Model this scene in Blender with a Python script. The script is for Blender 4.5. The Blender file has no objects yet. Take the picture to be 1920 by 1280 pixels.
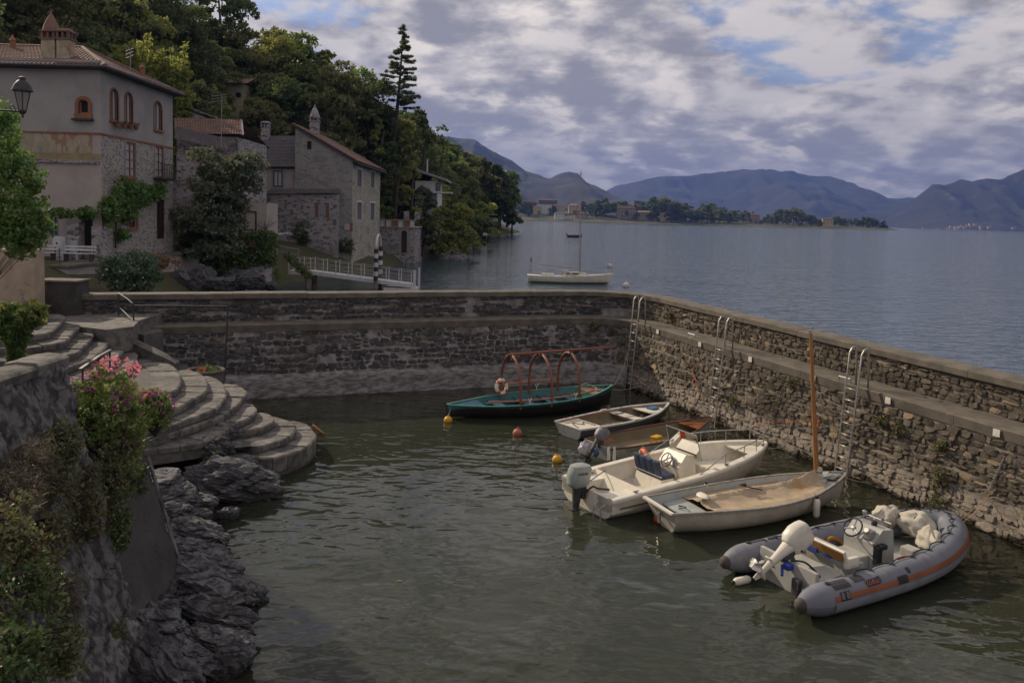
import bpy, bmesh, math, random
import numpy as np
from mathutils import Vector, Matrix, noise, geometry
R = math.radians
random.seed(7)
rng = np.random.default_rng(11)
scene = bpy.context.scene
COL = scene.collection

# ------------------------------------------------------------------ camera
F, H = 1493.3, 6.8                      # focal length in pixels of a 1920 px wide picture, eye height above the lake
PITCH, ROLL, YH = R(4.0), R(1.5), 406.0
fw = Vector((0, math.cos(PITCH), -math.sin(PITCH)))
up0 = Vector((0, math.sin(PITCH), math.cos(PITCH)))
rt = Vector((1, 0, 0)) * math.cos(ROLL) + up0 * math.sin(ROLL)
up = Vector((-1, 0, 0)) * math.sin(ROLL) + up0 * math.cos(ROLL)
CY = YH + F * math.tan(PITCH)
EYE = Vector((0, 0, H))
cam_data = bpy.data.cameras.new('camera')
cam = bpy.data.objects.new('camera', cam_data)
COL.objects.link(cam)
cam_data.sensor_width = 36.0
cam_data.lens = F / 1920 * 36.0
cam_data.shift_y = (CY - 640) / 1920
cam_data.clip_start, cam_data.clip_end = 0.1, 30000
cam.matrix_world = Matrix(((rt.x, up.x, -fw.x, 0), (rt.y, up.y, -fw.y, 0), (rt.z, up.z, -fw.z, H), (0, 0, 0, 1)))
scene.camera = cam

# ------------------------------------------------------------------ light
SUN_AZ, SUN_EL = R(-48), R(30)          # azimuth from +Y towards +X
sun_dir = Vector((math.sin(SUN_AZ) * math.cos(SUN_EL), math.cos(SUN_AZ) * math.cos(SUN_EL), math.sin(SUN_EL)))
sl = bpy.data.lights.new('sun', 'SUN')
sl.energy, sl.angle, sl.color = 3.8, R(0.5), (1.0, 0.86, 0.67)
so = bpy.data.objects.new('sun', sl)
COL.objects.link(so)
so.rotation_euler = sun_dir.to_track_quat('Z', 'Y').to_euler()
so.location = sun_dir * 200
scene.view_settings.view_transform = 'Standard'
scene.view_settings.look = 'None'
scene.view_settings.exposure = 0.22
scene.view_settings.gamma = 1.0
scene.view_settings.use_curve_mapping = False
scene.render.engine = 'CYCLES'
cy = scene.cycles
cy.use_denoising = True
cy.max_bounces, cy.diffuse_bounces, cy.glossy_bounces, cy.transmission_bounces = 7, 2, 3, 4
cy.transparent_max_bounces, cy.volume_bounces = 12, 0
cy.caustics_reflective = cy.caustics_refractive = False
cy.sample_clamp_indirect = 6.0

# ------------------------------------------------------------------ node helpers
def nn(nt, typ, **kw):
    n = nt.nodes.new(typ)
    ins = kw.pop('ins', {})
    for k, v in kw.items():
        setattr(n, k, v)
    for k, v in ins.items():
        if hasattr(v, 'is_output'):
            nt.links.new(v, n.inputs[k])
        else:
            n.inputs[k].default_value = v
    return n

def mth(nt, op, a, b=None, clamp=False):
    ins = {0: a}
    if b is not None:
        ins[1] = b
    return nn(nt, 'ShaderNodeMath', operation=op, use_clamp=clamp, ins=ins).outputs[0]

def mixc(nt, f, a, b, mode='MIX'):
    n = nt.nodes.new('ShaderNodeMix')
    n.data_type, n.blend_type = 'RGBA', mode
    for s, v in (('Factor_Float', f), ('A_Color', a), ('B_Color', b)):
        i = [x for x in n.inputs if x.identifier == s][0]
        if hasattr(v, 'is_output'):
            nt.links.new(v, i)
        else:
            i.default_value = v if s == 'Factor_Float' else (*v[:3], 1)
    return [x for x in n.outputs if x.identifier == 'Result_Color'][0]

def rampf(nt, f, a, b):
    return nn(nt, 'ShaderNodeMapRange', interpolation_type='SMOOTHSTEP', ins={0: f, 1: a, 2: b}).outputs[0]

# ------------------------------------------------------------------ sky
world = bpy.data.worlds.new('World')
scene.world = world
world.use_nodes = True
wt = world.node_tree
wt.nodes.clear()
SKYS = 0.115
CLOUD_OFF = (12.3, 8.1)
sky = nn(wt, 'ShaderNodeTexSky', sky_type='NISHITA', sun_disc=False, sun_elevation=SUN_EL, sun_rotation=SUN_AZ, altitude=200, air_density=1.0, dust_density=1.0, ozone_density=2.0)
tc = nn(wt, 'ShaderNodeTexCoord')
sep = nn(wt, 'ShaderNodeSeparateXYZ', ins={0: tc.outputs['Generated']})
zc = mth(wt, 'ADD', mth(wt, 'MAXIMUM', sep.outputs[2], 0.0), 0.27)
u = mth(wt, 'DIVIDE', sep.outputs[0], zc)
v = mth(wt, 'DIVIDE', sep.outputs[1], zc)
def cloud(off, scale, det, rough, dist, lac=2.0):
    c = nn(wt, 'ShaderNodeCombineXYZ', ins={0: mth(wt, 'ADD', u, off[0]), 1: mth(wt, 'ADD', v, off[1]), 2: off[2]})
    return nn(wt, 'ShaderNodeTexNoise', ins={'Vector': c.outputs[0], 'Scale': scale, 'Detail': det, 'Roughness': rough, 'Distortion': dist, 'Lacunarity': lac}).outputs['Fac']
OX, OY = CLOUD_OFF
big = cloud((OX, OY, 0.0), 3.5, 8.0, 0.56, 0.10)
bigs = cloud((OX - 0.058, OY + 0.04, 0.02), 3.5, 8.0, 0.56, 0.10)      # the same field a little towards the sun
mid = cloud((OX + 5.2, OY + 3.4, 2.0), 1.15, 2.0, 0.5, 0.2)
dens = mth(wt, 'ADD', mth(wt, 'MULTIPLY', big, 0.62), mth(wt, 'MULTIPLY', mid, 0.50))
low = rampf(wt, sep.outputs[2], 0.26, 0.04)
cover = rampf(wt, mth(wt, 'ADD', dens, mth(wt, 'MULTIPLY', low, 0.10)), 0.446, 0.520)
slope = mth(wt, 'SUBTRACT', big, bigs)
thin = mth(wt, 'SUBTRACT', 0.60, dens)
lit = rampf(wt, mth(wt, 'ADD', mth(wt, 'MULTIPLY', slope, 1.5), mth(wt, 'MULTIPLY', thin, 1.0)), -0.15, 0.17)
lit2 = mth(wt, 'MULTIPLY', rampf(wt, slope, 0.02, 0.15), rampf(wt, mid, 0.40, 0.56))
ccol = mixc(wt, lit, (2.4, 2.32, 2.58), (5.7, 5.25, 5.05))
ccol = mixc(wt, lit2, ccol, (7.8, 7.0, 6.3))
blue = mixc(wt, 1.0, sky.outputs[0], (0.52, 0.62, 0.82), 'MULTIPLY')
skyc = mixc(wt, mth(wt, 'ADD', mth(wt, 'MULTIPLY', cover, 0.72), 0.28), blue, ccol)
skyc = mixc(wt, mth(wt, 'MULTIPLY', low, 0.35), skyc, (3.0, 2.85, 3.2))
# below the horizon: the dull glow of water and land far away
skyc = mixc(wt, rampf(wt, sep.outputs[2], -0.02, -0.12), skyc, (1.0, 1.0, 1.1))
bg = nn(wt, 'ShaderNodeBackground', ins={'Color': skyc, 'Strength': SKYS})
wo = nn(wt, 'ShaderNodeOutputWorld', ins={0: bg.outputs[0]})

# ------------------------------------------------------------------ pixels of the photograph to points of the place
def ray(px, py):
    return fw * F + rt * (px - 960) - up * (py - CY)
def G(px, py, z=0.0):
    d = ray(px, py); return EYE + d * ((z - H) / d.z)
def D(px, py, y):
    d = ray(px, py); return EYE + d * (y / d.y)
def DX(px, py, x):
    d = ray(px, py); return EYE + d * (x / d.x)

# ------------------------------------------------------------------ numpy value noise
_P = np.random.default_rng(5).random((64, 64))
def vn(x, y):
    x, y = np.asarray(x, float), np.asarray(y, float)
    xi, yi = np.floor(x).astype(int), np.floor(y).astype(int)
    fx, fy = x - xi, y - yi
    fx, fy = fx * fx * (3 - 2 * fx), fy * fy * (3 - 2 * fy)
    g = lambda a, b: _P[a % 64, b % 64]
    return (g(xi, yi) * (1 - fx) + g(xi + 1, yi) * fx) * (1 - fy) + (g(xi, yi + 1) * (1 - fx) + g(xi + 1, yi + 1) * fx) * fy - 0.5
def fbm(x, y, o=5, r=0.5):
    s, a = 0, 1.0
    for i in range(o):
        s = s + a * vn(x * 2 ** i + 7.3 * i, y * 2 ** i + 3.1 * i); a *= r
    return s

# ------------------------------------------------------------------ mesh builder
class MB:
    def __init__(s):
        s.v, s.f = [], []
    def add(s, vs, fs, m=None):
        k = len(s.v)
        s.v += [tuple(m @ Vector(p)) if m else tuple(p) for p in vs]
        s.f += [tuple(i + k for i in f) for f in fs]
        return s
    def box(s, c, d, m=None, taper=1.0):
        x, y, z = d[0] / 2, d[1] / 2, d[2] / 2
        t = taper
        vs = [(c[0] + a * x * (t if e > 0 else 1), c[1] + b * y * (t if e > 0 else 1), c[2] + e * z) for e in (-1, 1) for b in (-1, 1) for a in (-1, 1)]
        return s.add(vs, [(0, 2, 3, 1), (4, 5, 7, 6), (0, 1, 5, 4), (2, 6, 7, 3), (0, 4, 6, 2), (1, 3, 7, 5)], m)
    def bbox(s, c, d, b=0.01, m=None):                      # box with chamfered edges
        bm = bmesh.new()
        bmesh.ops.create_cube(bm, size=1.0, matrix=Matrix.Translation(c) @ Matrix.Diagonal((*d, 1)))
        bmesh.ops.bevel(bm, geom=bm.edges[:], offset=min(b, min(d) * .45), segments=2, affect='EDGES', profile=0.6)
        bm.verts.index_update()
        s.add([v.co[:] for v in bm.verts], [[v.index for v in f.verts] for f in bm.faces], m); bm.free()
        return s
    def tube(s, pts, r, n=8, m=None, closed=False, caps=True):
        pts = [Vector(p) for p in pts]
        rs = r if hasattr(r, '__len__') else [r] * len(pts)
        vs, fs, N = [], [], len(pts)
        ref = None
        for i, p in enumerate(pts):
            if closed:
                t = pts[(i + 1) % N] - pts[i - 1]
            else:
                t = pts[min(i + 1, N - 1)] - pts[max(i - 1, 0)]
            t = t.normalized() if t.length > 1e-9 else Vector((0, 0, 1))
            if ref is None:
                ref = Vector((0, 0, 1)) if abs(t.z) < 0.9 else Vector((1, 0, 0))
            a = (ref - t * ref.dot(t)).normalized(); b = t.cross(a); ref = a
            vs += [p + (a * math.cos(2 * math.pi * k / n) + b * math.sin(2 * math.pi * k / n)) * rs[i] for k in range(n)]
        for i in range(N if closed else N - 1):
            j = (i + 1) % N
            fs += [(i * n + k, i * n + (k + 1) % n, j * n + (k + 1) % n, j * n + k) for k in range(n)]
        if caps and not closed:
            fs += [tuple(range(n - 1, -1, -1)), tuple((N - 1) * n + k for k in range(n))]
        return s.add(vs, fs, m)
    def lathe(s, prof, n=16, m=None):                       # prof: (radius, z) from bottom to top
        vs, fs = [], []
        for r, z in prof:
            vs += [(r * math.cos(2 * math.pi * k / n), r * math.sin(2 * math.pi * k / n), z) for k in range(n)]
        for i in range(len(prof) - 1):
            fs += [(i * n + k, i * n + (k + 1) % n, (i + 1) * n + (k + 1) % n, (i + 1) * n + k) for k in range(n)]
        fs += [tuple(range(n - 1, -1, -1)), tuple((len(prof) - 1) * n + k for k in range(n))]
        return s.add(vs, fs, m)
    def prism(s, poly, h, m=None):                          # poly: points (x, y, z) of the lower rim or 2-D, raised by h
        P = [Vector((*p, 0)) if len(p) == 2 else Vector(p) for p in poly]
        n = len(P); hv = Vector((0, 0, h)) if not hasattr(h, '__len__') else Vector(h)
        return s.add(P + [p + hv for p in P], [tuple(range(n - 1, -1, -1)), tuple(range(n, 2 * n))] + [(i, (i + 1) % n, n + (i + 1) % n, n + i) for i in range(n)], m)
    def grid(s, P, m=None, close_u=False):                  # P: rows of points
        nu, nv = len(P), len(P[0])
        vs = [p for r in P for p in r]
        fs = [(i * nv + j, i * nv + j + 1, ((i + 1) % nu) * nv + j + 1, ((i + 1) % nu) * nv + j) for i in range(nu if close_u else nu - 1) for j in range(nv - 1)]
        return s.add(vs, fs, m)
    def mesh(s, name, smooth=False):
        me = bpy.data.meshes.new(name)
        me.from_pydata(s.v, [], s.f)
        bm = bmesh.new(); bm.from_mesh(me)
        bmesh.ops.recalc_face_normals(bm, faces=bm.faces[:])
        bm.to_mesh(me); bm.free()
        if smooth:
            me.polygons.foreach_set('use_smooth', [True] * len(me.polygons))
            if smooth != 1:
                me.set_sharp_from_angle(angle=R(smooth))
        return me

def npmesh(name, V, Fq, smooth=False):
    V = np.asarray(V, np.float32); Fq = np.asarray(Fq, np.int32)
    me = bpy.data.meshes.new(name)
    n, k = Fq.shape
    me.vertices.add(len(V)); me.vertices.foreach_set('co', V.ravel())
    me.loops.add(n * k); me.loops.foreach_set('vertex_index', Fq.ravel())
    me.polygons.add(n)
    me.polygons.foreach_set('loop_start', np.arange(0, n * k, k, dtype=np.int32))
    me.update(calc_edges=True)
    if smooth:
        me.polygons.foreach_set('use_smooth', np.ones(n, bool))
    return me

def gridmesh(name, X, Y, Z, smooth=True):
    n, m = X.shape
    V = np.stack([X, Y, Z], -1).reshape(-1, 3)
    i = np.arange(n - 1)[:, None] * m + np.arange(m - 1)[None, :]
    Fq = np.stack([i, i + 1, i + m + 1, i + m], -1).reshape(-1, 4)
    return npmesh(name, V, Fq, smooth)

# ------------------------------------------------------------------ objects
def props(o, label=None, cat=None, group=None, kind=None):
    if label: o['label'] = label
    if cat: o['category'] = cat
    if group: o['group'] = group
    if kind: o['kind'] = kind
    return o
def thing(name, label, cat, loc=(0, 0, 0), rz=0, group=None, tilt=(0, 0)):
    o = bpy.data.objects.new(name, None); COL.objects.link(o)
    o.empty_display_size = 0.3
    o.matrix_basis = Matrix.Translation(loc) @ Matrix.Rotation(rz, 4, 'Z') @ Matrix.Rotation(tilt[0], 4, 'X') @ Matrix.Rotation(tilt[1], 4, 'Y')
    return props(o, label, cat, group)
def obj(name, me, mat=None, parent=None, world=False, smooth=False, kind=None, label=None, loc=None):
    """links a mesh (or MB) as ONE object; world=True: the mesh is in world coordinates although it has a parent"""
    if isinstance(me, MB):
        me = me.mesh(name, smooth)
    o = bpy.data.objects.new(name, me); COL.objects.link(o)
    if mat and len(me.materials) == 0:
        me.materials.append(mat)
    if loc is not None:
        o.location = loc
    if parent is not None:
        o.parent = parent
        if world:
            M_ = parent.matrix_basis.copy()
            q = parent.parent
            while q is not None:
                M_ = q.matrix_basis @ q.matrix_parent_inverse.inverted() @ M_ if False else q.matrix_basis @ M_
                q = q.parent
            o.matrix_parent_inverse = M_.inverted()
    return props(o, label, None, None, kind)
KIDS = {}
def dup(root, loc=None, rz=None, label=None, scale=None, group=None, name=None):
    kids = [o for o in COL.objects if o.parent == root] if root.name not in KIDS else KIDS[root.name]
    KIDS[root.name] = kids
    c = root.copy(); COL.objects.link(c)
    if loc is not None or rz is not None:
        S = scale if scale is not None else (1, 1, 1)
        if not hasattr(S, '__len__'): S = (S, S, S)
        c.matrix_basis = Matrix.Translation(loc if loc is not None else root.location) @ Matrix.Rotation(rz or 0, 4, 'Z') @ Matrix.Diagonal((*S, 1))
    if label: c['label'] = label
    if group: c['group'] = group
    for k in kids:
        d = k.copy(); COL.objects.link(d); d.parent = c
        if k.name not in KIDS:
            KIDS[k.name] = [o for o in COL.objects if o.parent == k]
        for g in KIDS[k.name]:
            e = g.copy(); COL.objects.link(e); e.parent = d
    return c

# ------------------------------------------------------------------ materials
def newmat(name):
    m = bpy.data.materials.new(name); m.use_nodes = True
    nt = m.node_tree; nt.nodes.clear()
    return m, nt, nn(nt, 'ShaderNodeOutputMaterial')
def bump(nt, h, st=0.5, dist=0.02):
    return nn(nt, 'ShaderNodeBump', ins={'Height': h, 'Strength': st, 'Distance': dist}).outputs[0]
def coords(nt, stretch=(1, 1, 1), world_=False):
    if world_:
        p = nn(nt, 'ShaderNodeNewGeometry').outputs['Position']
    else:
        p = nn(nt, 'ShaderNodeTexCoord').outputs['Object']
    return nn(nt, 'ShaderNodeMapping', ins={'Vector': p, 'Scale': stretch}).outputs[0]
def noi(nt, vec, scale, det=5, rough=0.55, dist=0.0):
    return nn(nt, 'ShaderNodeTexNoise', ins={'Vector': vec, 'Scale': scale, 'Detail': det, 'Roughness': rough, 'Distortion': dist}).outputs['Fac']
def hsv(nt, col, val=1.0, hue=0.5, sat=1.0):
    return nn(nt, 'ShaderNodeHueSaturation', ins={'Color': col, 'Value': val, 'Hue': hue, 'Saturation': sat}).outputs[0]
def MAT(name, c1, c2=None, scale=6, lo=0.35, hi=0.65, rough=0.75, bmp=0.0, bscale=25, bdist=0.01, metal=0.0, rand=0.0, stretch=(1, 1, 1), c3=None, s3=1.2, lo3=0.55, hi3=0.7, spec=0.4, world_=False, isl=False, coat=0.0, det=6):
    """one procedural surface: two tones mixed by noise, an optional third in larger patches (wear, stains), a fine bump"""
    m, nt, out = newmat(name)
    v = coords(nt, stretch, world_)
    col = (*c1, 1)
    if c2 is not None:
        col = mixc(nt, rampf(nt, noi(nt, v, scale, det), lo, hi), c1, c2)
    if c3 is not None:
        col = mixc(nt, rampf(nt, noi(nt, v, s3, 7, 0.65), lo3, hi3), col, c3)
    if rand:
        r_ = nn(nt, 'ShaderNodeObjectInfo').outputs['Random']
        if isl:
            r_ = mth(nt, 'FRACT', mth(nt, 'ADD', r_, nn(nt, 'ShaderNodeNewGeometry').outputs['Random Per Island']))
        col = hsv(nt, col, mth(nt, 'ADD', mth(nt, 'MULTIPLY', r_, 2 * rand), 1 - rand))
    b = nn(nt, 'ShaderNodeBsdfPrincipled', ins={'Roughness': rough, 'Metallic': metal, 'Specular IOR Level': spec, 'Coat Weight': coat})
    if hasattr(col, 'is_output'):
        nt.links.new(col, b.inputs['Base Color'])
    else:
        b.inputs['Base Color'].default_value = col
    if bmp:
        nt.links.new(bump(nt, noi(nt, v, bscale, 6, 0.65), bmp, bdist), b.inputs['Normal'])
    nt.links.new(b.outputs[0], out.inputs[0])
    return m
def LEAF(name, c1, c2, scale=0.5, trans=0.35, rand=0.25, c3=None, f3=0.0):
    m, nt, out = newmat(name)
    v = coords(nt)
    gi = nn(nt, 'ShaderNodeNewGeometry').outputs['Random Per Island']
    f = mth(nt, 'ADD', mth(nt, 'MULTIPLY', rampf(nt, noi(nt, v, scale, 3), 0.35, 0.65), 0.65), mth(nt, 'MULTIPLY', gi, 0.35))
    col = mixc(nt, f, c1, c2)
    if c3:
        col = mixc(nt, rampf(nt, gi, 1 - f3 - 0.02, 1 - f3), col, c3)
    r_ = nn(nt, 'ShaderNodeObjectInfo').outputs['Random']
    col = hsv(nt, col, mth(nt, 'ADD', mth(nt, 'MULTIPLY', r_, 2.3 * rand), 1.15 - 1.15 * rand), mth(nt, 'ADD', mth(nt, 'MULTIPLY', r_, 0.03), 0.480), 0.88)
    d = nn(nt, 'ShaderNodeBsdfDiffuse', ins={'Color': col})
    t = nn(nt, 'ShaderNodeBsdfTranslucent', ins={'Color': hsv(nt, col, 1.75, 0.49, 1.05)})
    g = nn(nt, 'ShaderNodeBsdfGlossy', ins={'Color': (1, 1, 1, 1), 'Roughness': 0.45})
    ms = nn(nt, 'ShaderNodeMixShader', ins={0: trans, 1: d.outputs[0], 2: t.outputs[0]})
    ms = nn(nt, 'ShaderNodeMixShader', ins={0: 0.03, 1: ms.outputs[0], 2: g.outputs[0]})
    nt.links.new(ms.outputs[0], out.inputs[0])
    return m

# ------------------------------------------------------------------ leaves
def leaf_cloud(C, rad, per, size, squash=1.0, aspect=0.55, r=None):
    """diamond leaves scattered in balls round the centres C; returns vertices and quads"""
    r = r or rng
    C = np.asarray(C, float).reshape(-1, 3)
    rad = np.broadcast_to(np.asarray(rad, float), (len(C),))
    idx = np.repeat(np.arange(len(C)), per)
    d = r.normal(size=(len(idx), 3)); d /= np.linalg.norm(d, axis=1, keepdims=True)
    p = C[idx] + d * (rad[idx] * r.random(len(idx)) ** 0.45)[:, None] * np.array([1, 1, squash])
    a = r.normal(size=(len(idx), 3)); a /= np.linalg.norm(a, axis=1, keepdims=True)
    b = np.cross(a, r.normal(size=(len(idx), 3))); b /= np.linalg.norm(b, axis=1, keepdims=True)
    s = (size * (0.6 + 0.8 * r.random(len(idx))))[:, None]
    V = np.stack([p - a * s, p + b * s * aspect, p + a * s, p - b * s * aspect], 1).reshape(-1, 3)
    return V, np.arange(len(V)).reshape(-1, 4)
def cat_clouds(L):
    V, Fq, k = [], [], 0
    for v, f in L:
        V.append(v); Fq.append(f + k); k += len(v)
    return np.concatenate(V), np.concatenate(Fq)

# ------------------------------------------------------------------ the harbour wall's plan (inner foot line, rounded corner)
PA, PC, PB = Vector((-19.5, 24.88, 0)), Vector((4.35, 33.28, 0)), Vector((14.9, 7.6, 0))   # far left end, corner, near right end
def wall_path(off=0.0, step=0.25, fil=1.6):
    d1, d2 = (PC - PA).normalized(), (PB - PC).normalized()
    n1, n2 = Vector((-d1.y, d1.x, 0)), Vector((-d2.y, d2.x, 0))
    ang = d1.angle(d2); t = fil * math.tan(ang / 2)
    c = PC - d1 * t - n1 * fil                               # centre of the rounding (towards the basin)
    pts = []
    L1 = (PC - PA).length - t
    for i in range(int(L1 / step) + 1):
        pts.append((PA + d1 * (L1 * i / int(L1 / step)), n1))
    k = max(4, int(fil * ang / step) + 3)
    for i in range(1, k):
        a = ang * i / k
        n = n1 * math.cos(a) + d1 * math.sin(a)
        pts.append((c + n * fil, n))
    L2 = (PB - PC).length - t
    p0 = PC + d2 * t
    m = int(L2 / step)
    for i in range(m + 1):
        pts.append((p0 + d2 * (L2 * i / m), n2))
    s, out = 0.0, []
    for i, (p, n) in enumerate(pts):
        if i: s += (p - pts[i - 1][0]).length
        out.append((s, p + n * off, n))
    return out
WP = wall_path()
WLEN = WP[-1][0]
S_CORNER = (PC - PA).length
_ws = np.array([w[0] for w in WP]); _wp = np.array([w[1][:] for w in WP]); _wn = np.array([w[2][:] for w in WP])
def wall_at(s, off=0.0, z=0.0):
    p = Vector([np.interp(s, _ws, _wp[:, i]) for i in range(3)])
    n = Vector([np.interp(s, _ws, _wn[:, i]) for i in range(3)]).normalized()
    return p + n * off + Vector((0, 0, z)), n
def wall_s(x, y):                                            # nearest arc length
    return float(_ws[np.argmin((_wp[:, 0] - x) ** 2 + (_wp[:, 1] - y) ** 2)])
def z_ledge(s):  return float(np.interp(s, [0, S_CORNER, S_CORNER + 15, WLEN], [2.60, 2.66, 2.36, 2.14]))
def z_cope(s):   return float(np.interp(s, [0, S_CORNER, S_CORNER + 15, WLEN], [3.68, 3.68, 3.31, 3.10]))

# ------------------------------------------------------------------ water
def water_mat(name, murk_c, layers, attr=None, rough=0.02, bstr=0.6, calm=False):
    m, nt, out = newmat(name)
    pos = nn(nt, 'ShaderNodeNewGeometry').outputs['Position']
    h = None
    for sx, sy, sc, amp, det in layers:
        mp = nn(nt, 'ShaderNodeMapping', ins={'Vector': pos, 'Scale': (sx, sy, 1), 'Rotation': (0, 0, 0.5 if sc > 1 else -0.2)}).outputs[0]
        t = mth(nt, 'MULTIPLY', noi(nt, mp, sc, det, 0.45, 0.35), amp)
        h = t if h is None else mth(nt, 'ADD', h, t)
    if calm:                                                 # calm and ruffled patches
        h = mth(nt, 'MULTIPLY', h, nn(nt, 'ShaderNodeMapRange', ins={0: noi(nt, pos, 0.16, 2, .5), 1: .36, 2: .62, 3: .30, 4: 1.15}).outputs[0])
    nrm = bump(nt, h, bstr, 1.0)
    fr = nn(nt, 'ShaderNodeFresnel', ins={'IOR': 1.333, 'Normal': nrm}).outputs[0]
    gl = nn(nt, 'ShaderNodeBsdfGlossy', ins={'Color': (1, 1, 1, 1), 'Roughness': rough, 'Normal': nrm})
    mu = nn(nt, 'ShaderNodeBsdfDiffuse', ins={'Color': (*murk_c, 1)})
    body = mu.outputs[0]
    if attr:
        a = nn(nt, 'ShaderNodeAttribute', attribute_name=attr).outputs['Fac']
        tr = nn(nt, 'ShaderNodeBsdfTransparent', ins={'Color': (0.75, 0.72, 0.55, 1)})
        body = nn(nt, 'ShaderNodeMixShader', ins={0: a, 1: tr.outputs[0], 2: mu.outputs[0]}).outputs[0]
    ms = nn(nt, 'ShaderNodeMixShader', ins={0: fr, 1: body, 2: gl.outputs[0]})
    nt.links.new(ms.outputs[0], out.inputs[0])
    return m
m_lake = water_mat('lake_water', (0.035, 0.062, 0.078), [(0.6, 1.5, 0.8, 0.22, 3), (0.5, 1.6, 2.6, 0.05, 2), (0.05, 0.16, 1.0, 0.14, 3)], rough=0.07, bstr=0.85)
m_basin = water_mat('basin_water', (0.030, 0.034, 0.021), [(0.8, 1.4, 1.6, 0.062, 1), (0.9, 1.4, 3.6, 0.016, 1), (1, 1, 0.3, 0.09, 1)], attr='murk', rough=0.01, bstr=0.9, calm=True)

BANK = [(-5.2, -2), (-5.0, 8), (-5.3, 11), (-5.4, 13.5), (-6.1, 16), (-6.7, 18.5), (-6.4, 20.5), (-6.2, 22.5), (-7.2, 24.6), (-8.6, 27.5)]   # the basin's left shore
def shore_x(y):                                              # the lake's left shore beyond the harbour
    return np.interp(y, [30, 36, 45, 58, 66, 76, 86, 100, 118, 128, 180, 250, 335, 350, 362, 420], [-15, -17, -18.5, -19.5, -19.5, -21, -16.3, -15.2, -14, -10.5, -12, -8, 2, 4, -4, -60])
# basin surface: one fine sheet from bank to wall; murk = how much of the bottom the water hides
xs, ys = np.meshgrid(np.arange(-9.8, 15.6, 0.2), np.arange(-3, 34.4, 0.2), indexing='ij')
w2 = _wp[:, :2]
dist = np.full(xs.shape, 9.0)
for s_ in range(0, len(w2), 2):
    dist = np.minimum(dist, np.hypot(xs - w2[s_, 0], ys - w2[s_, 1]))
bx = np.interp(ys, [b[1] for b in BANK], [b[0] for b in BANK])
db = np.abs(xs - bx)
murk = np.clip(np.minimum(0.25 + dist * 0.30, 0.4 + db * 0.4) + 0.12 * fbm(xs * .6, ys * .6), 0.2, 0.93)
d1 = (PC - PA).normalized(); d2 = (PB - PC).normalized()
o1 = (xs - PC.x) * -d1.y + (ys - PC.y) * d1.x                 # > 0 outside the left arm
o2 = (xs - PC.x) * -d2.y + (ys - PC.y) * d2.x
keep = (o1 < 0.7) & (o2 < 0.7)
n_, m_ = xs.shape
i_ = np.arange(n_ - 1)[:, None] * m_ + np.arange(m_ - 1)[None, :]
Fq = np.stack([i_, i_ + m_, i_ + m_ + 1, i_ + 1], -1)[keep[:-1, :-1] & keep[1:, 1:] & keep[1:, :-1] & keep[:-1, 1:]].reshape(-1, 4)
me = npmesh('harbour_water', np.stack([xs, ys, xs * 0], -1).reshape(-1, 3), Fq)
me.attributes.new('murk', 'FLOAT', 'POINT').data.foreach_set('value', murk.ravel().astype(np.float32))
props(obj('harbour_water', me, m_basin), kind='structure')
# lake: everything outside the harbour wall
out_ = [p for _, p, _ in wall_path(0.72, 1.0)]
poly = [Vector((-60, 24, 0))] + [Vector((p.x, p.y, 0)) for p in out_] + [Vector((15.3, -250, 0)), Vector((9500, -250, 0)), Vector((9500, 10100, 0)), Vector((-9500, 10100, 0)), Vector((-9500, 24, 0))]
tri = geometry.tessellate_polygon([poly])
mb = MB(); mb.add(poly, tri)
me = mb.mesh('lake'); 
props(obj('water', me, m_lake), kind='structure')
m_bed = MAT('lake_bed', (0.16, 0.10, 0.045), (0.09, 0.075, 0.05), scale=2.5, rough=1, bmp=0.6, bscale=9, bdist=0.05, c3=(0.28, 0.19, 0.09), s3=3.0)
zb = -np.clip(np.minimum(0.12 + dist * 0.33, 0.25 + db * 0.35), 0, 2.6) + 0.12 * fbm(xs * 1.3, ys * 1.3)
me = npmesh('lake_bed', np.stack([xs, ys, zb], -1).reshape(-1, 3), Fq, True)
props(obj('lake_bed', me, m_bed), kind='structure')

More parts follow.
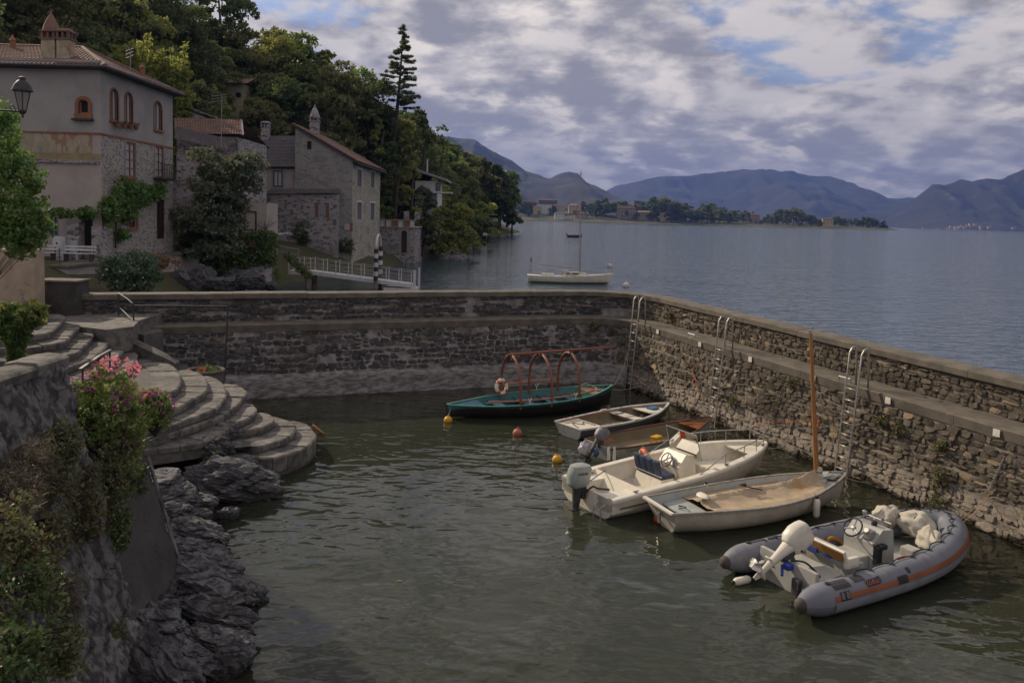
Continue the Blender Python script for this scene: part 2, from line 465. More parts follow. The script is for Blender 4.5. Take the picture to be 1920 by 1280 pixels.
# ------------------------------------------------------------------ the harbour wall
def stone_mat(name, ca, cb, cm, pale, zlo, zhi):
    m, nt, out = newmat(name)
    v = coords(nt, world_=True)
    isl = nn(nt, 'ShaderNodeNewGeometry').outputs['Random Per Island']
    r_ = mth(nt, 'FRACT', mth(nt, 'ADD', nn(nt, 'ShaderNodeObjectInfo').outputs['Random'], isl))
    n1 = noi(nt, v, 9, 7, 0.65)
    col = mixc(nt, rampf(nt, n1, 0.35, 0.65), ca, cb)
    col = mixc(nt, rampf(nt, r_, 0.86, 0.97), col, cm)
    col = hsv(nt, col, mth(nt, 'ADD', mth(nt, 'MULTIPLY', r_, 0.75), 0.62))
    z = nn(nt, 'ShaderNodeSeparateXYZ', ins={0: nn(nt, 'ShaderNodeNewGeometry').outputs['Position']}).outputs[2]
    zz = mth(nt, 'ADD', z, mth(nt, 'MULTIPLY', mth(nt, 'SUBTRACT', noi(nt, v, 1.3, 5), 0.5), 0.9))
    if pale:
        col = mixc(nt, mth(nt, 'MULTIPLY', rampf(nt, zz, zhi, zlo), 0.8), col, pale)                      # bleached belt above the lake
    col = mixc(nt, rampf(nt, zz, 0.16, 0.02), col, (0.035, 0.025, 0.015))                               # wet and weedy foot
    col = mixc(nt, mth(nt, 'MULTIPLY', rampf(nt, noi(nt, v, 0.9, 8, 0.7), 0.56, 0.68), 0.6), col, (0.045, 0.038, 0.02))    # moss and soot
    b = nn(nt, 'ShaderNodeBsdfPrincipled', ins={'Base Color': col, 'Roughness': 0.92, 'Specular IOR Level': 0.2})
    nt.links.new(bump(nt, noi(nt, v, 22, 8, 0.72), 1.0, 0.06), b.inputs['Normal'])
    nt.links.new(b.outputs[0], out.inputs[0])
    return m
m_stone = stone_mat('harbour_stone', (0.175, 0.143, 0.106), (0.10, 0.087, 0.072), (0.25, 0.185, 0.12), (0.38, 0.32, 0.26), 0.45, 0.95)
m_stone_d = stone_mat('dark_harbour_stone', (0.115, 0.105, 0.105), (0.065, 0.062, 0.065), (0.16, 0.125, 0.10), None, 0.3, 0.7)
m_mortar = MAT('wall_mortar', (0.25, 0.215, 0.17), (0.15, 0.13, 0.105), scale=5, rough=0.95, bmp=0.9, bscale=18, bdist=0.03, world_=True, c3=(0.07, 0.055, 0.035), s3=0.8)
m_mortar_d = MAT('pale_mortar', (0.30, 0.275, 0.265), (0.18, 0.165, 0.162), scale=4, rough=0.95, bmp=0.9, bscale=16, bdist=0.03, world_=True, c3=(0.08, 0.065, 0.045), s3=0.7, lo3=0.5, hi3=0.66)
m_conc = MAT('weathered_concrete', (0.150, 0.127, 0.10), (0.095, 0.082, 0.066), scale=2.2, rough=0.9, bmp=0.5, bscale=30, bdist=0.012, world_=True, c3=(0.22, 0.185, 0.14), s3=1.6, lo3=0.58, hi3=0.75)
m_plinth = MAT('plinth_concrete', (0.28, 0.255, 0.25), (0.13, 0.12, 0.118), scale=3.2, lo=.42, hi=.62, stretch=(1, 1, 3.5), rough=0.93, bmp=0.9, bscale=8, bdist=0.06, world_=True, c3=(0.10, 0.085, 0.07), s3=1.1)

harbour_wall = thing('harbour_wall', 'long L-shaped rubble stone harbour wall with concrete coping and walkway ledge', 'wall')
harbour_wall['kind'] = 'thing'
def sweep(mb, s0, s1, prof, step=0.3):
    """a closed section prof(s) -> [(offset, z)] swept along the wall from s0 to s1"""
    n = max(1, int((s1 - s0) / step))
    rows = []
    for i in range(n + 1):
        s = s0 + (s1 - s0) * i / n
        rows.append([wall_at(s, o, z)[0] for o, z in prof(s)])
    k = len(rows[0]); b = len(mb.v)
    mb.v += [tuple(p) for r in rows for p in r]
    for i in range(n):
        for j in range(k):
            mb.f.append((b + i * k + j, b + i * k + (j + 1) % k, b + (i + 1) * k + (j + 1) % k, b + (i + 1) * k + j))
    mb.f.append(tuple(b + j for j in range(k))); mb.f.append(tuple(b + n * k + k - 1 - j for j in range(k)))
def jz(s, k): return 0.03 * noise.noise(Vector((s * 1.7, k, 0)))
core = lambda s: [(0.06, -2.6), (0.045, 0.0), (0.15 + jz(s, 3), 0.7), (0.425 + jz(s, 5), z_ledge(s) - 0.2), (1.33, z_ledge(s) - 0.2), (1.34, z_cope(s) - 0.12), (1.92, z_cope(s) - 0.12), (1.95, -2.6)]
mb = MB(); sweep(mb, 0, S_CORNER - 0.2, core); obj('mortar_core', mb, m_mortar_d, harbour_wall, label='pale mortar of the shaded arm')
mb = MB(); sweep(mb, S_CORNER - 0.2, WLEN, core); obj('mortar_core', mb, m_mortar, harbour_wall, label='brown mortar of the sunlit arm')
def cuts(s0, s1, step, jit):
    out, s = [s0], s0
    while s < s1 - step * 0.6:
        s += step * (1 + random.uniform(-jit, jit)); out.append(min(s, s1))
    if out[-1] < s1: out.append(s1)
    return out
cs = cuts(0.6, WLEN, 3.4, 0.25)
for a, b in zip(cs, cs[1:]):
    dz = random.uniform(-0.008, 0.008)
    mb = MB(); sweep(mb, a + 0.006, b - 0.006, lambda s: [(1.225 + jz(s, 9) * .3, z_cope(s) - 0.19 + dz), (1.225 + jz(s, 9) * .3, z_cope(s) - 0.035 + dz), (1.26, z_cope(s) + dz + jz(s, 7) * .3), (1.9, z_cope(s) + 0.012 + dz), (1.97, z_cope(s) - 0.02 + dz), (1.97, z_cope(s) - 0.19 + dz)])
    obj('coping', mb, m_conc, harbour_wall)
cs = cuts(0.3, WLEN, 4.6, 0.2)
for a, b in zip(cs, cs[1:]):
    mb = MB(); sweep(mb, a + 0.005, b - 0.005, lambda s: [(0.37 + jz(s, 19) * .4, z_ledge(s) - 0.27 + jz(s, 13) * .8), (0.345 + jz(s, 19) * .4, z_ledge(s) - 0.03), (0.375 + jz(s, 19) * .4, z_ledge(s) + 0.0), (1.36, z_ledge(s) + 0.015), (1.36, z_ledge(s) - 0.19)])
    obj('ledge_slab', mb, m_conc, harbour_wall)
# plinth under the shaded arm, a rough sloping skirt
rows = []
for i in range(301):
    s = 7.5 + (S_CORNER + 0.6 - 7.5) * i / 300
    zt = 0.78 + 0.10 * noise.noise(Vector((s * 0.9, 1, 0))) + 0.06 * noise.noise(Vector((s * 3, 1, 0)))
    w = lambda k: 0.07 * noise.noise(Vector((s * 2.2, k * 1.7, 4))) + 0.06 * noise.noise(Vector((s * 7, k * 2.1, 4)))
    rows.append([wall_at(s, o, z)[0] for o, z in [(-0.16, -1.2), (-0.16 + w(1), 0.0), (-0.12 + w(2), 0.16), (-0.05 + w(3), 0.3), (-0.05 + w(4), 0.5), (0.0 + w(5), zt - 0.05), (0.06 + w(6) * .5, zt), (0.3, zt + 0.05)]])
mb = MB(); mb.grid(rows); obj('plinth', mb, m_plinth, harbour_wall, smooth=1)

SK = 8
def stone_geo(mb, cs_, cz, w, h, prot, base, seed, flat=False):
    """one rubble stone: an irregular rounded block standing out of the wall face by prot"""
    r = random.Random(seed)
    ex = r.uniform(3.0, 9); ph = r.uniform(0, 6.28)
    tilt = r.uniform(-0.12, 0.12)
    P = []
    for k in range(SK):
        a = 2 * math.pi * k / SK + ph + r.uniform(-0.22, 0.22)
        ca, sa = math.cos(a), math.sin(a)
        q = (abs(ca) ** ex + abs(sa) ** ex) ** (-1 / ex) * r.uniform(0.80, 1.12)
        P.append((ca * q * w / 2, sa * q * h / 2))
    lean = r.uniform(-0.25, 0.25); ten = r.uniform(-0.3, 0.3)
    pts = []
    for sc, d in ((1.06, -0.04), (1.0, 0.62), (0.88, 0.98), (0.0, 1.0)):
        for (x, y) in (P if sc else [(0, 0)]):
            x2, y2 = x * sc + lean * w * .1 * d, y * sc
            z = cz + y2 + tilt * x2
            dd = d * prot * (1 + 1.6 * ten * y / h + 1.5 * lean * x / w) * (r.uniform(0.80, 1.16) if sc else 1)
            if d < 0: dd = -0.05
            p, n = wall_at(cs_ + x2, 0, z)
            pts.append(p + n * (base(z, cs_) - dd))
    fs = []
    for i in range(2):
        fs += [(i * SK + k, i * SK + (k + 1) % SK, (i + 1) * SK + (k + 1) % SK, (i + 1) * SK + k) for k in range(SK)]
    fs += [(2 * SK + k, 2 * SK + (k + 1) % SK, 3 * SK) for k in range(SK)]
    mb.add(pts, fs)
base_low = lambda z, s: float(np.interp(z, [0, 0.7, 2.4], [0.06, 0.17, 0.45]))
base_par = lambda z, s: 1.335
def courses(s0, s1, z0, z1, hh, ww, prot, base, skip=lambda s, z: False):
    out = []
    span = lambda s: z1(s) - z0(s)
    nrow = int(round(span((s0 + s1) / 2) / ((hh[0] + hh[1]) / 2)))
    hs = [random.uniform(*hh) for _ in range(nrow)]; k = sum(hs); acc = 0
    for h in hs:
        f0, f1 = acc / k, (acc + h) / k; acc += h
        s = s0 + random.uniform(0, ww[0])
        while s < s1:
            w = random.uniform(*ww) * (1.35 if random.random() < 0.12 else 1)
            sc = s + w / 2
            wob = 0.13 * noise.noise(Vector((sc * 0.55, f0 * 9, 2))) + 0.05 * noise.noise(Vector((sc * 1.9, f0 * 9, 8)))
            z = z0(sc) + span(sc) * (f0 + f1) / 2 + wob * (1 if 0.12 < f0 < 0.85 else .4)
            hz = span(sc) * (f1 - f0) * random.uniform(0.78, 1.12)
            parts_ = [(sc, z, w, hz)]
            if random.random() < 0.30 and w > 0.17:                 # two thin stones instead of one
                parts_ = [(sc, z + hz * .27, w, hz * .46), (sc, z - hz * .27, w * .9, hz * .48)]
            for (a, b, c, d) in parts_:
                if not skip(a, b):
                    out.append((a, b, c * 0.985, d * 0.985, random.uniform(*prot), base))
            s += w
    return out
tail = lambda s: z_ledge(s) - 0.28
ST_R = courses(S_CORNER - 0.1, WLEN - 0.1, lambda s: -0.12, tail, (0.08, 0.21), (0.11, 0.40), (0.025, 0.095), base_low)
ST_R += courses(S_CORNER - 0.1, WLEN - 0.1, lambda s: z_ledge(s) + 0.02, lambda s: z_cope(s) - 0.2, (0.07, 0.18), (0.11, 0.38), (0.02, 0.075), base_par)
ST_L = courses(4.5, S_CORNER - 0.1, lambda s: 0.85, tail, (0.12, 0.23), (0.13, 0.42), (0.03, 0.085), base_low, lambda s, z: noise.noise(Vector((s * .7, z * 1.4, 5))) > 0.38)
ST_L += courses(0.8, S_CORNER - 0.1, lambda s: z_ledge(s) + 0.02, lambda s: z_cope(s) - 0.2, (0.1, 0.19), (0.13, 0.4), (0.03, 0.08), base_par, lambda s, z: noise.noise(Vector((s * .7, z * 1.4, 5))) > 0.36)
def in_view(st):
    p, _ = wall_at(st[0], 0.5, st[1]); q = p - EYE
    d = q.dot(fw); x = 960 + F * q.dot(rt) / d; y = CY - F * q.dot(up) / d
    if not (-20 < x < 1940 and y < 1290) or d < 1: return 0
    n = wall_at(st[0])[1]
    return st[2] * st[3] / d ** 2 * abs(q.normalized().dot(n))
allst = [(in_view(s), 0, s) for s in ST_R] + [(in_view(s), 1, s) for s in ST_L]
allst.sort(key=lambda t: -t[0])
rest = (MB(), MB())
for i, (vw, k, st) in enumerate(allst):
    if i < 300:
        mb = MB(); stone_geo(mb, *st, 1000 + i)
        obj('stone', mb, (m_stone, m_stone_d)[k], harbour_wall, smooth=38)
    else:
        stone_geo(rest[k], *st, 1000 + i)
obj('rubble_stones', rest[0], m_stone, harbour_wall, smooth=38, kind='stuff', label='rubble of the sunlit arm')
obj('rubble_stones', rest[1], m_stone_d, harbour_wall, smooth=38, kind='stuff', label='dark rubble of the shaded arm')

# ------------------------------------------------------------------ boats
def paint(name, c, c2=None, rough=0.35, dirt=(0.12, 0.09, 0.06), amt=0.25, coat=0.0, bmp=0.05, scale=3):
    m, nt, out = newmat(name)
    v = coords(nt)
    c2 = c2 or tuple(x * 0.82 for x in c)
    col = mixc(nt, rampf(nt, noi(nt, v, scale, 5), 0.35, 0.7), c, c2)
    col = mixc(nt, mth(nt, 'MULTIPLY', rampf(nt, noi(nt, v, 7, 8, 0.7), 0.52, 0.75), amt), col, dirt)
    st = noi(nt, nn(nt, 'ShaderNodeMapping', ins={'Vector': v, 'Scale': (9, 9, 0.8)}).outputs[0], 1.6, 4)
    col = mixc(nt, mth(nt, 'MULTIPLY', rampf(nt, st, 0.56, 0.72), amt * 0.8), col, dirt)
    b = nn(nt, 'ShaderNodeBsdfPrincipled', ins={'Base Color': col, 'Roughness': rough, 'Coat Weight': coat, 'Coat Roughness': 0.15})
    nt.links.new(bump(nt, noi(nt, v, 14, 5), bmp, 0.01), b.inputs['Normal'])
    nt.links.new(b.outputs[0], out.inputs[0])
    return m
def wood(name, c, c2, rough=0.5, along=(1.2, 14, 14)):
    return MAT(name, c, c2, scale=2.5, stretch=along, rough=rough, bmp=0.15, bscale=4, bdist=0.005, c3=tuple(x * 0.5 for x in c), s3=0.9, lo3=0.6, hi3=0.8)
m_white = paint('white_gelcoat', (0.72, 0.66, 0.54), (0.62, 0.57, 0.48), amt=0.18, rough=0.35)
m_cream = paint('cream_paint', (0.60, 0.55, 0.46), amt=0.3, rough=0.5)
m_grey_w = paint('grey_white_paint', (0.52, 0.50, 0.46), amt=0.4, rough=0.55)
m_palegrey = paint('pale_grey_paint', (0.36, 0.38, 0.36), amt=0.35, rough=0.5)
m_darkgrey = paint('dark_grey_paint', (0.10, 0.105, 0.10), amt=0.3, rough=0.5)
m_teal = paint('teal_paint', (0.02, 0.13, 0.115), (0.015, 0.09, 0.10), amt=0.35, rough=0.4)
m_blue = paint('blue_bench_paint', (0.015, 0.075, 0.13), (0.012, 0.055, 0.10), amt=0.3, rough=0.45)
m_green = paint('green_paint', (0.015, 0.16, 0.10), amt=0.3, rough=0.4)
m_black = paint('black_tar', (0.018, 0.014, 0.012), amt=0.2, rough=0.55)
m_hoop = wood('red_brown_hoop_wood', (0.26, 0.085, 0.045), (0.17, 0.06, 0.035), 0.45)
m_deckw = wood('weathered_deck_wood', (0.25, 0.14, 0.10), (0.17, 0.10, 0.075), 0.7)
m_varn = wood('varnished_wood', (0.30, 0.105, 0.028), (0.20, 0.065, 0.02), 0.3)
m_spruce = wood('mast_wood', (0.33, 0.155, 0.055), (0.24, 0.11, 0.04), 0.3, (14, 14, 1))
m_darkwood = wood('dark_red_wood', (0.10, 0.03, 0.018), (0.065, 0.02, 0.012), 0.5)
m_tan = MAT('tan_canvas', (0.44, 0.34, 0.225), (0.35, 0.27, 0.18), scale=4, rough=0.9, bmp=0.3, bscale=40, c3=(0.36, 0.20, 0.075), s3=0.9, lo3=0.58, hi3=0.72)
m_tanin = paint('tan_interior', (0.21, 0.165, 0.095), (0.16, 0.125, 0.075), amt=0.3, rough=0.6)
m_bag = MAT('cream_cloth', (0.50, 0.455, 0.37), (0.40, 0.36, 0.29), scale=3, rough=0.95, bmp=0.3, bscale=30)
m_hyp = MAT('grey_tube_fabric', (0.165, 0.17, 0.195), (0.135, 0.14, 0.165), scale=2.5, rough=0.55, bmp=0.12, bscale=40, bdist=0.004, c3=(0.21, 0.205, 0.21), s3=1.5)
m_hypl = MAT('pale_grey_rubber', (0.22, 0.225, 0.25), (0.18, 0.18, 0.2), scale=3, rough=0.6)
m_patch = MAT('dark_rubber', (0.055, 0.048, 0.05), (0.04, 0.036, 0.038), scale=8, rough=0.8, bmp=0.3, bscale=60)
m_orange = MAT('orange_stripe', (0.27, 0.085, 0.035), (0.21, 0.065, 0.03), scale=3, rough=0.6)
m_buoyo = MAT('orange_plastic', (0.62, 0.10, 0.03), (0.50, 0.08, 0.03), scale=5, rough=0.45, c3=(0.30, 0.10, 0.06))
m_yellow = MAT('yellow_plastic', (0.60, 0.33, 0.015), (0.50, 0.25, 0.015), scale=5, rough=0.45, c3=(0.25, 0.14, 0.03), s3=3)
m_redw = MAT('faded_red_plastic', (0.42, 0.12, 0.08), (0.30, 0.09, 0.06), scale=6, rough=0.55)
m_grp = MAT('pale_grey_fibreglass', (0.40, 0.395, 0.36), (0.34, 0.33, 0.30), scale=3, rough=0.45, bmp=0.1, bscale=60, c3=(0.26, 0.24, 0.2), s3=2)
m_navy = MAT('navy_vinyl', (0.028, 0.045, 0.085), (0.022, 0.035, 0.065), scale=4, rough=0.4, bmp=0.15, bscale=20)
m_bluepl = MAT('blue_plastic', (0.03, 0.06, 0.30), (0.025, 0.05, 0.24), scale=6, rough=0.4)
m_steel = MAT('stainless_steel', (0.46, 0.445, 0.41), (0.33, 0.315, 0.29), scale=8, rough=0.42, metal=0.8, c3=(0.20, 0.14, 0.09), s3=3, lo3=.6, hi3=.72)
m_galv = MAT('galvanised_steel', (0.36, 0.355, 0.345), (0.26, 0.255, 0.25), scale=6, rough=0.5, metal=0.6, c3=(0.16, 0.10, 0.06), s3=3, lo3=0.62, hi3=0.75)
m_rope = MAT('rope_fibre', (0.34, 0.30, 0.235), (0.24, 0.21, 0.165), scale=30, rough=0.95)
m_roped = MAT('black_rope', (0.02, 0.02, 0.022), (0.035, 0.035, 0.035), scale=30, rough=0.9)
m_rubber = MAT('black_rubber', (0.018, 0.018, 0.02), rough=0.6)
m_motor = paint('motor_cowl_paint', (0.34, 0.37, 0.34), amt=0.25, rough=0.35)
m_motorw = paint('white_motor_paint', (0.66, 0.62, 0.52), amt=0.25, rough=0.4)
m_motord = MAT('dark_motor_metal', (0.05, 0.05, 0.052), (0.08, 0.075, 0.07), scale=8, rough=0.5, metal=0.3)
m_ochre = MAT('ochre_cushion', (0.36, 0.17, 0.035), (0.28, 0.13, 0.03), scale=5, rough=0.8)
def glassmat(name, tint, a):
    m, nt, out = newmat(name)
    t = nn(nt, 'ShaderNodeBsdfTransparent', ins={'Color': (*tint, 1)})
    g = nn(nt, 'ShaderNodeBsdfGlossy', ins={'Roughness': 0.05})
    d = nn(nt, 'ShaderNodeBsdfDiffuse', ins={'Color': (0.5, 0.46, 0.36, 1)})
    s = nn(nt, 'ShaderNodeMixShader', ins={0: a, 1: t.outputs[0], 2: d.outputs[0]})
    f = nn(nt, 'ShaderNodeFresnel', ins={'IOR': 1.45}).outputs[0]
    s = nn(nt, 'ShaderNodeMixShader', ins={0: f, 1: s.outputs[0], 2: g.outputs[0]})
    nt.links.new(s.outputs[0], out.inputs[0])
    return m
m_screen = glassmat('windscreen_plastic', (0.85, 0.83, 0.72), 0.22)

def text_mesh(name, txt, size, mat, parent, M_, ext=0.002):
    cu = bpy.data.curves.new(name, 'FONT'); cu.body = txt; cu.size = size; cu.extrude = ext; cu.resolution_u = 3
    cu.align_x, cu.align_y = 'CENTER', 'CENTER'
    t = bpy.data.objects.new(name + '_tmp', cu); COL.objects.link(t)
    dg = bpy.context.evaluated_depsgraph_get()
    me = bpy.data.meshes.new_from_object(t.evaluated_get(dg)); me.name = name
    bpy.data.objects.remove(t); bpy.data.curves.remove(cu)
    me.materials.clear(); me.transform(M_)
    return obj(name, me, mat, parent)
def basis(o, x, y, z):
    x, y, z = Vector(x), Vector(y), Vector(z)
    return Matrix(((x.x, y.x, z.x, o[0]), (x.y, y.y, z.y, o[1]), (x.z, y.z, z.z, o[2]), (0, 0, 0, 1)))
def smoothi(t, T, V):
    """smooth interpolation through the table (T, V)"""
    n = len(T)
    i = max(0, min(n - 2, int(np.searchsorted(T, t) - 1)))
    h = T[i + 1] - T[i]; q = (t - T[i]) / h
    m = [(V[min(k + 1, n - 1)] - V[max(k - 1, 0)]) / (T[min(k + 1, n - 1)] - T[max(k - 1, 0)]) for k in (i, i + 1)]
    return (2 * q ** 3 - 3 * q ** 2 + 1) * V[i] + (q ** 3 - 2 * q ** 2 + q) * h * m[0] + (-2 * q ** 3 + 3 * q ** 2) * V[i + 1] + (q ** 3 - q ** 2) * h * m[1]
class Hull:
    def __init__(s, L, T, hb, hc, zs, zk, zc=0.06, rake=0.3, srake=0.0, n=30):
        s.L, s.T, s.hb, s.hc, s.zs, s.zk, s.zc, s.rake, s.srake, s.n = L, T, hb, hc, zs, zk, zc, rake, srake, n
    def at(s, t): return [max(0.0, smoothi(t, s.T, a)) if a is not s.zk else smoothi(t, s.T, a) for a in (s.hb, s.hc, s.zs, s.zk)]
    def x(s, t, z):
        return t * s.L + s.rake * t ** 5 * z - s.srake * (1 - t) ** 8 * z
    def sec(s, t, inset=0.0, floor=None, drop=0.0):
        hb, hc, zs, zk = s.at(t)
        zc = min(s.zc, zs * .4)
        if floor is None:
            P = [(hb, zs), (hc + (hb - hc) * .78, zc + (zs - zc) * .66), (hc + (hb - hc) * .45, zc + (zs - zc) * .3), (hc, zc), (hc * .62, zc + (zk - zc) * .6), (hc * .1, zk)]
        else:
            hb2 = max(hb - inset, 0.004)
            fl = min(floor, zs - 0.02)
            f = min(1, max(0, (fl - zc) / (zs - zc)))
            hf = max(0.003, hc + (hb - hc) * f - inset)
            P = [(hb2, zs - drop), (hf + (hb2 - hf) * .7, fl + (zs - fl) * .6), (hf + (hb2 - hf) * .35, fl + (zs - fl) * .25), (hf, fl), (hf * .5, fl), (0.0, fl)]
        full = [(-y, z) for y, z in P] + [(y, z) for y, z in P[::-1][(1 if P[-1][0] == 0 else 0):]]
        return [Vector((s.x(t, z), y, z)) for y, z in full]
    def shell(s, t0=0.0, t1=1.0, **k):
        mb = MB()
        mb.grid([s.sec(t0 + (t1 - t0) * i / s.n, **k) for i in range(s.n + 1)])
        return mb
    def transom(s, t=0.0, inset=0.0, floor=None, th=0.04):
        P = s.sec(t, inset, floor); mb = MB()
        mb.prism([p for p in P], (th, 0, 0)); return mb
    def edge(s, side, dy=0.0, dz=0.0, t0=0.0, t1=1.0, n=None):
        out = []
        n = n or s.n
        for i in range(n + 1):
            t = t0 + (t1 - t0) * i / n
            hb, hc, zs, zk = s.at(t)
            out.append(Vector((s.x(t, zs), side * max(hb + dy, 0.0), zs + dz)))
        return out
    def y_at(s, t, z):
        hb, hc, zs, zk = s.at(t); zc = min(s.zc, zs * .4)
        return hc + (hb - hc) * min(1, max(0, (z - zc) / (zs - zc)))
def strip(mb, pts, w, h):
    """a rectangular batten along pts, w across, h high"""
    vs, fs = [], []
    pts = [Vector(p) for p in pts]
    for i, p in enumerate(pts):
        t = pts[min(i + 1, len(pts) - 1)] - pts[max(i - 1, 0)]
        n = Vector((-t.y, t.x, 0)); n = n.normalized() if n.length > 1e-6 else Vector((0, 1, 0))
        vs += [p + n * w / 2 + Vector((0, 0, -h / 2)), p + n * w / 2 + Vector((0, 0, h / 2)), p - n * w / 2 + Vector((0, 0, h / 2)), p - n * w / 2 + Vector((0, 0, -h / 2))]
    for i in range(len(pts) - 1):
        fs += [(4 * i + k, 4 * i + (k + 1) % 4, 4 * i + 4 + (k + 1) % 4, 4 * i + 4 + k) for k in range(4)]
    fs += [(0, 1, 2, 3), tuple(4 * (len(pts) - 1) + k for k in (3, 2, 1, 0))]
    return mb.add(vs, fs)
def gunwale(h, w=0.06, th=0.035, dy=-0.015, t0=0.0, t1=1.0, dz=0.0):
    mb = MB()
    for sd in (-1, 1):
        strip(mb, h.edge(sd, dy, dz, t0, t1), w, th)
    return mb
def board(h, t0, t1, z, th=0.03, inset=0.03, n=6):
    """a flat board that fills the hull's width between two stations (thwart, deck, floor)"""
    mb = MB(); lo = []
    ts = [t0 + (t1 - t0) * i / n for i in range(n + 1)]
    P = [Vector((t * h.L, -max(h.y_at(t, z) - inset, 0.01), z)) for t in ts] + [Vector((t * h.L, max(h.y_at(t, z) - inset, 0.01), z)) for t in ts[::-1]]
    mb.prism(P, th); return mb
def catmull(P, n=8):
    P = [Vector(p) for p in P]; out = []
    for i in range(len(P) - 1):
        a, b, c, d = P[max(i - 1, 0)], P[i], P[i + 1], P[min(i + 2, len(P) - 1)]
        for k in range(n):
            t = k / n
            out.append(0.5 * ((2 * b) + (c - a) * t + (2 * a - 5 * b + 4 * c - d) * t * t + (3 * b - a - 3 * c + d) * t ** 3))
    return out + [P[-1]]
def rope_pts(a, b, sag, n=14):
    a, b = Vector(a), Vector(b)
    return [a.lerp(b, i / n) - Vector((0, 0, sag * 4 * (i / n) * (1 - i / n))) for i in range(n + 1)]
def torus(mb, R_, r, n=28, k=8, m=None, a0=0.0, a1=2 * math.pi, rr=None):
    full = abs(a1 - a0 - 2 * math.pi) < 1e-6
    N = n if full else n + 1
    P = [(R_ * math.cos(a0 + (a1 - a0) * i / n), R_ * math.sin(a0 + (a1 - a0) * i / n), 0) for i in range(N)]
    return mb.tube(P, r, k, m, closed=full)
def heading(a, b): return math.atan2(b[1] - a[1], b[0] - a[0])

# --- the dark wooden boat with hoops
a_, b_ = (-2.06, 26.26), (3.67, 28.76)
LB = math.dist(a_, b_)
lucia = thing('hooped_wooden_boat', 'traditional dark wooden boat with teal strakes and three red-brown hoops over it', 'boat', (*a_, 0), heading(a_, b_))
h = Hull(LB, [0, .12, .3, .55, .8, .93, 1], [.05, .42, .82, .98, .78, .36, .02], [.02, .16, .58, .74, .5, .16, .01], [.47, .45, .46, .50, .58, .67, .74], [.34, -.02, -.2, -.22, -.18, 0.0, .2], zc=0.05, rake=0.15)
obj('hull', h.shell(), m_black, lucia, smooth=40)
obj('inner_hull', h.shell(0.05, 0.97, inset=0.045, floor=0.16, drop=0.0), m_teal, lucia, smooth=40)
mb = MB()
for sd in (-1, 1):
    rows = []
    for i in range(31):
        t = i / 30; hb, hc, zs, zk = h.at(t)
        rows.append([Vector((h.x(t, zs), sd * (h.y_at(t, zs - .15) + 0.012 + 0.0), zs - 0.15)), Vector((h.x(t, zs), sd * (hb + 0.014), zs - 0.005)), Vector((h.x(t, zs), sd * (hb + 0.014), zs + 0.004))])
    mb.grid(rows)
obj('strake', mb, m_teal, lucia)
obj('gunwale', gunwale(h, 0.06, 0.03, -0.01, dz=0.018), paint('pale_teal_paint', (0.10, 0.26, 0.22), amt=0.3, rough=0.5), lucia)
obj('stern_deck', board(h, 0.01, 0.20, 0.42, 0.02, 0.04), m_blue, lucia)
obj('bow_deck', board(h, 0.86, 0.985, 0.585, 0.02, 0.03), m_deckw, lucia)
obj('bow_beam', MB().box((LB * .855, 0, .575), (0.12, 1.15, 0.05)), m_deckw, lucia)
obj('bow_bulkhead', board(h, 0.845, 0.855, 0.17, 0.40, 0.06, 1), m_green, lucia)
for t in (0.30, 0.47, 0.62, 0.76):
    obj('thwart', board(h, t - 0.028, t + 0.028, 0.33, 0.03, 0.05, 2), m_blue, lucia)
for sd in (-1, 1):
    mb = MB(); strip(mb, [(t * LB, sd * (h.y_at(t, .25) - .20), .25) for t in np.linspace(.24, .80, 12)], .26, .16)
    obj('side_bench', mb, m_blue, lucia)
obj('bottom_boards', board(h, 0.12, 0.84, 0.165, 0.02, 0.1, 12), m_green, lucia)
zr = 2.03
hoops = [0.37, 0.55, 0.73]
for t in hoops:
    w = h.at(t)[0] - 0.05; z0 = h.at(t)[2] - 0.12
    pts = [(t * LB, -w, z0), (t * LB, -w, z0 + .5)] + [(t * LB, -w * math.cos(a), z0 + .62 + (zr - z0 - .62) * math.sin(a)) for a in [math.pi * k / 14 for k in range(15)]] + [(t * LB, w, z0 + .5), (t * LB, w, z0)]
    mb = MB(); mb.tube(pts, 0.048, 6); obj('hoop', mb, m_hoop, lucia, smooth=40)
mb = MB(); mb.tube([(0.345 * LB, 0, zr + .03), (0.6 * LB, 0, zr + 0.07), (1.02 * LB, 0.0, zr + 0.13)], [0.05, 0.05, 0.032], 6); obj('ridge_pole', mb, m_hoop, lucia, smooth=40)
for sd in (-1, 1):
    mb = MB(); strip(mb, [(t * LB, sd * (h.at(t)[0] * .96 - 0.02), h.at(t)[2] + .14 + (0.22 if sd > 0 else 0.02)) for t in np.linspace(.20 if sd < 0 else .36, .84 if sd < 0 else .72, 12)], 0.09, 0.035)
    obj('side_rail', mb, m_hoop, lucia)
for t, sd in ((0.60, 1), (0.70, -1), (0.42, -1)):
    p = h.edge(sd, -0.02, 0, t, t, 1)[0]
    mb = MB(); mb.tube([p, p + Vector((0, 0, .16))], .018, 6)
    torus(mb, 0.05, 0.015, 10, 6, Matrix.Translation(p + Vector((0, 0, .21))) @ Matrix.Rotation(R(90), 4, 'X'), R(150), R(390))
    obj('oarlock', mb, m_white, lucia)
mb = MB(); mb.tube(catmull([(LB * .84, .5, .68), (LB * .88, .42, .76), (LB * .92, .1, .66), (LB * .9, -.15, .64), (LB * .94, -.2, .63)], 6), .025, 6); obj('mooring_line_coil', mb, m_rope, lucia)
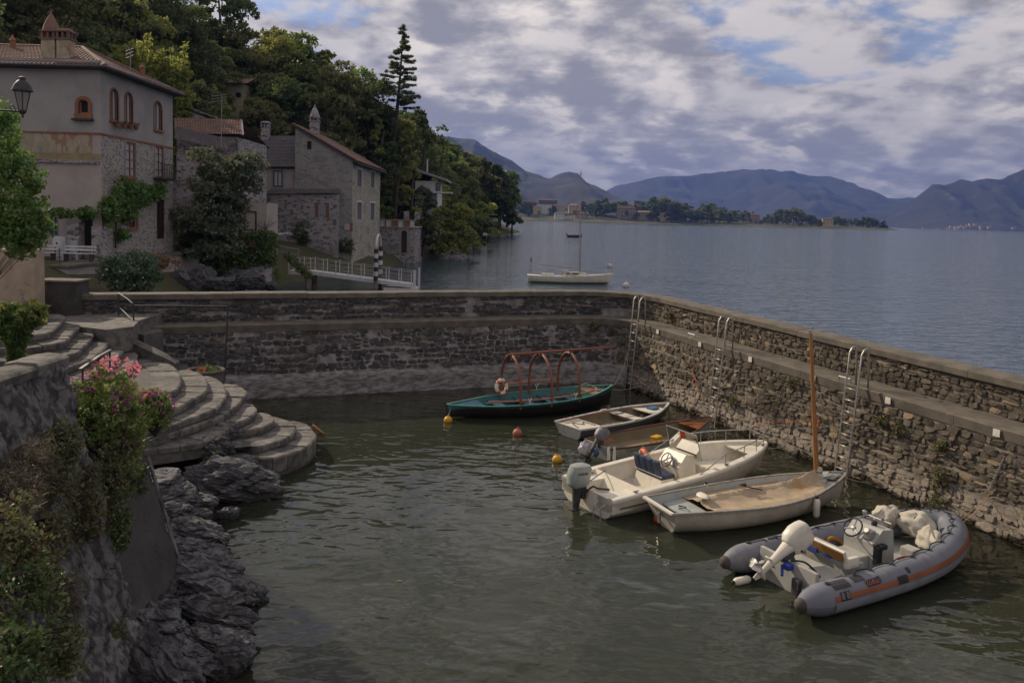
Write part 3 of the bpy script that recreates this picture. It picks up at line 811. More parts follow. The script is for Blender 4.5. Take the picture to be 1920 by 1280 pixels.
# lifebuoy hanging on the first hoop
def lifebuoy(name, label, R_, r, M_, base, bands):
    t = thing(name, label, 'lifebuoy'); t.matrix_basis = M_
    mb = MB(); torus(mb, R_, r, 32, 10); obj('ring', mb, base, t, smooth=True)
    for k in range(4):
        mb = MB(); torus(mb, R_, r * 1.05, 5, 10, None, R(45 + 90 * k - 13), R(45 + 90 * k + 13)); obj('band', mb, bands, t, smooth=True)
    mb = MB(); mb.tube([((R_ + r + .02 + .03 * math.cos(4 * a)) * math.cos(a), (R_ + r + .02 + .03 * math.cos(4 * a)) * math.sin(a), 0) for a in [2 * math.pi * k / 40 for k in range(40)]], .008, 5, None, True); obj('grab_line', mb, m_rope, t)
    return t
w0 = h.at(.37)[0]
Mb = lucia.matrix_basis @ Matrix.Translation((0.37 * LB - 0.02, w0 - 0.14, 0.78)) @ Matrix.Rotation(R(18), 4, 'Z') @ Matrix.Rotation(R(80), 4, 'X')
lifebuoy('lifebuoy', 'white lifebuoy with red bands hanging on the hooped boat', .23, .065, Mb, m_white, m_buoyo)

# --- the grey and white rowing dinghy
a_, b_ = (1.92, 24.38), (5.41, 27.14); LB = math.dist(a_, b_)
row = thing('rowing_dinghy', 'grey rowing dinghy with white thwarts moored beside the hooped boat', 'boat', (*a_, 0), heading(a_, b_))
h = Hull(LB, [0, .2, .5, .75, .92, 1], [.60, .70, .76, .60, .26, .02], [.46, .58, .62, .42, .12, .01], [.38, .37, .38, .42, .47, .50], [-.08, -.12, -.13, -.1, -.02, .1], rake=0.35, srake=0.25)
obj('hull', h.shell(), m_darkgrey, row, smooth=40)
obj('inner_hull', h.shell(0.0, 0.985, inset=0.04, floor=0.1), m_tanin, row, smooth=40)
obj('transom', h.transom(), m_grey_w, row)
obj('gunwale', gunwale(h, 0.075, 0.05, -0.01), m_grey_w, row)
obj('thwart', board(h, .545, .625, .30, .03, .02, 2), m_white, row)
obj('stern_seat', board(h, 0.01, .20, .31, .03, .02, 3), m_white, row)
obj('bow_seat', board(h, .76, .96, .35, .03, .02, 5), m_white, row)
mb = MB()
for k in range(5): mb.box((LB * .48, -.42 + .21 * k, .108), (LB * .52, .19, .015))
obj('bottom_boards', mb, MAT('weathered_boards', (0.17, 0.135, 0.08), (0.12, 0.095, 0.06), scale=2, stretch=(1, 12, 1), rough=.8), row)
for t, sd in ((.50, 1), (.50, -1)):
    obj('rowlock_block', MB().bbox(h.edge(sd, -.01, .035, t, t, 1)[0], (.26, .07, .05), .015), m_white, row)
    p = h.edge(sd, -.01, .06, t + .05, t + .05, 1)[0]; mb = MB(); torus(mb, .045, .011, 10, 5, Matrix.Translation(p + Vector((0, 0, .05))) @ Matrix.Rotation(R(90), 4, 'X'), R(140), R(400)); obj('rowlock', mb, m_galv, row)
mb = MB(); mb.tube([(LB * .04, .48, .41), (LB * .3, .55, .40), (LB * .72, .50, .41)], [.022, .022, .02], 6); mb.bbox((LB * .08, .46, .415), (.5, .12, .025), .01); obj('oar', mb, m_hoop, row)
mb = MB(); mb.tube(catmull([(.1, -.3, .355), (.3, .2, .36), (.5, -.1, .36), (.7, .15, .36), (.75, -.3, .36), (1.2, -.45, .16)], 6), .012, 5); obj('painter_line', mb, m_roped, row)
obj('tape_mark', MB().box((LB * .585, .35, .333), (.38, .10, .004)), m_navy, row)
obj('stern_bag', MB().bbox((LB * .87, .05, .41), (.34, .3, .06), .025), MAT('blue_cloth', (0.05, 0.15, 0.30), (0.04, 0.11, 0.22), scale=6, rough=.9), row)

# --- the brown dinghy with a small outboard
def outboard(parent, M_, cowl_m, leg_m, size=1.0, label=None, tall=False):
    """an outboard motor: local z up the leg, x towards the bow, origin at the transom clamp"""
    root = bpy.data.objects.new('outboard_motor', None); COL.objects.link(root); root.parent = parent; root.matrix_basis = M_ @ Matrix.Diagonal((size, size, size, 1))
    root.empty_display_size = .2
    prof = [(.62, .60, 0.0), (.92, .92, .08), (1.0, 1.0, .24), (.96, .97, .38), (.82, .86, .46), (.4, .5, .49)]
    mb = MB(); rows = []
    for sx, sy, z in prof:
        ring = []
        for k in range(20):
            a = 2 * math.pi * k / 20; e = 0.62
            cx, sx_ = math.copysign(abs(math.cos(a)) ** e, math.cos(a)), math.copysign(abs(math.sin(a)) ** e, math.sin(a))
            ring.append((-.12 + .26 * cx * sx + (.03 if z > .3 else 0), .17 * sx_ * sy, .10 + z * (1.15 if tall else 1)))
        rows.append(ring)
    vs = [p for r in rows for p in r]; k0 = 20
    fs = [(i * k0 + k, i * k0 + (k + 1) % k0, (i + 1) * k0 + (k + 1) % k0, (i + 1) * k0 + k) for i in range(len(rows) - 1) for k in range(k0)]
    fs += [tuple(range(k0 - 1, -1, -1)), tuple((len(rows) - 1) * k0 + k for k in range(k0))]
    mb.add(vs, fs); cw = obj('cowl', mb, cowl_m, root, smooth=35)
    mb = MB(); mb.tube([(-.12, 0, .12), (-.13, 0, -.1), (-.14, 0, -.35), (-.14, 0, -.62)], [.13, .095, .07, .05], 10); mb.bbox((-.16, 0, -.36), (.24, .15, .02), .008); obj('leg', mb, leg_m, root, smooth=40)
    mb = MB(); mb.tube([(.04, 0, -.62), (-.08, 0, -.63), (-.24, 0, -.63), (-.33, 0, -.63)], [.015, .055, .055, .04], 10)
    mb.prism([(-.05, -.008, -.62), (-.22, -.008, -.62), (-.2, -.008, -.82), (-.12, -.008, -.80)], (0, .016, 0)); obj('gearcase', mb, leg_m, root, smooth=40)
    mb = MB()
    for k in range(3):
        Mr = Matrix.Translation((-.35, 0, -.63)) @ Matrix.Rotation(2.09 * k + .4, 4, 'X')
        rows = [[(0.03 * s_ * (1 + .3 * r_), .075 * s_ * w_, r_ * .16) for s_ in (-1, 0, 1)] for r_, w_ in ((.1, .5), (.45, 1.0), (.8, 1.0), (1.0, .55))]
        mb.grid(rows, Mr); mb.grid([[(p[0] - .006, p[1], p[2]) for p in r] for r in rows], Mr)
    mb.tube([(-.30, 0, -.63), (-.40, 0, -.63)], [.045, .03], 10); obj('propeller', mb, m_steel if tall else leg_m, root)
    mb = MB(); mb.bbox((-.02, 0, 0), (.1, .24, .26), .02); mb.bbox((.05, -.09, -.02), (.12, .04, .2), .01); mb.bbox((.05, .09, -.02), (.12, .04, .2), .01); obj('clamp_bracket', mb, m_motord, root)
    return root
a_, b_ = (2.62, 22.35), (6.3, 24.8); LB = math.dist(a_, b_)
brown = thing('brown_rimmed_dinghy', 'small dinghy with tan inside, brown rim and an outboard hung with bags', 'boat', (*a_, 0), heading(a_, b_))
h = Hull(LB, [0, .2, .5, .75, .92, 1], [.58, .70, .76, .56, .22, .02], [.48, .60, .64, .42, .12, .01], [.40, .39, .41, .48, .57, .63], [-.08, -.12, -.13, -.1, 0, .12], rake=0.3, srake=0.2)
obj('hull', h.shell(), m_palegrey, brown, smooth=40)
obj('inner_hull', h.shell(0.0, 0.985, inset=0.04, floor=0.1), m_tanin, brown, smooth=40)
obj('transom', h.transom(), m_palegrey, brown)
obj('gunwale', gunwale(h, 0.05, 0.04, -0.005), m_darkwood, brown)
obj('bow_deck', board(h, .80, .985, .47, .025, .02, 6), m_varn, brown)
obj('bottom_boards', board(h, .05, .8, .105, .012, .1, 6), m_tanin, brown)
mb = MB(); mb.tube([(LB * .98, .02, .65), (LB * .5, .52, .47), (LB * .12, .6, .45)], [.02, .022, .022], 6); mb.bbox((LB * .80, .21, .60), (.62, .13, .025), .01, None); obj('oar', mb, m_darkwood, brown)
mb = MB()
mb.bbox((0, 0, .20), (.34, .22, .05), .012); mb.box((0, 0, .14), (.28, .17, .06))
for sx in (-1, 1):
    for sy in (-1, 1):
        mb.tube([(sx * .11, sy * .07, .18), (sx * .16, sy * .10, 0)], .018, 6)
st_ = thing('yellow_stool', 'small yellow plastic stool standing inside the tan dinghy', 'stool'); st_.matrix_basis = brown.matrix_basis @ Matrix.Translation((LB * .50, -.02, .117)) @ Matrix.Rotation(.2, 4, 'Z')
obj('stool_body', mb, m_yellow, st_)
ob = outboard(brown, Matrix.Translation((-.05, -.05, .42)) @ Matrix.Rotation(R(38), 4, 'Y'), MAT('faded_grey_cowl', (0.20, 0.195, 0.20), (0.13, 0.13, 0.14), scale=5, rough=.5, c3=(.3, .28, .26), s3=3), m_motord, 0.8)
mb = MB(); mb.tube(catmull([(.0, -.2, .48), (.15, -.15, .52), (.32, -.22, .5)], 4), .028, 7); obj('tiller', mb, m_redw, brown)
def sack(mb, c, d, seed, amp=.16, n=14, m=None):
    r = random.Random(seed); vs, fs = [], []
    for i in range(n + 1):
        th = math.pi * i / n
        for k in range(2 * n):
            ph = math.pi * k / n
            q = Vector((math.sin(th) * math.cos(ph), math.sin(th) * math.sin(ph), math.cos(th)))
            f = 1 + amp * noise.noise(q * 1.9 + Vector((seed, 0, 0))) * 2 + amp * .7 * noise.noise(q * 4.5 + Vector((0, seed, 0)))
            vs.append((c[0] + q.x * d[0] * f, c[1] + q.y * d[1] * f, c[2] + q.z * d[2] * f))
    w = 2 * n
    fs = [(i * w + k, i * w + (k + 1) % w, (i + 1) * w + (k + 1) % w, (i + 1) * w + k) for i in range(n) for k in range(w)]
    return mb.add(vs, fs, m)
def hung(name, label, cat, pos, d, seed, mat, par_m, amp=.16):
    t = thing(name, label, cat); t.matrix_basis = par_m @ Matrix.Translation(pos)
    mb = MB(); sack(mb, (0, 0, 0), d, seed, amp); obj('sack_body', mb, mat, t, smooth=True)
    mb = MB(); mb.tube([(0, 0, d[2] * .8), (.02, 0, d[2] + .1)], .015, 5); obj('tie', mb, m_rope, t)
    return t
m_print = MAT('printed_bag', (0.45, 0.42, 0.44), (0.28, 0.24, 0.40), scale=9, rough=.5, c3=(0.42, 0.36, 0.05), s3=4, lo3=.55, hi3=.6)
hung('plastic_bag', 'pale printed plastic bag hanging from the dinghy outboard', 'bag', (-.62, -.10, .36), (.17, .13, .2), 4, m_print, brown.matrix_basis, .2)
hung('blue_bag', 'small blue bag tied beside the dinghy outboard', 'bag', (-.40, -.36, .30), (.08, .07, .13), 9, MAT('blue_bag_cloth', (.05, .10, .20), (.04, .08, .15), rough=.7), brown.matrix_basis, .2)
for k, (x, y, z) in enumerate([(-.06, -.5, .18), (.03, -.62, .2)]):
    mb = MB(); mb.tube([(x, y, z + .26), (x - .02, y - .02, z - .1)], [.035, .055], 8); obj('stern_fender', mb, m_white, brown)
tt = 0.13
text_mesh('boat_name', 'CLAGHE', .13, m_black, brown, basis((LB * tt + .12, -h.y_at(tt, .29) - .028, .29), (1, -.10, 0), (0.0, -.25, .97), (0, -1, -.2)))
text_mesh('boat_name', 'I', .15, m_buoyo, brown, basis((LB * tt + .50, -h.y_at(tt + .06, .29) - .028, .29), (1, -.06, 0), (0.0, -.25, .97), (0, -1, -.2)))

# --- the white motorboat with console
a_, b_ = (1.88, 18.28), (6.85, 21.38); LB = math.dist(a_, b_)
motor = thing('motorboat', 'white open motorboat with centre console, windscreen and blue padded seat', 'boat', (*a_, 0), heading(a_, b_))
h = Hull(LB, [0, .2, .45, .65, .82, .94, 1], [1.0, 1.04, 1.05, .98, .72, .34, .03], [.86, .90, .90, .74, .42, .12, .01], [.50, .58, .66, .76, .80, .82, .83], [-.25, -.28, -.28, -.25, -.15, .08, .3], zc=.10, rake=.42)
obj('hull', h.shell(), m_white, motor, smooth=35)
obj('inner_hull', h.shell(0.17, 0.965, inset=0.17, floor=0.2), m_white, motor, smooth=35)
mb = MB()
for sd in (-1, 1):
    A, B_ = h.edge(sd, 0.012, 0, 0.0, .985), h.edge(sd, -.185, .0, 0.0, .985)
    mb.grid([[p + Vector((0, 0, -.06)), p, p + Vector((0, -sd * .03, .022)), q + Vector((0, 0, .022)), q + Vector((0, 0, -.05))] for p, q in zip(A, B_)])
obj('gunwale', mb, m_white, motor, smooth=35)
mb = MB()
for sd in (-1, 1):
    mb.tube([Vector((h.x(t, .3), sd * (h.y_at(t, h.at(t)[2] * .52) + .012), h.at(t)[2] * .52)) for t in np.linspace(0, .99, 30)], .022, 6)
obj('rubbing_strake', mb, MAT('brown_rubber_strake', (.05, .035, .028), rough=.6), motor)
obj('transom', h.transom(0.0, th=.05), m_white, motor)
# stern corners either side of the motor well, and the sloping splash well
mb = MB()
for sd in (-1, 1):
    mb.prism([(0.0, sd * .42, .18), (0.0, sd * .97, .18), (1.02, sd * .9, .18), (1.02, sd * .42, .18)], (0, 0, .30))
obj('stern_locker', mb, m_white, motor)
mb = MB(); mb.prism([(.05, -.42, .17), (.05, .42, .17), (.78, .42, .17), (.78, -.42, .17)], (0, 0, .03)); mb.prism([(.70, -.9, .18), (1.06, -.9, .18), (1.0, -.9, .56), (.92, -.9, .60)], (0, 1.8, 0)); obj('splash_well', mb, m_white, motor)
obj('floor', board(h, .17, .95, .205, .01, .18, 12), MAT('deck_moulding', (.58, .53, .43), (.50, .46, .37), scale=8, rough=.6, bmp=.2, bscale=80), motor)
obj('bow_deck', board(h, .86, .975, .72, .03, .03, 6), m_white, motor)
mb = MB(); mb.prism([(LB * .66, -.5, .2), (LB * .84, -.34, .2), (LB * .84, .34, .2), (LB * .66, .5, .2)], .22); obj('bow_seat', mb, m_white, motor)
# console
cx = LB * .50
con = obj('console', MB().prism([(cx - .30, -.36, .2), (cx + .28, -.36, .2), (cx + .16, -.36, .95), (cx - .12, -.36, 1.0), (cx - .36, -.36, .72)], (0, .72, 0)), m_white, motor)
mb = MB(); torus(mb, .17, .014, 24, 6, Matrix.Translation((cx - .36, .08, .80)) @ Matrix.Rotation(R(-62), 4, 'Y'))
for k in range(3):
    a = 2.1 * k; mb.tube([Matrix.Translation((cx - .36, .08, .80)) @ Matrix.Rotation(R(-62), 4, 'Y') @ Vector((0, 0, 0)), Matrix.Translation((cx - .36, .08, .80)) @ Matrix.Rotation(R(-62), 4, 'Y') @ Vector((.165 * math.cos(a), .165 * math.sin(a), 0))], .011, 5)
obj('steering_wheel', mb, m_motord, con)
mb = MB(); mb.bbox((cx - .34, -.20, .78), (.08, .12, .2), .02); mb.tube([(cx - .38, -.2, .85), (cx - .46, -.2, .98)], .014, 6); mb.tube([(cx - .46, -.23, .98), (cx - .46, -.17, .98)], .02, 6); obj('throttle', mb, m_steel, con)
wsf = [(cx + .22, -.56, .86), (cx + .02, -.54, 1.52), (cx + .02, .54, 1.52), (cx + .22, .56, .86)]
mb = MB(); mb.add(wsf, [(0, 1, 2, 3)]); mb.add([Vector(p) + Vector((.008, 0, 0)) for p in wsf], [(3, 2, 1, 0)]); ws = obj('windscreen', mb, m_screen, motor)
mb = MB(); mb.tube(wsf + [wsf[0]], .014, 6); obj('windscreen_frame', mb, m_steel, ws)
# helm seat
sx0 = cx - .98
obj('seat_box', MB().prism([(sx0 - .12, -.46, .2), (sx0 + .40, -.46, .2), (sx0 + .36, -.46, .52), (sx0 - .02, -.46, .52)], (0, .92, 0)), m_white, motor)
obj('seat_cushion', MB().bbox((sx0 + .19, 0, .57), (.44, .94, .1), .04), m_navy, motor, smooth=40)
bk = MB()
for k in range(4): bk.bbox((0, -.345 + .23 * k, 0), (.09, .225, .40), .035)
o = obj('seat_backrest', bk, m_navy, motor, smooth=40); o.matrix_basis = Matrix.Translation((sx0 - .08, 0, .80)) @ Matrix.Rotation(R(-16), 4, 'Y')
obj('seat_trim', MB().tube([(sx0 - .05, -.47, .60), (sx0 - .05, .47, .60)], .018, 6), m_white, motor)
# rails
for sd in (-1, 1):
    base = h.edge(sd, -.10, .02, .46, .985, 24)
    top = [p + Vector((0, 0, .30 * min(1, i / 7))) for i, p in enumerate(base)]
    mb = MB(); mb.tube(top, .014, 6)
    for i in (7, 13, 18, 22): mb.tube([base[i], top[i]], .012, 6)
    obj('bow_rail', mb, m_steel, motor, smooth=40)
mb = MB(); p = h.edge(1, -.1, .32, .985, .985, 1)[0]; q = h.edge(-1, -.1, .32, .985, .985, 1)[0]; mb.tube([p, (p + q) / 2 + Vector((.12, 0, 0)), q], .014, 6); obj('pulpit', mb, m_steel, motor)
for x, sd in ((.12, 1), (.12, -1), (.62, -1), (.93, -1), (.62, 1)):
    p = h.edge(sd, -.09, .03, x, x, 1)[0]; mb = MB(); mb.tube([p + Vector((-.09, 0, .03)), p + Vector((.09, 0, .03))], .012, 6); mb.box(p, (.08, .03, .04)); obj('cleat', mb, m_steel, motor)
om = outboard(motor, Matrix.Translation((-.04, .12, .40)) @ Matrix.Rotation(R(3), 4, 'Y'), m_motor, m_motord, 1.12)
text_mesh('motor_lettering', 'SUZUKI', .075, m_black, om, basis((-.13, -.172, .42), (1, 0, 0), (0, 0, 1), (0, -1, 0)))
mb = MB()
for sd in (-.13, .13): mb.tube([(-.02, -.62 + sd, .36), (-.16, -.62 + sd, .30), (-.16, -.62 + sd, -.55)], .013, 6)
for k in range(3): mb.bbox((-.16, -.62, .22 - .25 * k), (.05, .26, .03), .008)
obj('boarding_ladder', mb, m_steel, motor)
lifebuoy('lifebuoy', 'orange lifebuoy stowed behind the blue seat of the motorboat', .25, .07, motor.matrix_basis @ Matrix.Translation((sx0 + .42, .62, .66)) @ Matrix.Rotation(R(75), 4, 'Y') @ Matrix.Rotation(.3, 4, 'X'), m_buoyo, m_bag)
mb = MB(); mb.tube(catmull([(.02, .2, .52), (.25, .30, .50), (.75, .42, .62), (1.0, .55, .62)], 6), .014, 5); obj('fuel_hose', mb, MAT('teal_hose', (.03, .13, .15), rough=.5), motor)
mb = MB(); mb.tube(catmull([(-.1, -.05, .4), (.1, -.1, .55), (.3, -.05, .46), (.6, -.1, .4)], 6), .025, 6); obj('cable_loom', mb, m_rubber, motor)
def fender(pos, label, r=.075, ln=.36, horiz=None, name='fender', rope_to=None, cap=None):
    t = thing(name, label, 'fender')
    t.matrix_basis = Matrix.Translation(pos) @ (Matrix.Rotation(horiz, 4, 'Z') @ Matrix.Rotation(R(90), 4, 'Y') if horiz is not None else Matrix())
    mb = MB(); mb.lathe([(.02, -ln / 2 - .02), (r * .7, -ln / 2), (r, -ln / 2 + .05), (r, ln / 2 - .05), (r * .7, ln / 2), (.02, ln / 2 + .02)], 14); obj('fender_body', mb, m_white, t, smooth=40)
    mb = MB(); mb.lathe([(.035, ln / 2 + .01), (.03, ln / 2 + .06), (.012, ln / 2 + .07)], 10); obj('eyelet', mb, cap or m_rubber, t)
    if rope_to is not None:
        mb = MB(); mb.tube([Vector((0, 0, ln / 2 + .06)), t.matrix_basis.inverted() @ Vector(rope_to)], .008, 5); obj('lanyard', mb, m_rope, t)
    return t
pw = motor.matrix_basis @ Vector((LB * .70, -1.02, .16))
fender(pw, 'white fender with blue cap hanging on the motorboat side', .065, .30, rope_to=motor.matrix_basis @ Vector((LB * .70, -.90, .76)), cap=m_bluepl)

# --- the sailing dinghy with mast and canvas cover
a_, b_ = (3.58, 17.18), (8.14, 19.12); LB = math.dist(a_, b_)
sail = thing('sailing_dinghy', 'grey-white sailing dinghy with a bare wooden mast and tan canvas cover', 'boat', (*a_, 0), heading(a_, b_))
h = Hull(LB, [0, .2, .45, .7, .88, .96, 1], [.56, .74, .86, .74, .40, .18, .02], [.34, .60, .68, .50, .18, .06, .01], [.56, .54, .54, .60, .68, .72, .74], [-.06, -.14, -.16, -.12, -.02, .1, .22], zc=.12, rake=.25, srake=.42)
obj('hull', h.shell(), m_cream, sail, smooth=32)
obj('inner_hull', h.shell(0.0, 0.985, inset=0.035, floor=0.14), m_palegrey, sail, smooth=40)
obj('transom', h.transom(), m_white, sail)
obj('gunwale', gunwale(h, 0.055, 0.05, 0.0), MAT('grey_rubbing_strip', (.20, .19, .17), (.28, .26, .23), scale=6, rough=.6), sail)
mb = MB(); P = [h.sec(0)[0] + Vector((-.03, 0, .01)), h.sec(0)[-1] + Vector((-.03, 0, .01))]; strip(mb, [P[0], P[1]], .09, .04); obj('transom_cap', mb, m_white, sail)
obj('stern_thwart', board(h, .04, .17, .36, .03, .02, 3), m_palegrey, sail)
obj('bow_deck', board(h, .84, .975, .60, .02, .03, 6), m_palegrey, sail)
rows = []
for i in range(41):
    t = .17 + .69 * i / 40
    hb, hc, zs, zk = h.at(t); row_ = []
    for k in range(25):
        y = -1 + 2 * k / 24
        cr = zs + .03 + .12 * math.exp(-(y * 2.2) ** 2) * min(1, i / 10) + (.12 * math.exp(-((t - .83) / .06) ** 2) * math.exp(-(y * 3) ** 2))
        sagm = -.17 * (1 - abs(y)) ** .7 * abs(y) ** .4 * (1 if y < 0 else .9)
        w = .022 * noise.noise(Vector((t * 26, y * 2.5, 3))) + .03 * noise.noise(Vector((t * 9 + y * 2, y * 3, 7)))
        z = cr + sagm * 1.1 + w * (1 - y ** 8)
        if y > .45: z -= .25 * (y - .45) ** .8
        if y < -.82: z = min(z, zs - .05)
        row_.append(Vector((t * LB, y * (hb - .045) * (1 if y < .45 else .96), z)))
    rows.append(row_)
mb = MB(); mb.grid(rows); cov = obj('canvas_cover', mb, m_tan, sail, smooth=True)
md = cov.modifiers.new('thick', 'SOLIDIFY'); md.thickness = .008
mx = LB * .865
Mi = sail.matrix_basis.inverted()
m0 = Vector((mx, 0, .3)); ptop = Mi @ D(1520, 622, (sail.matrix_basis @ m0).y + .1)
mb = MB(); mb.tube([m0.lerp(ptop, k / 6) for k in range(7)], [.062, .062, .06, .056, .05, .045, .04], 12); mst = obj('mast', mb, m_spruce, sail, smooth=50)
mb = MB(); mb.tube([m0.lerp(ptop, .99), m0.lerp(ptop, 1.012)], .05, 10); obj('mast_cap', mb, m_steel, mst)
mb = MB(); mb.tube([(mx, 0, .60), (mx, 0, .78), (mx + .01, 0, .96)], [.17, .10, .075], 12); sack(mb, (mx, 0, .64), (.2, .2, .08), 3, .2, 8); obj('mast_boot', mb, m_bag, sail, smooth=True)
mb = MB(); torus(mb, .085, .012, 14, 5, Matrix.Translation((mx, 0, .86))); obj('lashing', mb, m_roped, sail)
obj('sail_bundle', sack(MB(), (mx + .42, .05, .70), (.30, .16, .06), 8, .3, 10), m_palegrey, sail, smooth=True)
mb = MB()
for k in range(5): torus(mb, .12 - .01 * k, .016, 16, 5, Matrix.Translation((LB * .955, -.01 + .01 * k, .66 + .016 * k)) @ Matrix.Rotation(.2 * k, 4, 'X'))
obj('rope_coil', mb, MAT('red_rope', (.40, .10, .07), (.28, .07, .05), scale=30, rough=.9), sail)
obj('rudder_fitting', MB().bbox((-.22, 0, .3), (.05, .08, .25), .015), m_steel, sail)
obj('folded_cloth', sack(MB(), (LB * .19, .02, .64), (.13, .2, .04), 12, .2, 8), m_white, sail, smooth=True)
mb = MB(); mb.tube(catmull([(LB * .42, .2, .71), (LB * .44, .1, .73), (LB * .42, .02, .74), (LB * .5, -.15, .66)], 5), .014, 5); mb.bbox((LB * .43, .1, .74), (.12, .06, .05), .01); obj('block_and_sheet', mb, m_roped, sail)
mb = MB(); mb.tube(catmull([(.35, .1, .40), (.42, -.05, .46), (.5, .1, .41), (.4, .18, .42)], 5), .018, 5); obj('shackle', mb, m_motord, sail)
pw = sail.matrix_basis @ Vector((LB * .705, -.80, .34))
fender(pw, 'cream tube fender hanging on the near side of the sailing dinghy', .075, .42, rope_to=sail.matrix_basis @ Vector((LB * .70, -.72, .66)))
pw = sail.matrix_basis @ Vector((LB * .33, .84, .46))
fender(pw, 'short worn fender between motorboat and sailing dinghy', .06, .2, name='fender', rope_to=sail.matrix_basis @ Vector((LB * .33, .80, .6)))

# ------------------------------------------------------------------ the inflatable
a_, b_ = (4.69, 14.12), (9.66, 16.72); LB = math.dist(a_, b_)
rib = thing('inflatable_boat', 'grey rigid inflatable boat with orange stripe and white outboard tilted out of the water', 'boat', (*a_, 0), heading(a_, b_))
TR = .275
def tube_path(n=60):
    c = catmull([(.50, -.93, .26), (1.1, -.94, .26), (1.8, -.95, .27), (2.8, -.93, .29), (3.7, -.83, .34), (4.45, -.60, .42), (4.92, -.30, .49), (5.08, 0, .52), (4.92, .30, .49), (4.45, .60, .42), (3.7, .83, .34), (2.8, .93, .29), (1.8, .95, .27), (1.1, .94, .26), (.50, .93, .26)], 10)
    k = LB / 5.4
    return [Vector((p.x * k, p.y, p.z)) for p in c]
TPATH = tube_path(); NT = len(TPATH) - 1
def tframe(s):
    i = min(int(s), NT - 1); f = s - i
    p = TPATH[i].lerp(TPATH[i + 1], f)
    g = lambda j: (TPATH[min(j + 1, NT)] - TPATH[max(j - 1, 0)]).normalized()
    t = g(i).lerp(g(i + 1), f).normalized()
    n = Vector((t.y, -t.x, 0)).normalized()
    return p, n, t.cross(n) if t.cross(n).z > 0 else -t.cross(n)
def tpt(s, a, r=TR):
    p, n, u_ = tframe(s)
    return p + n * (r * math.cos(R(a))) + u_ * (r * math.sin(R(a)))
def tsheet(s0, s1, a0, a1, r, ns=None, na=8):
    mb = MB(); ns = ns or max(2, int((s1 - s0) * 1.5))
    mb.grid([[tpt(s0 + (s1 - s0) * i / ns, a0 + (a1 - a0) * j / na, r) for j in range(na + 1)] for i in range(ns + 1)]); return mb
mb = MB(); mb.grid([[tpt(NT * i / 90, 360 * j / 20) for j in range(21)] for i in range(91)])
tubes = obj('tube', mb, m_hyp, rib, smooth=True)
for s, d in ((0, -1), (NT, -1)):
    p, n, u_ = tframe(s); ring = []
    for r_, x in ((TR, 0), (TR * .97, .12), (TR * .86, .26), (TR * .66, .40), (TR * .45, .50)):
        ring.append([p + Vector((-x, 0, 0)) + n * (r_ * math.cos(2 * math.pi * k / 20)) + u_ * (r_ * math.sin(2 * math.pi * k / 20)) for k in range(21)])
    mb = MB(); mb.grid(ring); cone = obj('tube_end', mb, m_hyp, rib, smooth=True)
    ring = []
    for r_, x in ((TR * .46, .49), (TR * .42, .56), (TR * .3, .60), (0.0, .61)):
        ring.append([p + Vector((-x, 0, 0)) + n * (r_ * math.cos(2 * math.pi * k / 20)) + u_ * (r_ * math.sin(2 * math.pi * k / 20)) for k in range(21)])
    mb = MB(); mb.grid(ring); obj('end_cap', mb, MAT('dark_cap', (.07, .055, .05), (.05, .04, .04), rough=.7), cone, smooth=True)
obj('stripe', tsheet(1, NT - 1, 12, 30, TR + .004), m_orange, rib, smooth=True)
obj('rubbing_strake', tsheet(1, NT - 1, -28, 8, TR + .012), m_hypl, rib, smooth=True)
PATCH = [(2.5, 8.5, 72, 92), (2.5, 8.5, 50, 69), (10.2, 14.2, 60, 90)]
for s0, s1, x0, x1 in PATCH:
    for f in (0, 1):
        q = (s0, s1) if f == 0 else (NT - s1, NT - s0)
        obj('grip_patch', tsheet(*q, x0, x1, TR + .004), m_patch, rib, smooth=True)
for s0, s1, x0, x1 in [(3.6, 7.0, 10, 40), (23.0, 25.5, 10, 38), (13.6, 18.2, 33, 58)]:
    obj('name_patch', tsheet(s0, s1, x0, x1, TR + .007), m_black, rib, smooth=True)
def tube_text(txt, s, a, size, mat):
    p, n, u_ = tframe(s); nd = (n * math.cos(R(a)) + u_ * math.sin(R(a))).normalized(); p2, _, _ = tframe(s + .5); tx = (p2 - p).normalized()
    text_mesh('lettering', txt, size, mat, rib, basis(tpt(s, a, TR + .010), tx, nd.cross(tx), nd))
tube_text('8', 4.4, 25, .16, m_hypl); tube_text('8', 6.2, 25, .16, m_hypl)
tube_text('Zodiac', 15.9, 45.5, .125, MAT('red_lettering', (.35, .10, .09), rough=.6))
for s in (2.0, NT - 2.0):
    p, n, u_ = tframe(s); mb = MB(); mb.lathe([(.05, 0), (.045, .02), (.02, .03)], 10, basis(tpt(s, 85, TR), (1, 0, 0), (0, 1, 0), (0, 0, 1))); obj('valve', mb, m_rubber, rib)
for s0, s1 in ((9.5, 68), (72, NT - 9)):
    pass
ss = list(np.linspace(13, 66, 10)) + list(np.linspace(74, NT - 8, 14))
pts = []
for i in range(len(ss) - 1):
    for k in range(6):
        f = k / 6; s = ss[i] + (ss[i + 1] - ss[i]) * f
        pts.append(tpt(s, (96 if s < NT / 2 else 92) + 14 * math.sin(math.pi * f), TR + .012 + .03 * math.sin(math.pi * f)))
mb = MB(); mb.tube(pts, .012, 5); obj('grab_line', mb, m_roped, rib)
for s in ss[::1]:
    obj('line_loop', tsheet(s - .35, s + .35, 86, 104, TR + .012, 2, 3), m_rubber, rib, smooth=True)
for s in (18.0, 26.0):
    obj('small_patch', tsheet(s, s + .8, 38, 62, TR + .005), m_patch, rib, smooth=True)
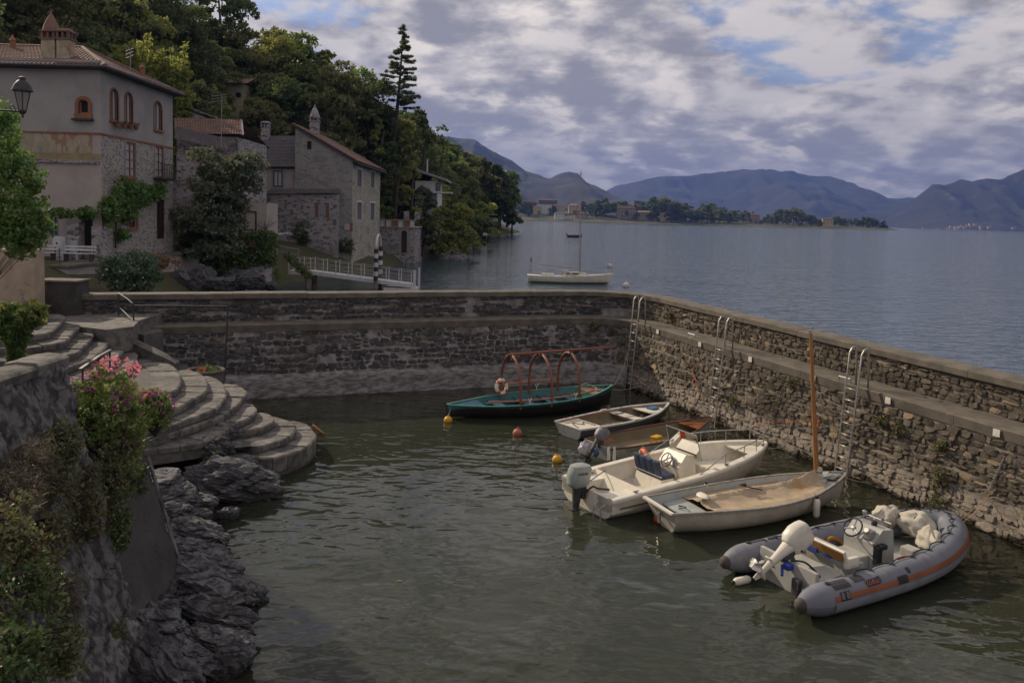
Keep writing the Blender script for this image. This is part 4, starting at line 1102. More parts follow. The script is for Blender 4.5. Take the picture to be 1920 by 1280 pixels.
# hull floor, transom, seat, console
k = LB / 5.4
fl = [(0.02 * k, -.72), (3.6 * k, -.66), (4.05 * k, -.42), (4.25 * k, 0), (4.05 * k, .42), (3.6 * k, .66), (.02 * k, .72)]
obj('deck', MB().prism([(x, y, .10) for x, y in fl], .04), m_grp, rib)
obj('bottom', MB().add([(x, y, .10) for x, y in fl] + [(.05, 0, -.28), (3.6, 0, -.2), (4.2, 0, .02)], [(0, 1, 8, 7), (1, 2, 9, 8), (2, 3, 9), (6, 7, 8, 5), (5, 8, 9, 4), (4, 9, 3)]), m_grp, rib)
obj('transom', MB().bbox((.06, 0, .28), (.08, 1.36, .60), .02), m_grp, rib)
obj('engine_well', MB().prism([(.10, -.66, .14), (.72, -.66, .14), (.72, -.66, .44), (.40, -.66, .40), (.10, -.66, .32)], (0, 1.32, 0)), m_grp, rib)
sb = obj('seat_base', MB().prism([(.95, -.6, .14), (1.42, -.6, .14), (1.36, -.6, .52), (.92, -.6, .52)], (0, 1.2, 0)), m_grp, rib)
mb = MB(); mb.tube([(.93, -.62, .50), (.80, -.62, .80), (.80, .62, .80), (.93, .62, .50)], .035, 8); mb.bbox((1.02, -.60, .58), (.34, .09, .20), .03); mb.bbox((1.02, .60, .58), (.34, .09, .20), .03); obj('seat_frame', mb, m_white, sb, smooth=40)
o = obj('seat_backrest', MB().bbox((0, 0, 0), (.05, 1.14, .20), .02), m_ochre, sb); o.matrix_basis = Matrix.Translation((.83, 0, .70)) @ Matrix.Rotation(R(-20), 4, 'Y')
obj('seat_cushion', MB().bbox((1.16, 0, .56), (.42, 1.06, .08), .03), m_grp, sb)
mb = MB(); mb.bbox((.84, .18, .60), (.06, .34, .10), .02); mb.bbox((.86, -.2, .60), (.06, .2, .08), .02); obj('stowed_bag', mb, m_bluepl, sb)
cx = 2.25
cons = obj('console', MB().prism([(cx - .30, -.34, .14), (cx + .34, -.34, .14), (cx + .26, -.34, .86), (cx - .05, -.34, .90), (cx - .30, -.34, .66)], (0, .68, 0)), m_grp, rib)
obj('console_step', MB().bbox((cx - .52, .02, .28), (.46, .56, .28), .03), m_grp, cons)
Mw = Matrix.Translation((cx - .36, .10, .86)) @ Matrix.Rotation(R(-50), 4, 'Y')
mb = MB(); torus(mb, .19, .018, 28, 7, Mw); obj('steering_wheel', mb, m_rubber, cons, smooth=True)
mb = MB()
for q in range(3): mb.tube([Mw @ Vector((0, 0, -.03)), Mw @ Vector((.18 * math.cos(2.1 * q), .18 * math.sin(2.1 * q), 0))], .015, 5)
mb.lathe([(.05, -.05), (.045, 0.0), (.02, .01)], 12, Mw); obj('wheel_spokes', mb, m_steel, cons)
mb = MB(); mb.bbox((cx - .22, -.18, .80), (.18, .16, .16), .03); mb.lathe([(.06, 0), (.06, .04), (.05, .05)], 14, Matrix.Translation((cx - .28, -.17, .86)) @ Matrix.Rotation(R(-45), 4, 'Y')); obj('instrument', mb, m_steel, cons)
mb = MB(); mb.lathe([(.055, 0), (.06, .06), (.035, .10)], 12, Matrix.Translation((cx + .06, -.06, .88))); obj('compass', mb, m_rubber, cons, smooth=50)
mb = MB(); mb.bbox((cx - .24, -.40, .46), (.16, .10, .34), .02); mb.tube([(cx - .30, -.42, .58), (cx - .42, -.44, .72)], .02, 6); mb.bbox((cx - .15, -.42, .62), (.2, .12, .10), .03); obj('throttle_box', mb, m_rubber, cons)
mb = MB(); mb.tube([(cx + .22, -.32, .84), (cx + .22, -.32, .98), (cx + .22, .32, .98), (cx + .22, .32, .84)], .014, 6); obj('console_rail', mb, m_steel, cons)
mb = MB(); mb.lathe([(.045, 0), (.05, .05), (.02, .07)], 10, Matrix.Translation((cx + .22, .30, .98))); mb.lathe([(.03, 0), (.03, .06), (.01, .07)], 8, Matrix.Translation((cx + .22, -.12, .98))); obj('navigation_lamp', mb, m_steel, cons)
obj('orange_line', sack(MB(), (cx + .52, -.42, .24), (.16, .1, .06), 6, .3, 8), m_buoyo, rib, smooth=True)
obj('orange_tank_strap', MB().tube(catmull([(1.75, .70, .2), (1.9, .64, .42), (2.15, .62, .34), (2.3, .6, .2)], 5), .04, 6), m_ochre, rib, smooth=True)
obj('anchor_locker', MB().bbox((3.75, -.30, .30), (.26, .3, .18), .03), m_grp, rib)
motor_rib = outboard(rib, Matrix.Translation((.10, .10, .60)) @ Matrix.Rotation(R(58), 4, 'Y'), m_motorw, m_motorw, 1.02, tall=True)
mb = MB(); mb.box((0, 0, 0), (.05, .36, .03)); o = obj('cowl_band', mb, m_motord, motor_rib); o.location = (.03, 0, .24)
mb = MB(); mb.tube(catmull([(.0, -.1, .6), (.15, -.3, .62), (.3, -.45, .45), (.4, -.5, .3)], 6), .02, 6); obj('engine_hose', mb, m_rubber, rib)
mb = MB(); mb.bbox((-.05, -.10, .50), (.16, .14, .12), .03); mb.tube([(-.1, .0, .5), (-.2, -.1, .35)], .03, 6); obj('hydraulic_pump', mb, m_bluepl, rib)
mb = MB(); mb.bbox((-.08, -.34, .22), (.10, .18, .30), .03); mb.tube([(-.12, -.42, .40), (-.2, -.46, .1)], .014, 5); obj('transom_bracket', mb, m_motord, rib)
for o_ in [o for o in COL.objects if o.parent == rib and o.name.split('.')[0] in ('deck', 'bottom', 'transom', 'engine_well', 'seat_base', 'console', 'orange_line', 'orange_tank_strap', 'outboard_motor', 'engine_hose', 'hydraulic_pump', 'transom_bracket')]:
    o_.location.x += .62                                     # the tubes reach well past the transom
mr = rib.matrix_basis
def cloth(name, label, pos, d, seed, rz=0.0):
    t = thing(name, label, 'cover'); t.matrix_basis = mr @ Matrix.Translation(pos) @ Matrix.Rotation(rz, 4, 'Z')
    mb = MB(); sack(mb, (0, 0, 0), d, seed, .17, 22); obj('cloth_body', mb, m_bag, t, smooth=True)
    mb = MB(); mb.tube(catmull([(-d[0] * .9, 0, d[2] * .5), (0, .02, d[2] * 1.02), (d[0] * .9, 0, d[2] * .4)], 6), .012, 5); obj('strap', mb, m_rope, t)
cloth('cloth_bundle', 'cream cloth bundle draped over the far bow tube of the inflatable', (4.22, .62, .62), (.34, .26, .22), 21)
cloth('cloth_bundle', 'crumpled cream cover lying across the bow of the inflatable', (4.45, .10, .60), (.30, .36, .24), 33, .4)
cloth('cloth_bundle', 'long cream cloth sagging inside the near bow of the inflatable', (4.28, -.33, .46), (.38, .22, .26), 47, .9)
fender((4.50, 14.62, .06), 'white cylinder fender floating by the inflatable outboard', .075, .36, horiz=R(-155))

# ------------------------------------------------------------------ buoys
def buoy(name, label, pos, r, mat, stick=0, line=None, group=None):
    t = thing(name, label, 'buoy', pos, 0, group, (R(random.uniform(-8, 8)), R(random.uniform(-8, 8))))
    mb = MB(); prof = [(r * math.sin(math.pi * (k + .3) / 12.6), -r * math.cos(math.pi * (k + .3) / 12.6) + r * .35) for k in range(12)]
    mb.lathe(prof, 20); obj('float', mb, mat, t, smooth=True)
    mb = MB(); mb.lathe([(r * .28, r * 1.28), (r * .25, r * 1.5), (r * .1, r * 1.55)], 10)
    torus(mb, r * .18, r * .05, 10, 5, Matrix.Translation((0, 0, r * 1.65)) @ Matrix.Rotation(R(90), 4, 'X')); obj('ring', mb, mat, t)
    if stick:
        mb = MB(); mb.tube([(0, 0, r), (.03, 0, r + stick)], [.02, .012], 6); obj('stick', mb, m_darkwood, t)
    if line is not None:
        mb = MB(); mb.tube([Vector((0, 0, r * 1.6)), t.matrix_basis.inverted() @ Vector(line)], .012, 5); obj('tether', mb, MAT('blue_rope', (.05, .14, .24), rough=.9), t)
    return t
buoy('yellow_buoy', 'yellow buoy tied by a blue rope to the hooped boat', (-1.98, 25.85, 0), .145, m_yellow, 0, (-1.9, 26.3, .42))
buoy('orange_buoy', 'small faded orange buoy floating in front of the hooped boat', (.3, 24.5, 0), .15, m_redw)
buoy('yellow_buoy', 'yellow buoy with a dark stick floating left of the motorboat', (1.41, 21.87, 0), .145, m_yellow, .55)
buoy('orange_buoy', 'orange and yellow buoy half hidden under the sailing dinghy transom', (3.50, 17.66, 0), .14, m_buoyo)

# ------------------------------------------------------------------ steel ladders on the sunlit arm
def ladder(px_foot, py_foot, label, top=1.08, tilt=.50, wdt=.42, loops=True):
    f = G(px_foot, py_foot, 0); s = wall_s(f.x, f.y)
    t = thing('steel_ladder', label, 'ladder', group='steel ladders on the harbour wall')
    zl = z_ledge(s)
    for sd in (-.5, .5):
        P = lambda off, z: wall_at(s + sd * wdt, off, z)[0]
        bot, lip = (-.22, -.9), (.16, zl + top - .15)
        L_ = [P(bot[0] + (lip[0] - bot[0]) * i / 6, bot[1] + (lip[1] - bot[1]) * i / 6) for i in range(7)]
        if loops:
            L_ += [P(.20 + .10 * (1 - math.cos(math.pi * k / 8)), zl + top - .15 + .14 * math.sin(math.pi * k / 8)) for k in range(1, 9)]
            L_ += [P(.42, zl + top * .5), P(.44, zl)]
        mb = MB(); mb.tube(L_, .026, 8); obj('rail', mb, m_steel, t, smooth=True)
    n = 10
    for i in range(n):
        z = -.45 + (zl - .05 + .45) * i / (n - 1); off = -.22 + .38 * (z + .9) / (zl + top - .15 + .9)
        a, b = wall_at(s - wdt / 2, off, z)[0], wall_at(s + wdt / 2, off, z)[0]
        mb = MB(); mb.tube([a, b], .017, 6); obj('rung', mb, m_steel, t, smooth=True)
    mb = MB()
    a, b = wall_at(s - wdt / 2, .44, zl + .10)[0], wall_at(s + wdt / 2, .44, zl + .10)[0]; mb.tube([a, b], .014, 6); obj('tie_bar', mb, m_steel, t)
    return s
s1_ = ladder(1186, 728, 'steel ladder nearest the wall corner behind the hooped boat')
s2_ = ladder(1330, 790, 'middle steel ladder behind the rowing dinghies')
s3_ = ladder(1572, 888, 'steel ladder behind the bow of the sailing dinghy')
# a bare steel pole at the right edge
t = thing('steel_ladder', 'single steel ladder rail standing at the right end of the wall', 'ladder', group='steel ladders on the harbour wall')
for q in (0, .45):
    A, B_ = G(1898, 1042, 0), None
    s = wall_s(A.x, A.y) + q
    mb = MB(); mb.tube([wall_at(s, -.25, -.9)[0], wall_at(s, .18, z_ledge(s) + .9)[0]], .024, 8); obj('rail', mb, m_galv, t, smooth=True)
for i in range(8):
    z = -.5 + i * .33; off = -.22 + .38 * (z + .9) / 4
    mb = MB(); mb.tube([wall_at(s - .45, off, z)[0], wall_at(s, off, z)[0]], .016, 6); obj('rung', mb, m_galv, t)

# ------------------------------------------------------------------ berth plates, staples, ropes, chains
m_plate = MAT('white_plate', (0.70, 0.66, 0.58), (0.6, 0.56, 0.5), scale=8, rough=0.5)
for px, py, lab in [(1233, 633, 'white square plate on the ledge face beside the corner ladder'), (1313, 656, 'white square plate between the corner ladder and the middle ladder'), (1406, 682, 'white square plate just right of the middle ladder'),
                    (1525, 717, 'white square plate right behind the wooden mast'), (1665, 758, 'white square plate right of the ladder behind the sailing dinghy'), (1870, 818, 'white square plate at the right end of the ledge')]:
    best = min(np.linspace(S_CORNER, WLEN - .3, 400), key=lambda s: abs((lambda q: 960 + F * q.dot(rt) / q.dot(fw))(wall_at(s, .33, z_ledge(s) - .13)[0] - EYE) - px))
    p, n = wall_at(best, .325, z_ledge(best) - .135); tx = wall_at(best + .2, .325, 0)[0] - wall_at(best - .2, .325, 0)[0]; tx.normalize()
    t = thing('berth_plate', lab, 'plate', group='berth plates on the ledge')
    mb = MB(); mb.bbox((0, 0, 0), (.17, .012, .17), .004, basis(p, tx, n, (0, 0, 1))); obj('plate', mb, m_plate, t)
def staple(s, label, off=.45, z0=None, w=.42, hgt=.12):
    t = thing('mooring_staple', label, 'staple', group='mooring staples along the ledge')
    z = (z_ledge(s) if z0 is None else z0); mb = MB()
    mb.tube([wall_at(s - w / 2, off, z - .02)[0], wall_at(s - w / 2, off - .02, z + hgt)[0], wall_at(s + w / 2, off - .02, z + hgt)[0], wall_at(s + w / 2, off, z - .02)[0]], .014, 6); obj('staple_bar', mb, m_galv, t)
for px, lab in [(568, 'rusty bar staple on the shaded ledge'), (1143, 'bar staple on the ledge right at the corner'), (1298, 'bar staple between the first two white plates'), (1585, 'bar staple behind the third ladder')]:
    best = min(np.linspace(1, WLEN - .3, 600), key=lambda s: abs((lambda q: 960 + F * q.dot(rt) / q.dot(fw))(wall_at(s, .45, z_ledge(s))[0] - EYE) - px))
    staple(best, lab)
def rope(label, pts, r=.012, mat=None, name='mooring_rope', cat='rope'):
    mb = MB(); mb.tube(pts, r, 5); o = obj(name, mb, mat or m_rope, smooth=True); return props(o, label, cat)
bow = lucia.matrix_basis @ Vector((6.2, 0, .62))
wp = lambda px, py, off=.25: (lambda s: wall_at(s, off, 0)[0])(wall_s(*G(px, py, .8)[:2]))
def on_wall(px, py, off):
    """point of the sunlit wall face (offset off) seen at a pixel"""
    best = None
    for z in np.linspace(0, 3.2, 161):
        g = G(px, py, z); s = wall_s(g.x, g.y); p, n = wall_at(s, 0, z); e = abs((g - p).dot(n) - off(z))
        if best is None or e < best[0]: best = (e, g)
    return best[1]
face = lambda z: float(np.interp(z, [0, .7, 2.4], [-.06, .07, .36]))
rope('slack pale rope from the hooped boat bow up to the wall corner', rope_pts(bow, on_wall(1178, 660, face), .35), .018)
rope('rope from the hooped boat bow to the foot of the corner ladder', rope_pts(bow, on_wall(1205, 720, face), .12), .014)
rope('thin taut rope slanting down the wall left of the middle ladder', [on_wall(1272, 668, face), on_wall(1222, 712, lambda z: face(z) - .05)], .013)
bow = motor.matrix_basis @ Vector((5.9, 0, .70))
rope('thin mooring rope from the motorboat bow to the wall', rope_pts(bow, on_wall(1490, 832, face), .08), .010)
bow = sail.matrix_basis @ Vector((LB * .93, 0, .72))
rope('mooring rope from the sailing dinghy bow to the wall', rope_pts(sail.matrix_basis @ Vector((4.98, 0, .70)), on_wall(1635, 905, face), .05), .011)
for px, py, lab, sag in [(1850, 935, 'upper thin rope from the inflatable bow to the wall', .12), (1868, 915, 'lower thin rope from the inflatable bow to the wall', .02)]:
    rope(lab, rope_pts(rib.matrix_basis @ Vector((LB - .02, 0, .45)), on_wall(px, py, face), sag), .008, MAT('thin_line', (.38, .24, .14), rough=.9))
m_oro = MAT('orange_rope', (.45, .12, .05), (.33, .09, .045), scale=20, rough=.9)
rope('frayed orange rope hanging down the wall left of the middle ladder', catmull([on_wall(1302, 680, face), on_wall(1300, 700, lambda z: face(z) - .04), on_wall(1306, 716, lambda z: face(z) - .05), on_wall(1300, 722, lambda z: face(z) - .05)], 5), .022, m_oro, 'orange_rope')
rope('thin orange rope strung along the wall behind the mast', [on_wall(1415, 793, face), on_wall(1480, 790, lambda z: face(z) - .03), on_wall(1535, 785, face)], .009, m_oro, 'orange_rope')
rope('orange rope knotted on the wall right of the mast', catmull([on_wall(1536, 785, face), on_wall(1533, 800, lambda z: face(z) - .04), on_wall(1531, 812, lambda z: face(z) - .06), on_wall(1532, 828, face)], 5), .02, m_oro, 'orange_rope')
def chain(label, a, b, n):
    t = thing('hanging_chain', label, 'chain')
    mb = MB()
    d = (Vector(b) - Vector(a)); L_ = d.length / n; q = d.to_track_quat('Z', 'Y').to_matrix().to_4x4()
    for i in range(n):
        M_ = Matrix.Translation(Vector(a) + d * ((i + .5) / n)) @ q @ Matrix.Rotation(R(90 * (i % 2)), 4, 'Z')
        pts = [M_ @ Vector((.022 * math.cos(x), 0, (L_ * .68) * math.sin(x))) for x in [2 * math.pi * k / 8 for k in range(8)]]
        mb.tube(pts, .007, 4, None, True)
    o = obj('chain_links', mb, m_galv, t); o['kind'] = 'stuff'
chain('steel chain hanging down the wall at the far right', on_wall(1882, 860, face), on_wall(1853, 920, lambda z: face(z) - .06), 34)

# ------------------------------------------------------------------ stone stairs, retaining wall and rocks on the left bank
m_slab = MAT('stair_stone', (0.165, 0.150, 0.132), (0.095, 0.088, 0.082), scale=4.5, lo=.42, hi=.6, rough=0.9, bmp=1.0, bscale=12, bdist=0.035, world_=True, rand=0.3, c3=(0.23, 0.20, 0.155), s3=1.7, lo3=0.57, hi3=0.72)
m_riser = MAT('stair_core', (0.13, 0.118, 0.11), (0.08, 0.075, 0.07), scale=5, rough=0.95, bmp=0.9, bscale=16, bdist=0.03, world_=True, c3=(0.06, 0.06, 0.035), s3=1.4)
stairs = thing('stone_staircase', 'curved fan of worn stone steps descending to the harbour water', 'stairs')
RS = 0.21
NOSE = [
 [(552, 789), (576, 795), (589, 809), (592, 822), (573, 838), (539, 852), (507, 859), (480, 856), (455, 846)],
 [(510, 780), (539, 787), (552, 796), (553, 807), (539, 819), (512, 829), (486, 836), (462, 832), (440, 822)],
 [(478, 772), (502, 774), (512, 781), (514, 788), (502, 797), (486, 803), (466, 806), (440, 806)],
 [(451, 754), (470, 757), (480, 763), (480, 771), (470, 780), (454, 788), (438, 794), (411, 814), (379, 826), (330, 834), (270, 842)],
 [(425, 719), (446, 722), (460, 730), (462, 739), (453, 748), (446, 758), (432, 769), (410, 781), (390, 789), (347, 805), (300, 815), (262, 822)],
 [(388, 704), (406, 709), (420, 722), (423, 741), (416, 756), (403, 766), (379, 776), (358, 783), (323, 795), (285, 805), (250, 810)],
 [(350, 693), (369, 697), (385, 706), (389, 725), (383, 736), (369, 744), (347, 757), (329, 766), (300, 776), (250, 790)],
 [(256, 664), (290, 672), (322, 684), (337, 701), (338, 717), (332, 728), (313, 739), (290, 750), (240, 770)],
 [(244, 652), (258, 665), (242, 692), (222, 712), (190, 735)],
 [(222, 645), (232, 652), (215, 676), (190, 698), (140, 722)],
 [(196, 631), (206, 637), (180, 667), (150, 680), (112, 690), (30, 699)],
 [(166, 618), (176, 625), (160, 645), (145, 659), (110, 668), (38, 676)],
 [(140, 604), (149, 610), (135, 626), (120, 640), (95, 646), (40, 652)],
 [(112, 588), (123, 593), (110, 609), (95, 622), (75, 627), (20, 633)],
 [(80, 578), (91, 583), (75, 597), (50, 606), (0, 612)],
]
for k, P in enumerate(NOSE):
    z = 0.5 + RS * k
    W_ = [Vector(G(px, py, z)) for px, py in P]
    C_ = catmull([w for w in W_], 5)
    st = thing('step', None, None); del_ = [st.pop(x) for x in list(st.keys())]
    st.parent = stairs
    back = [Vector((-16.6, C_[-1].y - .4, z)), Vector((-17.2, C_[0].y + .3, z))]
    low = 0.55 if k == 0 else 0.42
    # core slightly behind the slabs
    mb = MB(); cen = Vector((-14.5, 23.5, z))
    poly = [p + (cen - p).normalized() * 0.03 for p in C_] + back
    mb.prism([(p.x, p.y, z - low - (0.4 if k == 0 else 0)) for p in poly], low - 0.02 + (0.4 if k == 0 else 0)); obj('riser', mb, m_riser, st)
    # paving slabs along the nosing
    cum = [0.0]
    for a, b in zip(C_, C_[1:]): cum.append(cum[-1] + (b - a).length)
    at = lambda d: Vector([np.interp(d, cum, [p[i] for p in C_]) for i in range(3)])
    c_ = cuts(0, cum[-1], 0.34 if k == 0 else 0.55, 0.4)
    for a, b in zip(c_, c_[1:]):
        n = max(2, int((b - a) / .12)); dz = random.uniform(-.022, .018)
        fr = [at(a + .011 + (b - a - .022) * i / n) for i in range(n + 1)]
        dep = 0.62 if k == 0 else 0.78
        nrm = []
        for i in range(len(fr)):
            t = fr[min(i + 1, n)] - fr[max(i - 1, 0)]; q = Vector((-t.y, t.x, 0)).normalized()
            if q.dot(cen - fr[i]) < 0: q = -q
            nrm.append((q * .55 + (cen - fr[i]).normalized() * .45).normalized())
        bk = [f + q * dep for f, q in zip(fr, nrm)]
        th = 0.40 if k == 0 else 0.15
        mb = MB(); rows = []
        for f, q, r in zip(fr, nrm, bk):
            j = .022 * noise.noise(f * 3.5) + .016 * noise.noise(f * 11)
            rows.append([f - q * j + Vector((0, 0, dz - th)), f - q * (j + .012) + Vector((0, 0, dz - .03)), f + q * .03 + Vector((0, 0, dz + .004 + j * .3)), f + q * .25 + Vector((0, 0, dz + j * .5)), r + Vector((0, 0, dz)), r + Vector((0, 0, dz - th))])
        mb.grid(rows)
        mb.f.append(tuple(range(6))); mb.f.append(tuple(len(mb.v) - 1 - i for i in range(6)))
        obj('slab', mb, m_slab, st, smooth=22)
# platform between the stairs and the ledge of the wall
pl = [Vector(G(*p, 2.98)) for p in [(149, 612), (200, 618), (250, 612), (262, 600)]]
mb = MB(); mb.prism([(p.x, p.y, 2.2) for p in pl] + [(-12.6, 28.6, 2.2), (-18, 28.0, 2.2), (-18, 24.9, 2.2)], .78); o = obj('landing', mb, m_slab, stairs)
mb = MB(); mb.prism([(-12.75, 26.6, -.2), (-12.2, 26.3, -.2), (-12.0, 27.3, -.2), (-12.6, 28.0, -.2)], 2.75); obj('landing_pier', mb, m_riser, stairs)
# curb beside the upper steps
mb = MB(); C_ = catmull([G(206, 618, 2.7), G(232, 636, 2.5), G(262, 652, 2.3), G(300, 670, 2.1), G(330, 686, 1.85)], 6); strip(mb, [p + Vector((0, .12, -.12)) for p in C_], .34, .42); obj('curb', mb, m_riser, stairs, smooth=30)

# small planted basin beside the stairs
t = thing('stone_planter', 'low round stone planter with a few red flowers beside the steps', 'planter')
pc = G(378, 694, 1.6) + Vector((0, .35, 0)); mb = MB(); torus(mb, .55, .06, 24, 8, Matrix.Translation((pc.x, pc.y, 1.52))); mb.lathe([(.58, -.8), (.58, -.03), (.5, -.12)], 24, Matrix.Translation((pc.x, pc.y, 1.52))); obj('rim', mb, m_riser, t, smooth=40); pc_pl = pc

# retaining wall in the foreground
m_ret = MAT('retaining_masonry', (0.20, 0.188, 0.185), (0.07, 0.066, 0.07), scale=6.5, stretch=(1, 1.5, .6), lo=.42, hi=.58, rough=0.95, bmp=1.0, bscale=14, bdist=0.07, world_=True, c3=(0.27, 0.255, 0.25), s3=2.2, lo3=0.56, hi3=0.66)
m_darkc = MAT('dark_concrete', (0.075, 0.068, 0.068), (0.05, 0.046, 0.045), scale=2.5, rough=0.95, bmp=0.8, bscale=14, bdist=0.04, world_=True, c3=(0.11, 0.10, 0.095), s3=1.2)
ret = thing('retaining_wall', 'tall rough retaining wall overgrown with plants at the lower left', 'wall'); ret['kind'] = 'thing'
XF = lambda z, y: -4.9 - .29 * z
rows = []
ysn = np.linspace(4.0, 10.9, 300); zsn = np.linspace(-.8, 4.66, 200)
Y_, Z_ = np.meshgrid(ysn, zsn, indexing='ij')
dX = 0.12 * fbm(Y_ * 1.3, Z_ * .8) + 0.13 * np.abs(fbm(Y_ * 4.2, Z_ * 2.2, 4, .6)) + .07 * fbm(Y_ * 11, Z_ * 7, 3, .6) + .02 * fbm(Y_ * 30, Z_ * 22, 2)
me = gridmesh('masonry_face', XF(Z_, Y_) + dX, Y_, Z_); obj('masonry_face', me, m_ret, ret)
yc = 3.9
while yc < 10.9:
    y1 = min(yc + random.uniform(.45, .9), 11.0); dz = random.uniform(-.03, .03); n = 5; rows = []
    for i in range(n + 1):
        y = yc + .01 + (y1 - yc - .02) * i / n; w = .05 * noise.noise(Vector((y * 4, 1, 0))); w2 = .05 * noise.noise(Vector((y * 5, 7, 0)))
        rows.append([(-6.16 + w, y, 4.55), (-6.14 + w, y, 4.66 + dz), (-6.19 + w, y, 4.70 + dz + w2 * .4), (-6.42, y, 4.72 + dz + w * .4), (-6.62 + w2, y, 4.69 + dz), (-6.62 + w2, y, 4.55)])
    mb = MB(); mb.grid(rows); mb.f.append(tuple(range(6))); mb.f.append(tuple(len(mb.v) - 1 - i for i in range(6))); obj('coping_stone', mb, m_slab, ret, smooth=40); yc = y1
mb = MB(); mb.prism([(XF(-.8, 0) - .1, 10.85, -.8), (XF(4.58, 0) - .1, 10.85, 4.58), (-6.6, 10.85, 4.58), (-6.6, 10.85, -.8)], (0, .08, 0)); obj('end_face', mb, m_ret, ret)
# iron rungs
for px, py in [(103, 728), (120, 812), (150, 905), (167, 992), (193, 1075), (217, 1166)]:
    best = min(np.linspace(6, 10.8, 200), key=lambda y: abs(D(px, py, y).x - XF(D(px, py, y).z, y)))
    p = D(px, py, best); mb = MB()
    mb.tube([(p.x - .1, p.y - .15, p.z), (p.x + .13, p.y - .15, p.z + .0), (p.x + .13, p.y + .17, p.z), (p.x - .1, p.y + .17, p.z)], .012, 6); obj('rung', mb, MAT('rusty_iron', (.10, .075, .06), (.06, .045, .04), scale=20, rough=.8), ret)
# smooth dark buttress
but = thing('concrete_buttress', 'dark smooth concrete buttress with a thin sloping edge above the rocks', 'buttress')
mb = MB(); rows = []
for i in range(13):
    y = 10.9 + (13.06 - 10.9) * i / 12; zt = 4.55 - (4.55 - 2.55) * (i / 12) ** 0.8
    rows.append([(-5.28 - .29 * (-.4 + (zt + .4) * j / 8) + .03 * noise.noise(Vector((y * 2, j * .9, 0))), y, -.4 + (zt + .4) * j / 8) for j in range(9)] + [(-6.95, y, zt), (-6.95, y, -.4)])
mb.grid(rows); mb.f.append(tuple(range(11))); mb.f.append(tuple(len(mb.v) - 1 - i for i in range(11))); obj('buttress_body', mb, m_darkc, but)
mb = MB(); strip(mb, [(-5.26 - .29 * z, 13.10, z) for z in (2.6, 2.0, 1.3, .6, .1)], .08, .10); obj('edge_strip', mb, m_ret, but)

# bank under everything
X_, Y_ = np.meshgrid(np.arange(-20, -3.6, .25), np.arange(10, 27.6, .25), indexing='ij')
bx_ = np.interp(Y_, [b[1] for b in BANK], [b[0] for b in BANK])
dd = bx_ - X_
Z_ = np.where(dd > 0, np.minimum(-.15 + dd * .27, 2.0), -.15 + dd * .8) + .12 * fbm(X_ * .8, Y_ * .8) * np.clip(dd + .5, 0, 1)
m_bank = MAT('bank_rock', (0.105, 0.10, 0.10), (0.06, 0.057, 0.06), scale=3, rough=0.95, bmp=1.0, bscale=8, bdist=0.06, world_=True, c3=(0.05, 0.055, 0.03), s3=.8)
props(obj('shore_bank', gridmesh('shore_bank', X_, Y_, Z_), m_bank), kind='structure')

# rocks
m_rock = None
def rockmat(name, a, b, c, lines=True):
    m, nt, out = newmat(name)
    v = coords(nt, (1, 1, 1))
    wv = nn(nt, 'ShaderNodeMapping', ins={'Vector': v, 'Rotation': (0.5, 0.15, 0.35), 'Scale': (1, 1.3, 6)}).outputs[0]
    st = noi(nt, wv, 3.2, 7, 0.65, .8)
    col = mixc(nt, rampf(nt, st, .44, .56), a, b)
    col = mixc(nt, rampf(nt, noi(nt, v, 1.6, 7, .65), .55, .70), col, c)
    z = nn(nt, 'ShaderNodeSeparateXYZ', ins={0: nn(nt, 'ShaderNodeNewGeometry').outputs['Position']}).outputs[2]
    col = mixc(nt, rampf(nt, mth(nt, 'ADD', z, mth(nt, 'MULTIPLY', noi(nt, v, 4, 4), .15)), .30, .14), col, (.022, .02, .019))
    r_ = nn(nt, 'ShaderNodeObjectInfo').outputs['Random']
    col = hsv(nt, col, mth(nt, 'ADD', mth(nt, 'MULTIPLY', r_, 1.0), .55))
    rg = nn(nt, 'ShaderNodeMapRange', ins={0: z, 1: .12, 2: .4, 3: .25, 4: .85}).outputs[0]
    b_ = nn(nt, 'ShaderNodeBsdfPrincipled', ins={'Base Color': col, 'Roughness': rg})
    hh = mth(nt, 'ADD', mth(nt, 'MULTIPLY', st, .7), mth(nt, 'MULTIPLY', noi(nt, v, 18, 8, .7), .3))
    nt.links.new(bump(nt, hh, 1.0, .09), b_.inputs['Normal'])
    nt.links.new(b_.outputs[0], out.inputs[0])
    return m
m_rock = rockmat('grey_shore_rock', (.12, .115, .12), (.038, .037, .042), (.17, .155, .14))
